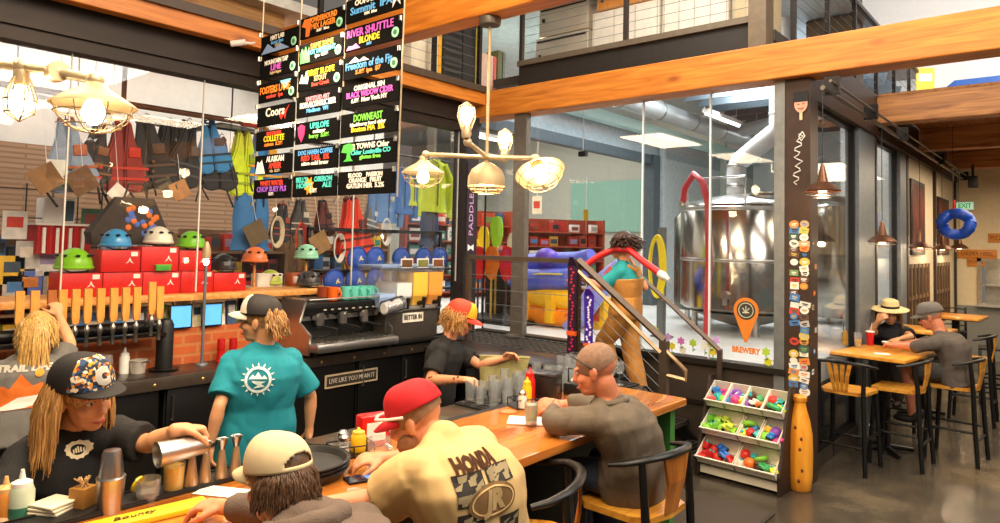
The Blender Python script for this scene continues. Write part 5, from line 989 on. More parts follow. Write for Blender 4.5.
for k in range(2): MB().tube([(-.5, .0, .13+.23*k), (0, -.05, .13+.23*k), (.4, .0, .13+.23*k)], .128, 16).build('tube', ORG if k != 1 else YLW, t)
MB().box((-.36, -.19, .06), (-.24, -.1, .44)).box((.1, -.2, .06), (.22, -.12, .44)).build('strap', YLW, t, smooth=False)
t = thing('blue_raft', 'big blue purple inflatable raft heaped above the orange one', 'raft', (-5.4, 7.4, 1.36))
MB().tube([(-.6, 0, .16), (-.2, -.08, .14), (.25, -.05, .17), (.55, .05, .26)], [.14, .15, .15, .1], 16).build('tube', BLU, t); MB().tube([(-.55, .2, .36), (-.1, .15, .38), (.35, .15, .4), (.6, .1, .5)], [.12, .14, .14, .09], 16).build('tube', mat('#5f6ad0', .45, 0, .08), t); MB().ell((-.05, .0, .45), (.16, .14, .13)).build('bow', mat('#6a4ac0', .45, 0, .08), t); MB().tube([(-.3, -.17, .2), (.0, -.2, .24), (.35, -.2, .25)], .012, 6).build('grab_line', mat('#d8d040', .5), t)
t = thing('inflatable_kayak', 'purple inflatable kayak end right of the blue raft', 'kayak', on(590, 300, y=7.3)); MB().tube([(-.3, 0, -.35), (-.05, 0, -.05), (.2, .05, .3), (.35, .1, .5)], [.12, .14, .12, .06], 14).build('hull', mat('#8a90d8', .45, 0, .06), t); MB().tube([(-.3, -.1, -.2), (.1, -.08, .18), (.3, .0, .45)], .02, 6).build('rim', mat('#e05a30', .5), t)
t.location.z = 1.28
t = thing('goods_pack', 'yellow box standing on the shop floor behind the stair rail', 'box', on(597, 318, y=7.6)); t.location.z = .92; MB().box((-.16, -.1, 0), (.16, .1, .4), bev=.01).build('box', YLW, t); MB().box((-.1, -.102, .1), (.1, -.1, .3)).build('print', mat('#d85a20', .5), t, smooth=False)
for px, py, lb in ((586, 215, 'upper yellow tag strip on the shop rack post'), (586, 240, 'lower yellow tag strip on the shop rack post')):
    p = on(px, py, x=-8.2); t = thing('tag_strip', lb, 'sign', p); MB().box((-.01, -.09, -.12), (.0, .09, .12)).build('card', YLW, t, smooth=False); MB().cyl((-.005, 0, .12), (-.005, 0, 3.5-p.z), .004, n=5).build('cord', WHITE, t)
p = on(537, 205, y=8.5); t = thing('hanging_sign', 'white and red hanging tag near the grey steel post', 'sign', p); MB().box((-.09, -.006, -.14), (.09, .006, .14)).build('card', mat('#e8d8b8', .6), t, smooth=False); MB().box((-.06, -.008, -.05), (.06, -.006, .06)).build('print', mat('#c83a24', .6), t, smooth=False); MB().cyl((0, 0, .14), (0, 0, 4.95-p.z), .004, n=5).build('cord', WHITE, t)
# skis tied to the railing
def ski(px0, py0, y, col, col2, label, h):
    p = on(px0, py0, y=y); t = thing('ski', label, 'ski', (p.x, y, p.z)); m = MB(); w = .048
    m.loft([[(-w, -.006, 0), (w, -.006, 0), (w, .006, 0), (-w, .006, 0)], [(-w*.85, -.006, h*.5), (w*.85, -.006, h*.5), (w*.85, .006, h*.5), (-w*.85, .006, h*.5)], [(-w*1.1, -.006, h*.92), (w*1.1, -.006, h*.92), (w*1.1, .006, h*.92), (-w*1.1, .006, h*.92)], [(-w*.4, -.03, h), (w*.4, -.03, h), (w*.4, -.02, h), (-w*.4, -.02, h)]]); m.build('ski_body', mat(col, .4, 0, .1), t, smooth=False)
    m = MB(); [m.prism([(0, -.012), (.014, 0), (0, .014), (-.014, 0)], .002, FACE((0, -1, 0), (rng.uniform(-.022, .022), -.007, h*.12+k*h*.8/26))) for k in range(26)]; m.build('pattern', mat(col2, .5, 0, .1), t, smooth=False); MB().box((-.05, -.012, h*.28), (.05, .012, h*.32)).build('strap', mat('#e05a20', .5), t, smooth=False); return t
ski(571, 366, 5.29, '#2a1430', '#c0283a', 'black and magenta patterned ski strapped to the railing corner', 1.0); ski(588, 369, 5.28, '#3a1a90', '#e8e0f0', 'purple ski with white marks beside the patterned one', .72)
# decals on the brewery glass
yb = 6.252
t = thing('pin_decal', 'orange map pin decal with a dark round emblem on the brewery glass', 'decal', (-2.335, yb, 1.34)); O2 = mat('#d87a1e', .6, 0, .05)
outl = [(.115*math.cos(a), .115*math.sin(a)+.09) for a in [R(x) for x in range(-28, 209, 8)]]+[(-.012, -.2), (.012, -.2)]
MB().prism(outl, .002, FACE((0, -1, 0), (0, 0, 0))).build('pin', O2, t, smooth=False)
em = MB().prism([(.085*math.cos(a*PI/16), .085*math.sin(a*PI/16)+.09) for a in range(32)], .002, FACE((0, -1, 0), (0, -.002, 0))).build('emblem', mat('#3c3a30', .6, 0, .2), t, smooth=False)
m = MB(); m.tube([(.066*math.cos(a*PI/16), -.005, .066*math.sin(a*PI/16)+.09) for a in range(33)], .004, 5); m.tube([(-.03, -.005, .11), (0, -.005, .07), (.03, -.005, .11)], .006, 5); m.tube([(-.03, -.005, .07), (.03, -.005, .07)], .006, 5); m.tube([(0, -.005, .06), (0, -.005, .13)], .005, 5); m.build('emblem_mark', mat('#c9c4a8', .6), em)
MB().text('BREWERY', .07, FACE((0, -1, 0), (0, -.0, -.275)), w=.26, bold=.004).build('lettering', O2, t, smooth=False)
fc = ['#d8d81e', '#c8a0d8', '#e0d020', '#d070c0', '#e8e4d0', '#b0d03a']
for i, (px, py) in enumerate(((655, 330), (668, 337), (672, 346), (681, 341), (683, 350), (693, 343), (711, 343), (716, 340), (713, 352), (719, 351), (705, 346), (766, 352), (768, 362), (777, 363))):
    p = on(px, py, y=yb); t = thing('flower_decal', 'small painted flower along the bottom of the brewery glass', 'decal', (p.x, yb, p.z), 0, 'flower decals on the brewery glass'); MB().prism([((.045 if k % 2 else .028)*math.cos(k*PI/6), (.045 if k % 2 else .028)*math.sin(k*PI/6)) for k in range(12)], .002, FACE((0, -1, 0), (0, 0, 0))).build('petals', mat(fc[i % 6], .6, 0, .05), t, smooth=False); MB().box((-.003, -.002, -.085), (.003, 0, -.03)).box((.003, -.002, -.07), (.02, 0, -.055)).build('stem', mat('#5a9a3a', .6), t, smooth=False)
# stickers and signs on the column
SC = ['#e8e2d4', '#d8b84a', '#2a2a2a', '#c8402a', '#4a7ab0', '#e0ddd0', '#7a9a5a', '#d88a3a', '#b8b4a8', '#6a4a3a', '#f0ead8', '#3a5a4a', '#c0a070']
k = 0
for r_ in range(28):
    z = .78+r_*.053
    for c_ in range(2):
        if rng.random() < .06: continue
        x = -1.945+.048+c_*.085+rng.uniform(-.006, .006); w_ = rng.uniform(.033, .046); h_ = rng.uniform(.022, .032); col = SC[rng.randrange(13)]; yy = 6.1985-.0006*(k % 3)
        t = thing('sticker', 'small sticker in the dense patch covering the brown column', 'sticker', (x, yy, z+rng.uniform(-.008, .008)), 0, 'stickers on the brown column', (0, rng.uniform(-.25, .25), 0))
        po = [(w_*math.cos(a*PI/8), w_*.85*math.sin(a*PI/8)) for a in range(16)] if rng.random() < .45 else [(-w_, -h_), (w_, -h_), (w_, h_), (-w_, h_)]
        MB().prism(po, .0012, FACE((0, -1, 0), (0, 0, 0))).build('paper', mat(col, .6, 0, .1), t, smooth=False); c2 = SC[rng.randrange(13)]
        MB().box((-w_*.55, -.002, -h_*.1), (w_*.55, -.0012, h_*.35)).box((-w_*.4, -.002, -h_*.55), (w_*.4, -.0012, -h_*.3)).build('print', mat(c2 if c2 != col else '#202020', .6), t, smooth=False); k += 1
for i, z in enumerate((.95, 1.12, 1.3, 1.5, 1.62, 1.85, 2.05)):
    t = thing('sticker', 'sticker on the narrow right side of the brown column', 'sticker', (-1.7635, 6.27+.04*(i % 3), z), 0, 'stickers on the side of the column'); MB().box((0, -.028, -.022), (.0015, .028, .022)).build('paper', mat(SC[(i*4) % 13], .6), t, smooth=False); MB().box((.0015, -.015, -.008), (.002, .015, .01)).build('print', mat(SC[(i*3+2) % 13], .6), t, smooth=False)
t = thing('scribble', 'white chalk scribble running down the brown column', 'drawing', (-1.86, 6.197, 2.78)); MB().tube([(.03*math.sin(i*1.7)+.012*math.sin(i*.6)-.015*(i/22), 0, .22-.02*i) for i in range(23)], .0055, 5).build('stroke', mat('#e8e2d4', .7), t); MB().tube([(.03, 0, .24), (.05, 0, .2), (.02, 0, .16), (.0, 0, .2), (.03, 0, .24)], .005, 5).build('loop', mat('#e8e2d4', .7), t)
t = thing('face_cutout', 'paper fan with a smiling face under a dark hat at the column top', 'fan', on(801, 104, y=6.19))
fF = FACE((0, -1, 0), (0, 0, 0)); MB().prism([(.055*math.cos(a*PI/14), .075*math.sin(a*PI/14)) for a in range(28)], .004, fF).build('face', mat('#e0a080', .6, 0, .06), t, smooth=False)
MB().prism([(-.065, .02), (.065, .02), (.06, .11), (-.06, .11)], .007, fF).build('hat', mat('#181412', .7), t, smooth=False); MB().box((-.012, -.003, -.14), (.012, 0, -.06)).build('stick', mat('#d8c090', .6), t, smooth=False)
MB().box((-.03, -.006, -.005), (-.012, -.004, .003)).box((.012, -.006, -.005), (.03, -.006, .003)).build('eyes_print', mat('#3a2014', .6), t, smooth=False); MB().tube([(-.025, -.005, -.035), (0, -.005, -.045), (.025, -.005, -.035)], .004, 5).build('mouth_print', mat('#a03028', .6), t)
t = thing('post_banner', 'dark vertical banner with white lettering on the corner post', 'banner', (-5.545, 6.0, 2.35)); MB().box((0, -.08, -.5), (.006, .08, .6)).build('cloth', mat('#2a1420', .7, 0, .1), t, smooth=False)
M_ = FACE((1, 0, 0), (.008, 0, .1)) @ Matrix.Rotation(PI/2, 4, 'Z'); MB().text('PADDLE CO', .1, M_, w=.75).build('lettering', mat('#c9a0c8', .6), t, smooth=False); MB().prism([(-.05, -.04), (0, -.01), (.05, -.04), (.05, .04), (0, .01), (-.05, .04)], .002, FACE((1, 0, 0), (.007, 0, -.42))).build('logo', WHITE, t, smooth=False)
# ================================================================ gallery goods above the glass
def crate(label, x0, x1, z0, z1, m_, y=6.75, d=.35, name='storage_panel', cat='panel', ribs=0):
    t = thing(name, label, cat, ((x0+x1)/2, y, z0)); w = (x1-x0)/2; MB().box((-w, 0, 0), (w, d, z1-z0), bev=.008).build('body', m_, t); m = MB()
    if ribs: [m.box((-w+.02+(2*w-.04)*i/ribs, -.008, .02), (-w+.03+(2*w-.04)*i/ribs, .0, z1-z0-.02)) for i in range(ribs+1)]
    else: m.box((-w+.03, -.01, (z1-z0)*.9), (w-.03, 0, (z1-z0)*.94)); m.box((-w+.06, -.02, (z1-z0)*.5), (-w+.09, 0, (z1-z0)*.62))
    m.build('rib' if ribs else 'fitting', STEEL_DK if not ribs else mat('#b8ae9c', .5), t, smooth=False); return t
SS = mat('#d8cdb8', .32, .7, .1, 3)
crate('lower stainless cabinet on the gallery left of the corner', -5.2, -4.42, 4.0, 4.56, SS, name='steel_cabinet', cat='cabinet'); crate('upper stainless cabinet stacked on the lower one', -5.15, -4.42, 4.57, 4.93, SS, name='steel_cabinet', cat='cabinet'); crate('white ribbed panel box on the gallery, left half', -4.36, -3.5, 4.0, 4.72, mat('#d8cfbe', .6, 0, .06), ribs=3, name='white_crate', cat='crate'); crate('white ribbed panel box on the gallery, right half', -3.46, -2.72, 4.0, 4.93, mat('#e0d8c8', .6, 0, .06), ribs=4, name='white_crate', cat='crate'); crate('orange wooden box on top of the left white crate', -4.3, -3.55, 4.73, 4.93, mat('#d08a40', .5, 0, .15), name='wooden_box', cat='box'); crate('beige bin at the gallery corner post', -2.68, -2.3, 4.0, 4.7, mat('#c8b48c', .5, 0, .1), ribs=3, name='beige_bin', cat='bin')
# goods along the side gallery above the back bar
def slab(label, px0, px1, z1, col, name, cat, band=None, rib=0):
    y0, y1 = on(px0, 60, x=-5.62).y, on(px1, 60, x=-5.62).y
    t = thing(name, label, cat, (-5.72, (y0+y1)/2, 3.845)); h = (y1-y0)/2; MB().box((-.1, -h, 0), (.1, h, z1), bev=.005).build('body', mat(col, .6, 0, .1), t)
    m = MB(); [m.box((.1, -h+.02, .06+i*z1/9), (.11, h-.02, .09+i*z1/9)) for i in range(8)] if rib else m.box((.1, h-.05, .0), (.108, h, z1*.98)); m.build('slat' if rib else 'edge_strip', mat(band or '#3a3632', .5), t, smooth=False)
slab('pale board with a yellow edge on the side gallery', 411, 441, .55, '#d8cbb0', 'storage_board', 'board', '#e0a020'); slab('black slatted case on the side gallery', 443, 462, .7, '#1c1a19', 'slatted_case', 'case', rib=1); slab('dark board with yellow edge beside the slatted case', 463, 478, .8, '#26221f', 'storage_board', 'board', '#b8a01e'); slab('red and white printed carton on the side gallery', 481, 496, .5, '#c8a898', 'printed_carton', 'box', '#b83a2a'); slab('olive green kit bag standing on the side gallery', 498, 505, .6, '#5a5a34', 'kit_bag', 'bag', '#3a3a22')
# upper level
p = on(960, 70, y=10.2); t = thing('boat', 'blue covered boat on the upper level at the right edge', 'boat', (-1.02, 10.9, 3.855)); MB().loft([[(-.3, -.2, .1), (.3, -.2, .1), (.3, .3, .1), (-.3, .3, .1)], [(-.36, -.28, .28), (.36, -.28, .28), (.36, .4, .28), (-.36, .4, .28)], [(-.22, -.2, .42), (.3, -.2, .42), (.3, .3, .42), (-.22, .3, .42)]]).build('hull', mat('#2a5aa8', .5, 0, .15), t); [MB().box((x, -.25, 0), (x+.06, .35, .12)).build('cradle', STEEL_DK, t, smooth=False) for x in (-.25, .2)]; MB().tube([(-.34, -.29, .3), (.34, -.29, .3)], .015, 6).build('rope', WHITE, t)
struct('ceiling_walk', MB().box((-2.75, 8.7, 3.85), (-2.04, 10.2, 3.95)), mat('#3a332c', .6), 'deck behind the right railing')
t = thing('storage_cabinet', 'tall brown cabinet on the upper level behind the railing', 'cabinet', (-2.38, 9.4, 3.955)); MB().box((-.28, -.25, 0), (.28, .25, .98), bev=.01).build('body', mat('#4a3a28', .5, .1, .2), t); [MB().box((-.26+.27*k, -.262, .05), (-.01+.27*k, -.25, .94)).build('door', mat('#55432e', .5, .1, .2), t, smooth=False) for k in (0, 1)]
t = thing('yellow_sign', 'yellow sign hanging on the upper railing', 'sign', on(925, 80, x=-1.9), -1.0); MB().box((0, -.14, -.2), (.012, .14, .2)).build('board', YLW, t, smooth=False); MB().box((.012, -.1, -.02), (.014, .1, .1)).build('print', WHITE, t, smooth=False)
# ================================================================ right side: toy bins, wooden bottle
RK = Matrix.Identity(4)
t = thing('toy_bin_rack', 'three tier rack of tilted white toy bins under the glass', 'rack', (-2.225, 5.97, 0), -.05); DKW = mat('#2a1c14', .5, 0, .15)
for sx in (-1, 1): MB().prism([(-.2, 0), (.14, 0), (.14, .84), (.04, .84), (-.2, .15)], .022, Matrix(((0, 0, 1, sx*.355-.011), (1, 0, 0, 0), (0, 1, 0, 0), (0, 0, 0, 1)))).build('side_panel', DKW, t, smooth=False)
MB().box((-.34, -.15, .03), (.34, .12, .045)).box((-.34, -.16, .03), (.34, -.15, .1)).build('base_tray', mat('#ece2cc', .4, 0, .03), t, smooth=False)
tiers = [(.60, .04, [(-.34, -.172), (-.168, -.004), (.0, .168), (.172, .34)]), (.37, -.04, [(-.34, -.01), (-.0, .165), (.175, .34)]), (.14, -.12, [(-.34, -.005), (.005, .34)])]
BINM = mat('#ece2cc', .4, 0, .03); toys = ['#d83020', '#e8b81e', '#3aa05a', '#2f7fc8', '#e8701e', '#3ab8b0', '#8a4ab0', '#e0d83a', '#c83a78', '#5a3a2a', '#88c83a', '#e8e0d0']
tn = {0: 'top', 1: 'middle', 2: 'bottom'}; ntoy = {}
for ti_, (z, y, spans) in enumerate(tiers):
    for sy in (0, 1): MB().cyl((-.34, y+.0+.13*sy-.06, z-.012+.07*sy), (.34, y+.13*sy-.06, z-.012+.07*sy), .008, n=8).build('support_rod', STEEL, t)
    for bi, (a, b) in enumerate(spans):
        tilt = Matrix.Rotation(R(24), 4, 'X'); Mb = T((0, y-.06, z)) @ tilt; d = .19; h = .11; w = .006
        m = MB().box((a, -.03, 0), (b, d, w), Mb)
        o1 = .02
        m.add([(a, -.03, 0), (b, -.03, 0), (b, -.03-o1, h*.72), (a, -.03-o1, h*.72), (a, -.024, w), (b, -.024, w), (b, -.024-o1, h*.72), (a, -.024-o1, h*.72)], [(0, 1, 2, 3), (7, 6, 5, 4), (3, 2, 6, 7), (0, 3, 7, 4), (1, 5, 6, 2)], Mb)
        m.box((a, d-.006, 0), (b, d, h*1.15), Mb)
        for xx in (a, b-.006): m.add([(xx, -.03, 0), (xx, d, 0), (xx, d, h*1.15), (xx, -.03-o1, h*.72), (xx+.006, -.03, 0), (xx+.006, d, 0), (xx+.006, d, h*1.15), (xx+.006, -.03-o1, h*.72)], [(3, 2, 1, 0), (4, 5, 6, 7), (0, 4, 7, 3), (1, 2, 6, 5), (2, 3, 7, 6)], Mb)
        m.box((a-.003, -.06, h*.68), (b+.003, -.048, h*.76), Mb)
        m.build('bin', BINM, t, smooth=False)
        WM = wm(t) @ Mb
        n_ = 5 if b-a < .2 else 8
        for q in range(n_):
            lx = a+.035+(b-a-.07)*((q % (n_//2+1))/(n_//2)); lyy = .03+.09*(q//(n_//2+1)); pz = .042+.02*(q % 2)
            p = WM @ Vector((lx, lyy, pz)); col = toys[(q*5+bi*3+ti_*4) % 12]
            if (ti_, bi) == (1, 0): col = ['#8ac83a', '#6ab02a', '#9ad04a', '#c8d84a'][q % 4]
            if (ti_, bi) == (2, 0): col = ['#c8201a', '#b81818', '#d83020', '#2f6fc8'][q % 4]
            key = (q+bi) % 4
            if key not in ntoy:
                tt = thing(['toy_ring', 'toy_block', 'toy_ball', 'toy_car'][key], 'plastic toy lying in the white toy bins', 'toy', p, 0, 'toys in the bins'); mt = mat(col, .4, 0, .05)
                if key == 0: MB().tube([(.034*math.cos(a_*PI/9), .034*math.sin(a_*PI/9), 0) for a_ in range(19)], .015, 8).build('ring', mt, tt)
                elif key == 1: MB().box((-.03, -.022, -.02), (.03, .022, .02), bev=.004).build('ring', mt, tt); MB().cyl((-.014, 0, .02), (-.014, 0, .03), .009, n=10).cyl((.014, 0, .02), (.014, 0, .03), .009, n=10).build('stud', mt, tt)
                elif key == 2: MB().ell((0, 0, 0), .035, 16, 10).build('ring', mt, tt)
                else:
                    MB().box((-.04, -.022, -.01), (.04, .022, .012), bev=.005).box((-.02, -.02, .012), (.02, .02, .032), bev=.006).build('ring', mt, tt); [MB().cyl((x, -.026, -.012), (x, .026, -.012), .012, n=10).build('wheel', BLACK, tt) for x in (-.024, .024)]
                ntoy[key] = tt; base_name = None
            else:
                tt = dup(ntoy[key], p, None, swap={'ring': mat(col, .4, 0, .05)})
            tt.rotation_euler = (rng.uniform(-.5, .9), rng.uniform(-.5, .5), rng.uniform(0, 6.3)); tt.scale = (rng.uniform(1.15, 1.5),)*3
for tt in list(COL.objects):
    if tt.parent is None and tt.get('group') == 'toys in the bins': pass
t = thing('wooden_bottle', 'tall orange wooden bottle sculpture standing before the brown column', 'sculpture', (-1.81, 6.07, 0))
MB().lathe([(.075, 0), (.088, .015), (.098, .12), (.102, .3), (.098, .46), (.078, .58), (.055, .66), (.046, .705), (.046, .73)], n=32).build('body', wood('#f2a531', '#d9801c', 'Z', .4, 1.0, True, .2), t)
MB().lathe([(.05, .725), (.056, .735), (.056, .765), (.04, .78), (0, .782)], n=28).build('lip', wood('#f2a531', '#d9801c', 'Z', .4, 1.0, False, .2), t)
m = MB(); [m.ell((.03*math.sin(i*2.2)+.02, -.098+.01*abs(math.sin(i)), .1+i*.085), (.012, .008, .016), 8, 5) for i in range(6)]; m.build('knot', mat('#6b3410', .6), t)
# ================================================================ dining area
TW = wood('#f0a83c', '#cf7f22', 'Y', .3, .9, False, .3)
def table(label, p, rz, w, d, h=1.05):
    t = thing('high_table', label, 'table', p, rz); MB().box((-w/2, -d/2, h-.035), (w/2, d/2, h), bev=.006).build('tabletop', TW, t); MB().box((-w/2-.004, -d/2-.004, h-.04), (w/2+.004, d/2+.004, h-.03)).build('edge', BLACKM, t, smooth=False)
    MB().box((-.045, -.045, .03), (.045, .045, h-.06)).build('pedestal', BLACKM, t, smooth=False); MB().box((-.25, -.03, h-.06), (.25, .03, h-.04)).box((-.03, -.25, h-.06), (.03, .25, h-.04)).build('bracket', BLACKM, t, smooth=False)
    m = MB(); 
    for a in range(4): m.tube([(0, 0, .05), (.28*math.cos(a*PI/2+PI/4), .28*math.sin(a*PI/2+PI/4), .02)], [.03, .02], 8)
    m.build('foot_cross', BLACKM, t); return t
table('orange topped high table where the couple sits', (-1.53, 7.84, 0), -.14, .68, .92, .985)
table('second high table behind the couple', (-1.52, 9.9, 0), -.1, .62, .75); table('third high table near the back wall', (-1.45, 12.4, 0), -.05, .7, .9)
CH = 'dining high chairs'
bow_chair('empty slat back high chair facing the couple\'s table from the front', (-1.67, 7.02, 0), -PI/2-.08, 4, CH).scale = (1, 1, .95)
bow_chair('empty high chair nearest the viewer on the right side of the table', (-1.32, 7.50, 0), -.06, 4, CH).scale = (1, 1, .95)
bow_chair('high chair in which the grey capped man sits', (-.95, 8.05, 0), -.1, 4, CH).scale = (1, 1, .95)
bow_chair('high chair under the woman in the straw hat', (-1.65, 9.02, 0), PI/2+.05, 4, CH).scale = (1, 1, .95)
bow_chair('light wooden chair at the second table, behind the grey capped man', (-1.0, 9.95, 0), 0, 4, CH)
def ladder_chair(label, loc, rz):
    t = thing('ladder_chair', label, 'chair', loc, rz); B_ = mat('#181615', .45, .1, .2)
    MB().box((-.19, -.19, .72), (.19, .19, .75), bev=.008).build('seat', B_, t)
    for sx in (-1, 1):
        for sy in (-1, 1): MB().box((sx*.17-.018, sy*.17-.018, 0), (sx*.17+.018, sy*.17+.018, .72 if sx < 0 else 1.12), bev=.003).build('leg', B_, t)
    for z in (.82, .91, 1.0, 1.08): MB().tube([(.17, -.165, z), (.19, 0, z+.015), (.17, .165, z)], .02, 6, squash=.5).build('rung', B_, t)
    for z in (.22, .35): MB().box((-.17, -.18, z), (.17, -.16, z+.025)).box((-.17, .16, z), (.17, .18, z+.025)).build('stretcher', B_, t, smooth=False)
    return t
ladder_chair('tall black ladder back chair at the right edge near the back table', (-.88, 11.3, 0), .1); ladder_chair('black ladder back chair at the far table, facing it', (-1.6, 13.2, 0), PI/2)
# on the table
tp = Vector((-1.53, 7.3, 1.05))
t = thing('condiment_caddy', 'black caddy of sauces on the couple\'s table by the window', 'caddy', on(852, 342, z=.987)); MB().box((-.09, -.06, 0), (.09, .06, .1), bev=.004).build('box', BLACK, t); MB().tube([(-.085, 0, .1), (-.085, 0, .2), (.085, 0, .2), (.085, 0, .1)], .005, 6).build('handle', BLACKM, t); m = MB(); [m.box((-.07+.035*i, -.03, .1), (-.045+.035*i, .03, .135)) for i in range(4)]; m.build('packet_row', mat('#b8402a', .5, 0, .3, 40), t, smooth=False)
condiment('#d8a020', on(845, 345, z=.987), .17, .027, 'yellow mustard bottle on the couple\'s table'); condiment('#7a2a18', on(862, 338, z=.987), .18, .026, 'brown sauce bottle behind the table caddy')
t = thing('soda_cup', 'red paper cup in front of the woman in the straw hat', 'cup', on(870, 345, z=.987)); MB().lathe([(.03, 0), (.042, .14), (.044, .14)], n=20).build('cup', mat('#c8141a', .4, 0, .04), t); MB().lathe([(.046, .138), (.046, .148), (.03, .152)], n=20).build('lid', WHITE, t); MB().cyl((.005, 0, .14), (.02, 0, .24), .004, n=6).build('straw', WHITE, t)
t = thing('beer_glass', 'clear glass beside the red cup on the couple\'s table', 'glass', on(858, 347, z=.987)); MB().lathe([(.03, 0), (.033, .01), (.04, .15), (.037, .15), (.03, .012), (0, .012)], n=20).build('glass_body', CLEAR, t); MB().lathe([(.029, .013), (.034, .08), (0, .08)], n=20).build('drink', mat('#e0b040', .2), t)
t = thing('food_basket', 'paper lined food basket between the two diners', 'basket', on(893, 347, z=.987)); MB().lathe([(.07, 0), (.1, .04), (.104, .04), (.075, .004)], n=20).build('basket', mat('#d8b070', .6, 0, .15), t); MB().lathe([(.06, .01), (.11, .05), (.113, .05)], n=9).build('liner_paper', WHITE, t); m = MB(); [m.box((rng.uniform(-.06, .05), rng.uniform(-.06, .05), .03), (rng.uniform(-.02, .06), rng.uniform(-.02, .06), .055), RZ(i)) for i in range(8)]; m.build('fries', mat('#e0a83a', .6), t, smooth=False); t['label'] = 'paper lined food basket between the two diners'
t = thing('paper_napkin', 'white napkin lying on the couple\'s table edge', 'napkin', on(882, 354, z=.987), .4); MB().box((-.07, -.05, 0), (.07, .05, .004), bev=.001).build('sheet', WHITE, t); MB().box((-.02, -.04, .004), (.05, .03, .006), RZ(.2)).build('fold', WHITE, t, smooth=False)
# pendants on the pipe rail
t = thing('pendant_rail', 'long steel pipe rail that carries the dining pendants', 'rail', (-1.6, 6.0, 3.33)); MB().cyl((0, -.05, 0), (0, 9.0, 0), .02).cyl((.06, -.05, .05), (.06, 9.0, .05), .012).build('pipe', mat('#6f675c', .4, .7), t); [MB().box((-.03, y, -.03), (.09, y+.05, .12)).build('bracket', STEEL_DK, t, smooth=False) for y in (.1, 1.5, 3.1, 5.9, 8.7)]
COP = mat('#6e4a36', .35, .7, .1); pd = None
for i, (y, z, c, lb) in enumerate(((5.95, 2.50, COP, 'copper brown pendant lamp in front of the column'), (8.15, 2.12, COP, 'second pendant lamp, beside the side windows'), (10.4, 2.08, COP, 'third pendant lamp, grey shade before the cream wall'), (12.3, 2.07, COP, 'fourth pendant lamp, left below the blue ring'), (14.2, 2.1, COP, 'fifth pendant lamp, right below the blue ring'))):
    if pd is None:
        pd = thing('pendant_lamp', lb, 'pendant lamp', (-1.6, y, z), 0, 'pendants on the pipe rail'); MB().lathe([(.135, -.03), (.14, -.02), (.1, .02), (.045, .05), (.035, .1), (.02, .17), (.008, .2)], n=28, cap=False).build('shade', COP, pd); MB().lathe([(.03, -.04), (.035, -.02), (.02, .03), (0, .04)], n=12).build('bulb', mat('#ffe2b0', .3, 0, 0, emit=4.), pd); m = MB(); [m.tube([(r__*math.cos(a*PI/10), r__*math.sin(a*PI/10), zz) for a in range(21)], .003, 5) for r__, zz in ((.12, -.05), (.07, -.075))]; m.build('cage', STEEL, pd)
        MB().cyl((0, 0, .19), (0, 0, 3.31-z), .004, n=6).build('cord', BLACK, pd)
    else:
        o = dup(pd, (-1.6, y, z), 0, lb)
        for ch in o.children:
            if ch.name.startswith('cord'): ch.scale = (1, 1, (3.31-z-.19)/(3.31-2.5-.19)); ch.location.z = .19-.19*ch.scale.z
    point('pendant_glow', (-1.6, y, z-.06), 9, (1, .75, .48), .03)
# wall pictures, hatch goods, signs, exit sign, blue ring
for y0, y1, z0, z1, lb in ((11.25, 12.35, 1.95, 3.05, 'dark framed picture, left of the pair on the cream wall'), (13.7, 14.9, 1.95, 2.95, 'dark framed picture, right of the pair on the cream wall')):
    t = thing('picture', lb, 'picture', (-1.86, (y0+y1)/2, (z0+z1)/2)); h = (y1-y0)/2; v = (z1-z0)/2; MB().box((0, -h, -v), (.03, h, v), bev=.006).build('frame', mat('#2a1610', .5), t); MB().box((.03, -h+.06, -v+.06), (.034, h-.06, v-.06)).build('canvas', mat('#6b2a16', .6, 0, .6, 3), t, smooth=False)
for i, (y, lb) in enumerate(((11.9, 'slatted wooden wall rack below the left picture'), (14.1, 'slatted wooden wall rack below the right picture'))):
    t = thing('wall_rack', lb, 'rack', (-1.855, y, 1.1)); m = MB(); [m.box((.0, -.75+.3*k, -.3), (.03, -.68+.3*k, .72)) for k in range(6)]; m.build('slat_set', mat('#5a4028', .5, 0, .2), t, smooth=False); MB().box((.0, -.8, .2), (.02, .9, .26)).box((0, -.8, .66), (.02, .9, .72)).build('cross_bar', mat('#8a6a40', .5), t, smooth=False)
t = thing('exit_sign', 'green lit exit sign on the back wall', 'sign', (-1.02, 15.79, on(965, 206, y=15.79).z)); p = on(965, 206, y=15.79); t.location = p; MB().box((-.15, -.03, -.085), (.15, 0, .085), bev=.008).build('housing', mat('#e8f0e4', .5, 0, 0), t); MB().box((-.135, -.034, -.07), (.135, -.03, .07)).build('face', mat('#c8f0d0', .5, 0, 0, emit=.5), t, smooth=False); MB().text('EXIT', .12, FACE((0, -1, 0), (0, -.036, 0)), w=.21, bold=.004).build('lettering', mat('#1f9a4a', .5, 0, 0, emit=.6), t, smooth=False)
for px, py, w_, tx_, lb in ((977, 254, .62, 'ORDER HERE', 'upper wooden arrow sign on the back wall'), (976, 262, .28, 'FOOD', 'lower small wooden sign on the back wall'), (938, 257, .2, 'WC', 'small wooden sign at the wall corner'), (998, 238, .3, 'PIZZA', 'wooden sign cut off by the right edge')):
    p = on(px, py, y=15.79); t = thing('wooden_sign', lb, 'sign', p); MB().box((-w_/2, -.025, -.085), (w_/2, 0, .085), bev=.004).build('board', mat('#d8882e', .5, 0, .12), t); MB().text(tx_, .1, FACE((0, -1, 0), (0, -.027, 0)), w=w_*.8).build('lettering', mat('#6b3a12', .6), t, smooth=False)
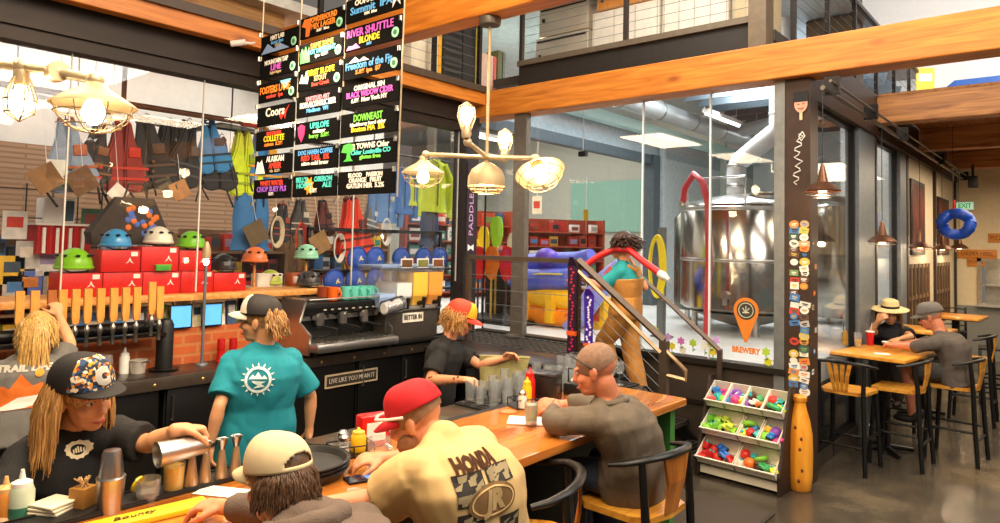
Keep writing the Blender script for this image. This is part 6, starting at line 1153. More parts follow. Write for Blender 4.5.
p = on(956, 224, y=11.6); t = thing('inflated_ring', 'blue inflated ring hanging above the dining tables', 'ring', p); m = MB(); pts = [(.17*math.cos(a*PI/14)*(1+.06*math.sin(3*a)), .03*math.sin(a*.9), .15*math.sin(a*PI/14)) for a in range(29)]; m.tube(pts, .075, 14); m.build('ring', mat('#1a4fc0', .4, 0, .12, 8, .3, 20), t); MB().cyl((-.03, 0, .15), (-.03, 0, 3.82-p.z), .004, n=5).build('cord', BLACK, t); MB().tube([(-.03, 0, .15), (-.02, -.02, .25), (-.02, 0, .34)], .018, 6).build('red_strap', mat('#c02a20', .5), t)
p = on(973, 187, y=14.0); t = thing('wall_speaker', 'small black speaker under the ceiling by the exit sign', 'speaker', (p.x, 14.0, 3.2)); MB().box((-.07, -.06, -.1), (.07, .06, .1), bev=.015).build('case', BLACK, t); MB().box((-.02, -.02, .1), (.02, .02, .3)).build('mount', BLACK, t, smooth=False)
hg = None
for i in range(12):
    x = -1.1+i*.13; z = 1.05 if i % 2 == 0 else 1.39; y = 15.9 if i % 2 == 0 else 16.4; c = ['#d8c8a0', '#c8a050', '#e8e0d0', '#a86a30', '#d0b080'][i % 5]
    t = thing('jar', 'storage jar standing in the serving hatch', 'jar', (x, y, z), 0, 'jars in the serving hatch'); MB().lathe([(.05, 0), (.055, .01), (.055, .17), (.04, .19)], n=14).build('body', mat(c, .4, 0, .1), t); MB().lathe([(.045, .185), (.045, .215)], n=14).build('lid', STEEL, t)
point('hatch_light', (-.4, 16.2, 1.75), 16, (1, .85, .6), .1)
t = thing('floor_mat', 'dark brown rubber mat on the floor beside the bar end', 'mat', (-2.2, 5.05, 0)); MB().box((-.38, -.75, .0), (.42, .33, .012), bev=.004).build('mat_body', mat('#33291f', .8, 0, .15, 30, .3, 150), t); MB().box((-.36, -.73, .012), (.4, .31, .015)).build('pile', mat('#3d3125', .9, 0, .2, 60), t, smooth=False)
# stools at the bar
bow_chair('empty bar stool between the red capped man and the bald man', (-1.80, 2.34, 0), .6, 4, 'bar stools', True, None, SEATD)
bow_chair('bar stool on which the bald man sits', (-1.68, 3.06, 0), -.1, 4, 'bar stools', True, None, SEATD)
bow_chair('bar stool under the man in the red cap', (-1.62, 1.62, 0), .05, 4, 'bar stools', True, None, SEATD)
bow_chair('bar stool under the man in the beige cap', (-1.55, .98, 0), .05, 4, 'bar stools', True, None, SEATD)
# ================================================================ people
V = Vector
def solid(mb, name, m, parent, voxel=.008, smooth=3, folds=0., ff=7., seed=0, stretch=None):
    me = bpy.data.meshes.new('raw'); me.from_pydata([tuple(p) for p in mb.v], [], mb.f)
    b = bmesh.new(); b.from_mesh(me); bmesh.ops.recalc_face_normals(b, faces=b.faces[:]); b.to_mesh(me); b.free()
    o = bpy.data.objects.new('raw', me); COL.objects.link(o)
    r = o.modifiers.new('r', 'REMESH'); r.mode = 'VOXEL'; r.voxel_size = voxel
    s = o.modifiers.new('s', 'SMOOTH'); s.factor = .5; s.iterations = smooth
    dg = bpy.context.evaluated_depsgraph_get(); nm = bpy.data.meshes.new_from_object(o.evaluated_get(dg))
    bpy.data.objects.remove(o); bpy.data.meshes.remove(me)
    n = len(nm.vertices); co_ = np.empty(n*3, np.float32); nm.vertices.foreach_get('co', co_); co_ = co_.reshape(-1, 3)
    if folds:
        no = np.empty(n*3, np.float32); nm.vertices.foreach_get('normal', no); no = no.reshape(-1, 3); st = stretch or (1, 1, .6)
        for i in range(n):
            p = V((co_[i][0]*st[0], co_[i][1]*st[1], co_[i][2]*st[2]))*ff+V((seed, seed*.7, 0))
            q = noise.noise(p)+.5*noise.noise(p*2.3); q = abs(q)*1.2-.35
            co_[i] += no[i]*q*folds
    I = np.array(wm(parent).inverted()); co_ = co_ @ I[:3, :3].T+I[:3, 3]
    nm.vertices.foreach_set('co', co_.astype(np.float32).ravel()); nm.materials.clear(); nm.materials.append(m)
    nm.polygons.foreach_set('use_smooth', [True]*len(nm.polygons)); nm.update()
    o = bpy.data.objects.new(name, nm); COL.objects.link(o); o.parent = parent; return o
def tw(mb, pts, rs, n=14):
    mb.tube(pts, rs, n)
    for p, r in zip(pts, rs): mb.ell(p, r*.99, 12, 9)
def ring(c, lat, fwd, a, b, n=20, e=1.): return [V(c)+lat*(a*math.copysign(abs(math.cos(t))**e, math.cos(t)))+fwd*(b*math.copysign(abs(math.sin(t))**e, math.sin(t))) for t in [2*PI*k/n for k in range(n)]]
def torso_rings(J, ease=0., hem=0., top=True):
    pel, nek, lat = J['pel'], J['nek'], J['lat']; ax = (nek-pel); fem = J.get('fem'); bow = J.get('bow', .03); g = J.get('girth', 1.)
    prof = [(-.12, .15, .105), (.0, .172 if fem else .165, .118), (.12, .165 if fem else .16, .112), (.32, .135 if fem else .15, .1), (.52, .155, .112 if not fem else .118), (.7, .166, .118 if not fem else .128), (.84, .155, .105), (.93, .112, .085), (1.0, .068, .064)]
    out = []
    for s, a, b in prof:
        if s < 0: s = s-hem/ax.length
        up = ax.normalized(); fw = lat.cross(up)*-1; fw = up.cross(lat)
        c = pel+ax*s-fw*(bow*math.sin(PI*max(0, min(1, s))))
        e = ease if s < .98 else min(ease, .012)
        out.append(ring(c, lat, fw, a*g*J['sw']/.19+e, b*g+e, e=.85))
    return out
def hand(mb, wr, hd, pn, side, curl=.35):
    hd = V(hd).normalized(); pn = V(pn); pn = (pn-hd*pn.dot(hd)).normalized(); th = hd.cross(pn)*(1 if side == 'R' else -1)
    F = Matrix(((th.x, hd.x, pn.x, 0), (th.y, hd.y, pn.y, 0), (th.z, hd.z, pn.z, 0), (0, 0, 0, 1)))
    mb.ell((0, 0, 0), (.04, .056, .017), 14, 9, M=T(wr+hd*.05) @ F); tw(mb, [wr-hd*.01, wr+hd*.03], [.026, .026])
    for i, L in enumerate((.072, .08, .074, .058)):
        p = wr+hd*(.088-.006*abs(i-1.2))+th*(.031-.021*i); a = .12; pts = [wr+hd*.06+th*(.025-.017*i), p]
        for q in (.45, .32, .26):
            a += curl*(1.15 if q > .4 else 1.0); p = p+(hd*math.cos(a)+pn*math.sin(a)+th*(.09*(1.3-i)*max(0, 1-curl)))*(L*q); pts.append(p)
        tw(mb, pts, [.011, .0105, .0098, .009, .008], 10)
    p0 = wr+hd*.022+th*.028; p1 = p0+(th*.7+hd*.6+pn*.25).normalized()*.04; p2 = p1+(th*.25+hd*.85+pn*(.3+curl*.5)).normalized()*.032; p3 = p2+(hd*.9+pn*(.3+curl)).normalized()*.026
    tw(mb, [p0, p1, p2, p3], [.015, .012, .0105, .009], 10)
def head(mb, M, fem=False, jaw=1.):
    e = lambda c, r, n=16, m=11: mb.ell(c, r, n, m, M=M)
    e((0, -.014, .036), (.076, .098, .086), 22, 15); e((0, .02, -.035), (.06*jaw, .072, .076), 18, 12); e((0, .055, -.092), (.03*jaw, .03, .024)); e((0, .03, -.085), (.048*jaw, .05, .03))
    for s in (-1, 1):
        e((s*.036, .056, -.03), (.026, .03, .026)); e((s*.077, -.006, -.012), (.009, .02, .033)); e((s*.083, -.012, .0), (.007, .016, .022)); e((s*.03, .078, .022), (.03, .014, .009))
    mb.tube([(0, .084, .016), (0, .1, -.016), (0, .108, -.03), (0, .09, -.042)], [.009, .012, .015, .012], 10, M=M); e((0, .094, -.034), (.02, .014, .01)); e((0, .084, -.066), (.024, .014, .007)); e((0, .08, -.078), (.02, .014, .008))
def face_bits(t, M, brow='#4a3020', lip='#b0605a', eyes=True):
    w = lambda mb: MB().add([M @ V(v) for v in mb.v], mb.f)
    for s in (-1, 1):
        if eyes:
            e = w(MB().ell((s*.031, .081, .004), (.013, .008, .008), 12, 8)).build('eye', mat('#f0e8e0', .3, 0, 0), t, world=True); e2 = w(MB().ell((s*.031, .0875, .004), (.006, .003, .006), 10, 6)).build('iris', mat('#2a1c12', .2, 0, 0), e, world=False)
            e2.data.transform(wm(t).inverted())
        w(MB().tube([(s*.014, .091, .02), (s*.032, .093, .027), (s*.05, .08, .021)], [.003, .0045, .0025], 6)).build('eyebrow', mat(brow, .8, 0, .1), t, world=True)
    w(MB().tube([(-.024, .083, -.069), (-.01, .0965, -.071), (.01, .0965, -.071), (.024, .083, -.069)], [.002, .0055, .0055, .002], 8)).build('lips', mat(lip, .5, 0, .05), t, world=True)
def person(label, J, skin, fem=False, jaw=1., loc=None, legs=True):
    J['fem'] = fem; J.setdefault('sw', .18 if fem else .2); J['lat'] = V(J['lat']).normalized()
    for k in ('pel', 'nek', 'head'): J[k] = V(J[k])
    t = thing('person', label, 'person', loc or (J['pel'].x, J['pel'].y, 0)); J['t'] = t
    M = FR(J['hf'], J.get('hu', (0, 0, 1)), J['head']) @ Matrix.Scale(J.get('hs', 1.), 4); J['M'] = M; mb = MB(); J['girth0'] = J.get('girth', 1.)
    head(mb, M, fem, jaw); hb = M @ V((0, -.03, -.06)); kf = .88 if fem else 1.06; tw(mb, [J['nek']-(J['nek']-J['pel']).normalized()*.035+(hb-J['nek'])*.1, hb], [.06*kf, .056*kf])
    for sg in (-1, 1): tw(mb, [J['nek']-(J['nek']-J['pel']).normalized()*.045+J['lat']*(sg*.075), J['nek']+(hb-J['nek'])*.35+J['lat']*(sg*.012)], [.046*kf, .046*kf])
    mb.loft(torso_rings(J, -.012))
    up = (J['nek']-J['pel']).normalized()
    for sd, sg in (('R', 1), ('L', -1)):
        sh = J.get('sh'+sd) or (J['nek']-up*.075+J['lat']*(sg*(J['sw']-.05))); sh = V(sh); J['S'+sd] = sh
        if sd in J:
            el, wr, hd, pn, cu = J[sd]; el = V(el); wr = V(wr); k = .9 if fem else 1.
            tw(mb, [sh-J['lat']*(sg*.05), sh, sh+(el-sh)*.5, el], [.055*k, .056*k, .046*k, .038*k]); tw(mb, [el, el+(wr-el)*.3, wr], [.038*k, .042*k, .025*k]); hand(mb, wr, hd, pn, sd, cu)
        if legs and ('l'+sd) in J:
            kn, an = [V(q) for q in J['l'+sd]]; hip = J['pel']+J['lat']*(sg*.09)
            tw(mb, [hip, hip+(kn-hip)*.5, kn], [.078, .068, .05]); tw(mb, [kn, kn+(an-kn)*.35, an], [.05, .052, .034])
    J['body'] = solid(mb, 'body', skin, t, .007, 3); return t
def shirt(J, m, sleeve=.7, hem=.06, ease=.02, fore=0., folds=.012, name='shirt', seed=1, sl=.062):
    mb = MB(); mb.loft(torso_rings(J, ease, hem))
    for sd, sg in (('R', 1), ('L', -1)):
        if sd not in J: continue
        sh = J['S'+sd]; el = V(J[sd][0]); wr = V(J[sd][1]); tw(mb, [sh-J['lat']*(sg*.07), sh], [.07, .062+ease*.5])
        if fore: tw(mb, [sh, sh+(el-sh)*.5, el], [.06+ease*.5, .056+ease*.4, .052+ease*.3]); e_ = el+(wr-el)*fore; mb.tube([el, (el+e_)/2, e_], [.052+ease*.3, .05+ease*.2, .042+ease*.2], 14)
        else: e_ = sh+(el-sh)*sleeve; mb.tube([sh, (sh+e_)/2, e_], [sl+ease*.3, sl+ease*.4, sl+ease*.55], 16)
    up = (J['nek']-J['pel']).normalized(); hb = J['M'] @ V((0, -.03, -.06))
    for sg in (-1, 1): tw(mb, [J['nek']-up*.06+J['lat']*(sg*.1), J['nek']-up*.03+J['lat']*(sg*.05)+(hb-J['nek'])*.1], [.06, .063])
    tw(mb, [J['nek']-up*.09, J['nek']-up*.01+(hb-J['nek'])*.14], [.075, .066 if J.get('fem') else .071])
    o = solid(mb, name, m, J['t'], .0095, 2, folds, 6., seed); J[name] = o; return o
def pants(J, m, to=1., name='trousers', folds=.008, ease=.02, cuff=.0):
    mb = MB(); R_ = torso_rings(J, ease*.8); mb.loft(R_[0:4])
    for sd, sg in (('R', 1), ('L', -1)):
        if 'l'+sd not in J: continue
        kn, an = [V(q) for q in J['l'+sd]]; hip = J['pel']+J['lat']*(sg*.09)
        if to < .5: e_ = hip+(kn-hip)*(to*2); tw(mb, [hip, (hip+e_)/2], [.085+ease*.5, .085+ease*.5]); mb.tube([hip, (hip+e_)/2, e_], [.085+ease*.5, .085+ease*.5, .085+ease*.4], 16)
        else: tw(mb, [hip, hip+(kn-hip)*.5, kn], [.082+ease*.6, .078+ease*.5, .062+ease*.5]); e_ = kn+(an-kn)*(to*2-1); mb.tube([kn, (kn+e_)/2, e_], [.062+ease*.5, .06+ease*.5, .05+ease*.5+cuff], 14)
    o = solid(mb, name, m, J['t'], .01, 2, folds, 7., 3); J[name] = o; return o
def shoes(J, m, fwd=None):
    for sd in 'RL':
        if 'l'+sd not in J: continue
        an = V(J['l'+sd][1]); f = V(fwd if fwd else J['hf']); f.z = 0; f.normalize(); F = FR(f, (0, 0, 1), an)
        b = MB().ell((0, .055, -.045), (.045, .12, .04), 16, 10, M=F).ell((0, -.03, -.02), (.042, .06, .055), 14, 9, M=F); solid(b, 'shoe', m, J['t'], .008, 2)
def hair_shell(J, m, back=-.2, name='hair', top=1.05, low=-.35, strands=None, seed=2, elmax=42):
    """skull cap of hair plus hanging locks: strands = list of (azimuth range, n, length, spread)"""
    M = J['M']; b = MB(); r = random.Random(seed)
    F = M @ T((0, -.016, .038)); b.ell((0, 0, 0), (.083*top, .106*top, .093*top), 26, 14, M=F @ Matrix.Rotation(R(-24), 4, 'X'), z0=low)
    for (a0, a1, n, L, sp, rad, grav) in strands or []:
        for i in range(n):
            a = R(a0+(a1-a0)*(i+r.random())/n); el = R(r.uniform(-8, elmax)); d = V((math.sin(a)*math.cos(el), math.cos(a)*math.cos(el), math.sin(el)))
            p = M @ V((d.x*.082*top, d.y*.104*top-.016, d.z*.09*top+.038)); out = (M.to_3x3() @ V((d.x, d.y, 0))).normalized(); pts = [p]; ll = L*r.uniform(.75, 1.1); w = r.uniform(0, 6)
            v = out*.35+V((0, 0, -.2))
            for k in range(1, 8):
                v = (v+V((0, 0, -grav))).normalized(); q = pts[-1]+v*(ll/7)+out*(sp*.012*math.sin(w+k*1.3))+V((r.uniform(-1, 1), r.uniform(-1, 1), 0))*sp*.006
                pts.append(q)
            b.tube(pts, [rad*.7, rad, rad, rad, rad*.95, rad*.85, rad*.6, rad*.25], 6)
    o = b.build(name, m, J['t'], world=True); return o
def hairmat(c1, c2, sc=60):
    m = wood(c1, c2, 'Z', .5, 6., False); return m
def cap(J, crown, brimm, front=None, yaw=0., tilt=0., label=None, opening=None, s=1.0, logo=None, flat=1.):
    M = J['M'] @ Matrix.Rotation(yaw, 4, 'Z') @ T((0, -.012, .048)) @ Matrix.Rotation(tilt, 4, 'X')
    w = lambda mb: MB().add([M @ V(v) for v in mb.v], mb.f); b = MB(); rx, ry, rz = .09*s, .112*s, .098*s
    n = 72; mr = 22; vs = []; fs = []
    for i in range(mr):
        a = -.04+1.5*i/(mr-1); c_ = max(.015, math.cos(a))**.8
        for k in range(n):
            t_ = 2*PI*k/n; vs.append((rx*c_*math.cos(t_), ry*c_*math.sin(t_), rz*math.sin(a)+(.012*max(0, math.sin(t_))*math.sin(a*2) if i else 0)))
    for i in range(mr-1):
        for k in range(n):
            da = abs(((k*5+2.5+90+180) % 360)-180)/36; ev = (i/(mr-1)-.09)/.21
            if opening and ev > 0 and da*da+ev*ev < 1: continue
            fs.append((i*n+k, i*n+(k+1) % n, (i+1)*n+(k+1) % n, (i+1)*n+k))
    fs.append(tuple(range((mr-1)*n, mr*n)))
    b.add(vs, fs); h = w(b).build('cap', crown, J['t'], world=True)
    sol = h.modifiers.new('thick', 'SOLIDIFY'); sol.thickness = .004; sol.offset = 1
    if label: h['label'] = label
    if front:
        b = MB(); vs = []; fs = []; na = 17; nr = 7
        for i in range(nr):
            a = .02+1.15*i/(nr-1); c_ = math.cos(a)**.8
            for k in range(na):
                t_ = PI/2+(k/(na-1)-.5)*2*R(66)*(1-.3*(i/(nr-1))); vs.append((rx*1.05*c_*math.cos(t_), ry*1.05*c_*math.sin(t_), rz*1.05*math.sin(a)+.012*max(0, math.sin(t_))*math.sin(a*2)))
        for i in range(nr-1):
            for k in range(na-1): fs.append((i*na+k, i*na+k+1, (i+1)*na+k+1, (i+1)*na+k))
        fo = w(b.add(vs, fs)).build('front_panel', front, J['t'], world=True); J['capfront'] = fo
    b = MB(); vs = []; fs = []; nu, nv = 15, 6; Lb = .078*s
    for lay in (0, 1):
        for j in range(nv):
            for i in range(nu):
                u = -1+2*i/(nu-1); v = j/(nv-1); th = PI/2-u*R(62); ext = Lb*v*math.sqrt(max(0, 1-abs(u)**2.6)); x = (rx)*math.cos(th)*(1+.0*v); y = (ry)*math.sin(th)+ext
                vs.append((x, y-.004, .004-.022*flat*abs(u)**2-.016*flat*v*v-.004*lay))
    N_ = nu*nv
    for j in range(nv-1):
        for i in range(nu-1): a = j*nu+i; fs += [(a, a+nu, a+nu+1, a+1), (N_+a, N_+a+1, N_+a+nu+1, N_+a+nu)]
    for i in range(nu-1): a = (nv-1)*nu+i; fs.append((a, N_+a, N_+a+1, a+1))
    w(b.add(vs, fs)).build('brim', brimm, h).data.transform(wm(J['t']).inverted())
    w(MB().ell((0, 0, rz*1.0), (.009, .009, .006), 10, 6)).build('button', crown, h).data.transform(wm(J['t']).inverted())
    return M
def glasses(J, up=.0, dark=True, tilt=0., fw=0.):
    M = J['M'] @ T((0, fw, up)) @ Matrix.Rotation(tilt, 4, 'X'); w = lambda mb: MB().add([M @ V(v) for v in mb.v], mb.f); b = MB()
    for s in (-1, 1): b.tube([(s*.03+.024*math.cos(a*PI/8), .1, .004+.017*math.sin(a*PI/8)) for a in range(17)], .0025, 6).tube([(s*.055, .098, .008), (s*.078, .05, .01), (s*.082, -.01, .006), (s*.08, -.03, -.01)], .0028, 6)
    b.tube([(-.008, .1, .008), (0, .102, .011), (.008, .1, .008)], .0025, 6); g = w(b).build('glasses', BLACK if dark else mat('#d8d0c4', .3), J['t'], world=True)
    for s in (-1, 1): w(MB().prism([(s*.03+.022*math.cos(a*PI/8), .004+.0155*math.sin(a*PI/8)) for a in range(16)], .001, Matrix(((1, 0, 0, 0), (0, 0, 1, .1), (0, 1, 0, 0), (0, 0, 0, 1))))).build('lens', mat('#15110f', .15, 0, 0) if dark else glassy(), g).data.transform(wm(J['t']).inverted())
def decal(J, tgt, mb, c, nrm, up, m, name='print', off=.004, maxedge=.02):
    """lettering or artwork laid on the cloth of a garment"""
    me = bpy.data.meshes.new('d'); me.from_pydata([tuple(v) for v in mb.v], [], mb.f); b = bmesh.new(); b.from_mesh(me); bmesh.ops.triangulate(b, faces=b.faces[:])
    for _ in range(3):
        es = [e for e in b.edges if e.calc_length() > maxedge]
        if not es: break
        bmesh.ops.subdivide_edges(b, edges=es, cuts=1); bmesh.ops.triangulate(b, faces=b.faces[:])
    Mt = wm(tgt); bv = BVHTree.FromPolygons([Mt @ v.co for v in tgt.data.vertices], [tuple(p.vertices) for p in tgt.data.polygons]); F = FACE(nrm, c, up); n = V(nrm).normalized(); bad = []
    for v in b.verts:
        p = F @ V((v.co.x, v.co.y, 0)); h = bv.ray_cast(p+n*.4, -n, 1.)
        if h[0] is None: bad.append(v)
        else: v.co = h[0]+n*off*.5+h[1]*off*.5
    bmesh.ops.delete(b, geom=bad, context='VERTS'); o2 = MB(); bpy.data.meshes.remove(me); o2.bm(b)
    return o2.build(name, m, J['t'], world=True, smooth=False)
SK = mat('#d99a6c', .5, 0, .06, 9); SK2 = mat('#dc9268', .5, 0, .06, 9); SKR = mat('#cf7f5a', .5, 0, .08, 9)
DEN = mat('#2a3346', .8, 0, .15, 40); TAN = mat('#d9b57a', .85, 0, .05, 12); GRYS = mat('#665949', .85, 0, .1, 12, .3, 160)
DARKSH = mat('#241d18', .6)
# --- bald man at the bar
J = dict(pel=(-1.72, 3.08, .86), nek=(-1.77, 2.95, 1.235), head=(-1.82, 2.885, 1.385), hf=(-.9, -.38, -.22), lat=(-.1, 1, .0), bow=.05, girth=1.06, sw=.205,
    L=((-1.95, 2.73, 1.14), (-2.12, 2.98, 1.125), (-.3, .9, .05), (-.7, 0, -.3), .55), R=((-2.0, 3.2, 1.14), (-2.17, 3.1, 1.125), (-.5, -.8, .1), (-.5, .2, -.5), .5),
    lR=((-1.97, 3.2, .85), (-1.92, 3.2, .4)), lL=((-1.97, 2.96, .85), (-1.92, 2.96, .4)))
t = person('bald man in a dark grey shirt sitting on a stool, leaning on the bar', J, SKR, jaw=1.05)
shirt(J, GRYS, fore=.75, hem=.1, ease=.03, folds=.022, seed=4); pants(J, DEN); shoes(J, DARKSH, (-1, 0, 0))
hair_shell(J, mat('#8a6a54', .8, 0, .2, 60), top=.985, low=-.42).scale = (1, 1, 1)
face_bits(t, J['M'], '#8a6a50')
M = J['M']; w = lambda mb: MB().add([M @ V(v) for v in mb.v], mb.f)
w(MB().tube([(-.086, -.01, .02), (-.084, .04, .06), (-.06, .085, .09), (0, .1, .1), (.06, .085, .09), (.084, .04, .06), (.086, -.01, .02)], .004, 6)).build('glasses', BLACK, t, world=True)
mb = MB(); R_ = torso_rings(J, .032); mb.tube([p for p in R_[-1]]+[R_[-1][0]], .016, 8); mb.build('collar', GRYS, t, world=True)
# --- man in the red cap
J = dict(pel=(-1.60, 1.80, .86), nek=(-1.665, 1.70, 1.325), head=(-1.80, 1.685, 1.365), hs=.93, hf=(-.83, -.42, -.36), lat=(-.06, 1, .0), bow=.055, girth=1.1, sw=.21,
    L=((-1.79, 1.53, 1.13), (-1.92, 1.37, 1.125), (-.5, -.8, .0), (-.4, 0, -.8), .4), R=((-1.98, 1.96, 1.14), (-2.14, 1.84, 1.125), (-.6, -.7, 0), (-.3, .1, -.9), .4),
    lR=((-1.93, 1.95, .85), (-1.88, 1.94, .4)), lL=((-1.93, 1.7, .85), (-1.88, 1.7, .4)))
t = person('man in a red cap and tan printed t-shirt hunched over the bar', J, SK2, jaw=1.08)
shirt(J, TAN, sleeve=.82, hem=.1, ease=.035, folds=.016, seed=9, sl=.075); pants(J, DEN); shoes(J, DARKSH, (-1, 0, 0)); face_bits(t, J['M'])
hair_shell(J, mat('#9a7050', .8, 0, .2, 60), top=.99, low=-.5); REDC = mat('#c4101a', .75, 0, .06, 20); cap(J, REDC, REDC, tilt=-.12, s=1.0)
M = J['M']; w = lambda mb: MB().add([M @ V(v) for v in mb.v], mb.f)
w(MB().tube([(-.1, .0, .035), (-.1, .06, .045), (-.07, .12, .055), (0, .14, .06), (.07, .12, .055), (.1, .06, .045), (.1, 0, .035)], .006, 6)).build('sunglasses', mat('#e8e0d4', .3), t, world=True)
w(MB().ell((-.062, .03, -.07), (.02, .045, .04), 12, 8).ell((.062, .03, -.07), (.02, .045, .04), 12, 8).ell((0, .06, -.095), (.04, .035, .025), 12, 8)).build('beard', mat('#8a5a3a', .8, 0, .25, 60), t, world=True)
tg = J['shirt']; n = V((1, -.12, .12)); c = on(458, 456, x=-1.57); up = V((-.25, -.0, 1)); BR = mat('#6a4326', .8); BK = mat('#2b2622', .8); 
decal(J, tg, MB().text('HONDA', .062, Matrix.Identity(4), w=.18, bold=.004), c+V((0, .015, -.015)), n, up, BR, 'lettering')
r = random.Random(5); m1 = MB(); m2 = MB()
for x0, x1, y0, y1 in ((-.09, .02, -.13, -.035), (.035, .15, -.09, -.035), (-.09, .0, -.32, -.15), (.07, .16, -.32, -.19)):
    m1.add([(x0, y0, 0), (x1, y0, 0), (x1, y1, 0), (x0, y1, 0)], [(0, 1, 2, 3)])
    for _ in range(16): a, b = r.uniform(x0, x1-.03), r.uniform(y0, y1-.02); m2.add([(a, b, 0), (a+r.uniform(.01, .03), b, 0), (a+.03, b+.02, 0), (a, b+r.uniform(.004, .02), 0)], [(0, 1, 2, 3)])
decal(J, tg, m1, c, n, up, BK, 'print', .003); decal(J, tg, m2, c, n, up, mat('#9a8a68', .8), 'print_detail', .005)
el = MB(); el.add([(.1*math.cos(a*PI/20), .052*math.sin(a*PI/20), 0) for a in range(40)], [tuple(range(40))]); decal(J, tg, el, c+V((0, .045, -.132)), n, up, mat('#7a5a34', .8), 'emblem', .006)
el = MB(); el.add([(.09*math.cos(a*PI/20), .043*math.sin(a*PI/20), 0) for a in range(40)]+[(.084*math.cos(a*PI/20), .038*math.sin(a*PI/20), 0) for a in range(40)], [(k, (k+1) % 40, 40+(k+1) % 40, 40+k) for k in range(40)]); decal(J, tg, el, c+V((0, .045, -.132)), n, up, TAN, 'emblem_ring', .008)
decal(J, tg, MB().text('JR', .08, Matrix.Identity(4), w=.09, bold=.005, shear=.2), c+V((0, .045, -.132)), n, up, mat('#e0c48c', .8), 'lettering', .009)
# --- man in the beige cap
J = dict(pel=(-1.5, 1.12, .86), nek=(-1.63, 1.115, 1.225), head=(-1.75, 1.11, 1.305), hs=.93, hf=(-.96, -.14, -.2), lat=(-.05, 1, 0), bow=.06, girth=1.1, sw=.21,
    L=((-1.82, .84, 1.145), (-2.02, .9, 1.13), (-.7, .5, 0), (-.2, 0, -.9), .4), R=((-1.9, 1.27, 1.145), (-2.12, 1.16, 1.125), (-.8, -.4, 0), (-.2, 0, -.9), .4),
    lR=((-1.88, 1.25, .85), (-1.83, 1.25, .4)), lL=((-1.88, 1.0, .85), (-1.83, 1.0, .4)))
t = person('man in a beige cap and brown hoodie in the foreground, seen from behind', J, SK2)
HOOD = mat('#6b5a4e', .9, 0, .08, 14, .3, 180); shirt(J, HOOD, fore=.9, hem=.08, ease=.045, folds=.022, seed=13, name='hoodie'); pants(J, DEN); shoes(J, DARKSH, (-1, 0, 0)); face_bits(t, J['M'])
mb = MB(); R_ = torso_rings(J, .03); mb.tube([p+V((.02, 0, .005)) for p in R_[-1]]+[R_[-1][0]+V((.02, 0, .005))], .034, 10); mb.ell(J['nek']+V((.075, 0, -.035)), (.07, .13, .06)); solid(mb, 'hood', HOOD, t, .009, 3, .01, 9, 4)
HB = hairmat('#6a4a30', '#3a2618'); hair_shell(J, HB, top=1.0, low=-.4, strands=[(95, 265, 900, .085, .35, .0028, .34)], elmax=3); BG = mat('#dcc69c', .85, 0, .06, 20); cap(J, BG, BG, opening=True, s=.98, tilt=.06)
# --- woman pouring from the shaker tin
J = dict(pel=(-3.0, .93, .92), nek=(-2.83, .93, 1.265), head=(-2.745, .94, 1.415), hf=(.95, .3, -.16), hu=(.0, -.16, 1), lat=(.12, -1, .0), bow=-.02, sw=.185, girth=1.03,
    L=((-2.66, 1.14, 1.22), (-2.54, 1.19, 1.285), (.15, .95, -.08), (.1, .0, -1), .75), R=((-2.72, .68, 1.08), (-2.58, .74, .98), (.8, .3, -.4), (.1, .5, -.8), .4), shL=(-2.80, 1.075, 1.235),
    lR=((-3.0, .85, .5), (-3.02, .85, .09)), lL=((-3.0, 1.02, .5), (-3.02, 1.02, .09)))
t = person('woman in a black t-shirt and patterned cap pouring from a steel tin', J, SK, fem=True)
BLT = mat('#1a1817', .85, 0, .15, 12, .3, 200); shirt(J, BLT, sleeve=.85, hem=.06, ease=.024, folds=.012, seed=21); pants(J, DEN); shoes(J, DARKSH, (1, 0, 0)); face_bits(t, J['M'], '#5a3a24', '#c05a50')
M = J['M']; w = lambda mb: MB().add([M @ V(v) for v in mb.v], mb.f)
HL = hairmat('#c99a58', '#7a5026'); hair_shell(J, HL, top=1.02, low=-.3, strands=[(92, 268, 300, .29, .5, .005, .5), (76, 98, 60, .27, .3, .0045, .7), (262, 284, 60, .27, .3, .0045, .7)])
pm = bpy.data.materials.new('floral_cap_cloth'); pm.use_nodes = True; N = pm.node_tree.nodes; L = pm.node_tree.links; vo = N.new('ShaderNodeTexVoronoi'); vo.inputs['Scale'].default_value = 95; tc = N.new('ShaderNodeTexCoord'); rp = N.new('ShaderNodeValToRGB'); rp.color_ramp.interpolation = 'CONSTANT'
for ps, cc in ((0, '#1c2430'), (.3, '#d8962a'), (.42, '#2a4a78'), (.58, '#e8dcc0'), (.68, '#1c2a40'), (.82, '#a0401e'), (.9, '#5a7a98')):
    e_ = rp.color_ramp.elements.new(ps) if ps not in (0,) else rp.color_ramp.elements[0]; e_.color = lin(cc)
L.new(tc.outputs['Object'], vo.inputs['Vector']); L.new(vo.outputs['Color'], rp.inputs[0]); L.new(rp.outputs[0], N['Principled BSDF'].inputs['Base Color']); N['Principled BSDF'].inputs['Roughness'].default_value = .8
CB = mat('#1e1b19', .75, 0, .15); Mc = cap(J, CB, CB, pm, tilt=.06, s=1.05, flat=.35)
decal(J, J['capfront'], MB().text('C', .075, Matrix.Identity(4), w=.055, bold=.008), Mc @ V((0, .12, .045)), Mc.to_3x3() @ V((0, 1, .25)), Mc.to_3x3() @ V((0, 0, 1)), mat('#f0ece0', .7), 'lettering', .004, .01)
g = MB(); g.add([(.042*math.cos(a*PI/12)*(1+.12*(a % 2)), .036*math.sin(a*PI/12)*(1+.12*(a % 2)), 0) for a in range(24)]+[(.026*math.cos(a*PI/12), .022*math.sin(a*PI/12), 0) for a in range(24)], [(k, (k+1) % 24, 24+(k+1) % 24, 24+k) for k in range(24)])
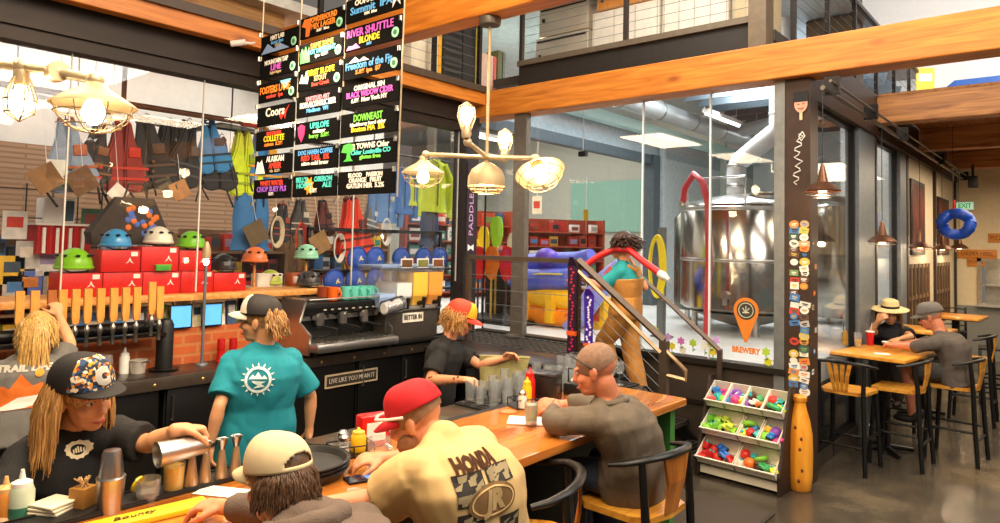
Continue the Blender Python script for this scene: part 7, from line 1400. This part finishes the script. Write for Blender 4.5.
for i in range(5): g.add([(-.02+.009*i, -.012, 0), (-.014+.009*i, -.012, 0), (-.012+.009*i, .012-.004*abs(i-2), 0), (-.018+.009*i, .012-.004*abs(i-2), 0)], [(0, 1, 2, 3)])
g.v = [(x*.85, y*.85, z) for x, y, z in g.v]; pc_ = on(97, 446, x=-2.66); CRM = mat('#e8d8b0', .8); decal(J, J['shirt'], g, pc_, (.9, .3, .25), (0, 0, 1), CRM, 'print', .004, .015)
tn_ = (V((-2.53, 1.06, 1.215)), V((-2.50, 1.215, 1.255))); a_ = on(157, 455, x=-2.5); b_ = on(200, 445, x=-2.49); b_ = a_+(b_-a_).normalized()*.17
t = thing('shaker_tin', 'open steel shaker tin tilted sideways in the woman\'s hand', 'shaker', (a_+b_)/2); MB().tube([b_, b_+(a_-b_)*.05, a_], [.03, .034, .045], 28, cap=False).tube([b_, b_+(a_-b_)*.01], [.03, .03], 28).build('tin', BRUSH, t, world=True); MB().tube([a_-(a_-b_)*.01, a_], [.0465, .0465], 28, cap=False).build('rim', STEEL, t, world=True)
# --- blonde woman pulling a tap
J = dict(pel=(-4.75, 1.27, .86), nek=(-4.84, 1.36, 1.24), head=(-4.87, 1.40, 1.385), hf=(-.9, .35, -.1), lat=(.25, 1, .0), bow=.02, sw=.185,
    R=((-5.02, 1.63, 1.27), (-5.17, 1.60, 1.45), (-.5, -.1, .8), (-.8, 0, -.3), .7), L=((-4.92, 1.08, 1.02), (-5.08, 1.12, 1.0), (-.9, .2, 0), (0, .2, -.9), .4), lR=((-4.78, 1.38, .47), (-4.76, 1.38, .09)), lL=((-4.78, 1.18, .47), (-4.76, 1.18, .09)))
t = person('blonde woman in a grey t-shirt reaching up to the beer taps', J, SK, fem=True)
GT = mat('#6a6660', .85, 0, .1, 12, .2, 150); shirt(J, GT, sleeve=.7, hem=.07, ease=.03, folds=.013, seed=31); pants(J, mat('#1e2026', .8)); shoes(J, DARKSH, (-1, 0, 0)); face_bits(t, J['M'])
HB2 = hairmat('#d8ae62', '#94682c'); hair_shell(J, HB2, top=1.02, low=-.4, strands=[(95, 265, 170, .13, .6, .006, .4), (150, 210, 120, .34, .7, .0055, .4)]); 
n = V((.93, -.35, .1)); c = on(22, 375, x=-4.6); tg = J['shirt']
decal(J, tg, MB().text('TRAIL LIFE', .05, Matrix.Identity(4), w=.27, bold=.003), c+V((0, 0, .03)), n, (0, 0, 1), mat('#e8e0d4', .8), 'lettering')
m = MB().add([(-.15, -.15, 0), (-.1, -.06, 0), (-.06, -.08, 0), (-.01, -.0, 0), (.05, -.07, 0), (.09, -.05, 0), (.15, -.12, 0), (.1, -.19, 0), (-.1, -.2, 0)], [tuple(range(8, -1, -1))]); decal(J, tg, m, c, n, (0, 0, 1), mat('#d86a1a', .8), 'print')
m = MB().add([(-.13, -.2, 0), (-.02, -.13, 0), (.1, -.12, 0), (.14, -.15, 0), (.02, -.19, 0)], [(4, 3, 2, 1, 0)]); decal(J, tg, m, c, n, (0, 0, 1), mat('#ece0d0', .8), 'print', .006); m = MB().add([(.03+.022*math.cos(a*.4), -.0+.022*math.sin(a*.4), 0) for a in range(16)], [tuple(range(16))]); decal(J, tg, m, c+V((0, .05, 0)), n, (0, 0, 1), mat('#e8902a', .8), 'print', .005)
# --- bartender in the teal t-shirt
J = dict(pel=(-3.62, 2.13, .88), nek=(-3.6, 2.165, 1.355), head=(-3.615, 2.14, 1.515), hf=(-.8, -.6, -.02), lat=(.5, .87, 0), bow=.015, sw=.2, girth=1.08,
    L=((-3.58, 1.90, 1.08), (-3.60, 1.865, .87), (-.1, .05, -1), (.1, .9, .0), .45), R=((-3.52, 2.44, 1.06), (-3.54, 2.45, .85), (-.1, 0, -1), (-.3, -.9, 0), .4), lR=((-3.6, 2.22, .47), (-3.6, 2.22, .09)), lL=((-3.6, 2.04, .47), (-3.6, 2.04, .09)))
t = person('bartender in a teal t-shirt with a white round print, seen from behind', J, SK, fem=True)
TEAL = mat('#0f7f8c', .85, 0, .06, 12, .2, 150); shirt(J, TEAL, sleeve=.82, hem=.08, ease=.04, folds=.016, seed=41, sl=.058); pants(J, mat('#2a241f', .85)); shoes(J, DARKSH, (-.86, .5, 0)); face_bits(t, J['M'])
HB3 = hairmat('#b88a50', '#6a4222'); hair_shell(J, HB3, top=1.0, low=-.4, strands=[(120, 240, 160, .13, .7, .006, .25)]); CP = mat('#231c19', .7, 0, .1); cap(J, CP, mat('#cfc4b0', .7), mat('#d0c6b4', .75, 0, .08), s=1.03, tilt=.05)
w = lambda mb: MB().add([J['M'] @ V(v) for v in mb.v], mb.f); w(MB().ell((.0, -.115, -.03), (.035, .045, .045), 14, 9)).build('ponytail', HB3, t, world=True)
MB().tube([V(J['L'][1])+V((.03*math.cos(a*PI/6), .03*math.sin(a*PI/6), .01)) for a in range(13)], .008, 6).build('wristband', BLACK, t, world=True)
n = V((.84, -.54, .05)); c = on(258, 380, x=-3.45); tg = J['shirt']; WP = mat('#dfeee6', .8)
m = MB().add([(.085*math.cos(a*PI/24), .085*math.sin(a*PI/24), 0) for a in range(48)]+[(.068*math.cos(a*PI/24), .068*math.sin(a*PI/24), 0) for a in range(48)], [(k, (k+1) % 48, 48+(k+1) % 48, 48+k) for k in range(48)])
for k in range(16): a = k*PI/8; m.add([(.09*math.cos(a-.07), .09*math.sin(a-.07), 0), (.112*math.cos(a), .112*math.sin(a), 0), (.09*math.cos(a+.07), .09*math.sin(a+.07), 0)], [(0, 1, 2)])
m.v = m.v; m.add([(-.06, .005, 0), (-.035, .035, 0), (-.02, .02, 0), (.0, .05, 0), (.025, .015, 0), (.04, .03, 0), (.06, .005, 0)], [(6, 5, 4, 3, 2, 1, 0)]); m.add([(-.04, -.005, 0), (.05, -.012, 0), (.02, -.025, 0), (.045, -.045, 0), (-.03, -.055, 0), (.0, -.035, 0), (-.03, -.02, 0)], [(0, 6, 5, 4, 3, 2, 1)])
m.v = [(x*.82, y*.82, z) for x, y, z in m.v]; decal(J, tg, m, c, n, (0, 0, 1), WP, 'print', .005)
# --- tattooed bartender
J = dict(pel=(-3.88, 3.86, .80), nek=(-3.815, 3.885, 1.225), head=(-3.745, 3.955, 1.385), hf=(.72, .56, -.38), lat=(.55, -.83, 0), bow=.0, sw=.195,
    R=((-3.72, 3.62, .96), (-3.43, 3.66, 1.0), (.9, .3, .05), (0, .2, -1), .5), L=((-3.68, 4.12, 1.02), (-3.5, 4.2, 1.08), (.7, .5, .3), (.2, -.6, -.6), .5), lR=((-3.85, 3.76, .45), (-3.88, 3.76, .09)), lL=((-3.85, 3.94, .45), (-3.88, 3.94, .09)))
t = person('tattooed bartender in a black t-shirt and red and yellow trucker cap', J, SK2)
shirt(J, BLT, sleeve=.75, hem=.08, ease=.028, folds=.014, seed=51); pants(J, mat('#1f2740', .85)); shoes(J, DARKSH, (.8, .5, 0)); face_bits(t, J['M'])
HB4 = hairmat('#d09a52', '#8a5a28'); hair_shell(J, HB4, top=1.03, low=-.4, strands=[(75, 285, 420, .15, 1.3, .0042, .32)]); CR_ = mat('#d23a1a', .7, 0, .08); Mc = cap(J, CR_, mat('#d8341a', .7), mat('#f0b01e', .7, 0, .06), s=1.08)
M = J['M']; m = MB(); m2 = MB(); r = random.Random(8)
el, wr = V(J['R'][0]), V(J['R'][1]); ax = (wr-el)
for k in range(26):
    p = el+ax*r.uniform(.05, .92); a = r.uniform(0, 6.3); u_ = ax.orthogonal().normalized(); q = Matrix.Rotation(a, 3, ax.normalized()) @ u_; m.ell(p+q*(.036-.01*((p-el).length/ax.length)), (.011, .011, .009), 8, 5)
m.build('tattoo', mat('#7a4a3a', .6, 0, .4, 90), t, world=True)
# --- overalls on the stairs
J = dict(pel=(-3.29, 5.74, 1.36), nek=(-3.33, 5.75, 1.82), head=(-3.35, 5.75, 1.99), hf=(-.93, -.32, -.1), lat=(-.36, .93, 0), bow=.02, sw=.18, girth=1.04,
    L=((-3.43, 5.53, 1.6), (-3.6, 5.45, 1.68), (-.8, -.2, .1), (.0, -.2, -1), .4), R=((-3.2, 5.95, 1.6), (-3.36, 6.02, 1.78), (-.4, .1, .8), (-.5, -.3, 0), .6), lL=((-3.47, 5.66, 1.08), (-3.36, 5.64, .83)), lR=((-3.24, 5.78, 1.0), (-3.13, 5.76, .66)))
t = person('person in tan overalls and a teal t-shirt climbing the stairs with a red hose', J, SK2, fem=True)
shirt(J, mat('#1a8a8a', .85, 0, .1), sleeve=.8, hem=-.08, ease=.02, folds=.012, seed=61); OV = mat('#b57a34', .85, 0, .08, 14, .3, 160); pants(J, OV, to=.97, folds=.014, ease=.05, name='overalls'); shoes(J, DARKSH, (-1, .2, 0))
hair_shell(J, hairmat('#4a2e1e', '#2a1810'), top=1.12, low=-.55, strands=[(60, 300, 200, .1, 2.6, .008, .2)]); face_bits(t, J['M'])
R_ = torso_rings(J, .036); fw = (J['nek']-J['pel']).normalized().cross(J['lat']); mb = MB()
mb2 = MB().loft([[p for p in R_[k]] for k in (1, 2, 3, 4, 5)]); solid(mb2, 'overall_bib', OV, t, .01, 2, .008, 7, 2)
bk = -fw
for sg in (-1, 1):
    p = [J['pel']+(J['nek']-J['pel'])*s-fw*b+J['lat']*(sg*x) for s, b, x in ((.5, .15, .02), (.7, .155, .06), (.86, .14, .09), (.97, .06, .1))]
    MB().tube(p, .02, 8, squash=.5).build('strap', OV, t, world=True)
pts = [on(583, 268, y=5.6), on(600, 256, y=5.66), on(616, 249, y=5.7), on(630, 250, y=5.74), on(645, 262, y=5.7), on(660, 273, y=5.66)]
pts = [p+V((.02, -.05, .0)) for p in pts]
th_ = thing('carried_hose', 'red hose with a white nozzle carried over the shoulders on the stairs', 'hose', pts[3]); MB().tube(pts, .032, 12).build('hose', mat('#c4161a', .45, 0, .06), th_, world=True); d = (pts[-1]-pts[-2]).normalized(); MB().tube([pts[-1], pts[-1]+d*.06, pts[-1]+d*.08, pts[-1]+d*.12], [.034, .04, .03, .02], 12).build('nozzle', mat('#d8d4cc', .4), th_, world=True)
# --- couple at the high table
J = dict(pel=(-1.65, 8.98, .83), nek=(-1.65, 8.9, 1.15), head=(-1.655, 8.82, 1.295), hf=(.25, -.93, -.25), lat=(-.97, -.2, 0), bow=.02, sw=.18,
    R=((-1.83, 8.66, 1.07), (-1.74, 8.62, 1.21), (.5, -.1, .6), (.4, .6, 0), .6), L=((-1.43, 8.68, 1.07), (-1.5, 8.42, 1.055), (-.3, -.9, 0), (0, 0, -1), .4), lR=((-1.75, 8.63, .81), (-1.75, 8.64, .38)), lL=((-1.55, 8.63, .81), (-1.55, 8.64, .38)))
t = person('woman in a straw hat and black top sitting behind the high table', J, SK, fem=True)
shirt(J, mat('#1c1a1e', .85, 0, .1), sleeve=.5, hem=.05, ease=.028, folds=.012, seed=71); pants(J, mat('#3a3430', .85)); shoes(J, DARKSH, (0, -1, 0)); face_bits(t, J['M'])
hair_shell(J, hairmat('#a07848', '#5a3a20'), top=1.0, low=-.3, strands=[(70, 290, 60, .2, .6, .01, .4)])
M = J['M'] @ T((0, -.01, .06)) @ Matrix.Rotation(.1, 4, 'X'); ST = mat('#e2cd96', .8, 0, .12, 40, .4, 120)
w = lambda mb: MB().add([M @ V(v) for v in mb.v], mb.f); h = w(MB().lathe([(.19, -.018), (.192, -.012), (.15, .004), (.094, .008), (.09, .05), (.082, .085), (.05, .102), (0, .1)], n=32)).build('straw_hat', ST, t, world=True); w(MB().lathe([(.0955, .008), (.093, .032)], n=32, cap=False)).build('hat_band', BLACK, h).data.transform(wm(t).inverted())
J = dict(pel=(-.96, 8.05, .83), nek=(-1.07, 8.07, 1.19), head=(-1.155, 8.07, 1.345), hf=(-.93, .05, -.3), lat=(.05, 1, 0), bow=.06, sw=.2, girth=1.05,
    L=((-1.24, 7.82, 1.07), (-1.42, 7.84, 1.055), (-.9, .3, .1), (0, .1, -1), .45), R=((-1.24, 8.24, 1.07), (-1.4, 8.06, 1.055), (-.8, -.5, .1), (0, 0, -1), .5), lR=((-1.35, 8.15, .81), (-1.3, 8.14, .38)), lL=((-1.35, 7.95, .81), (-1.3, 7.94, .38)))
t = person('man in a grey cap and dark shirt sitting right of the high table', J, SKR)
shirt(J, mat('#5a5048', .85, 0, .1, 12, .2, 150), fore=.3, hem=.09, ease=.03, folds=.018, seed=81); pants(J, mat('#3c3833', .85), to=.42, name='shorts'); shoes(J, DARKSH, (-1, 0, 0)); face_bits(t, J['M'])
hair_shell(J, mat('#8a7a68', .8, 0, .2, 60), top=1.0, low=-.45); GC_ = mat('#6a645c', .75, 0, .08); cap(J, GC_, GC_, s=1.05); glasses(J)
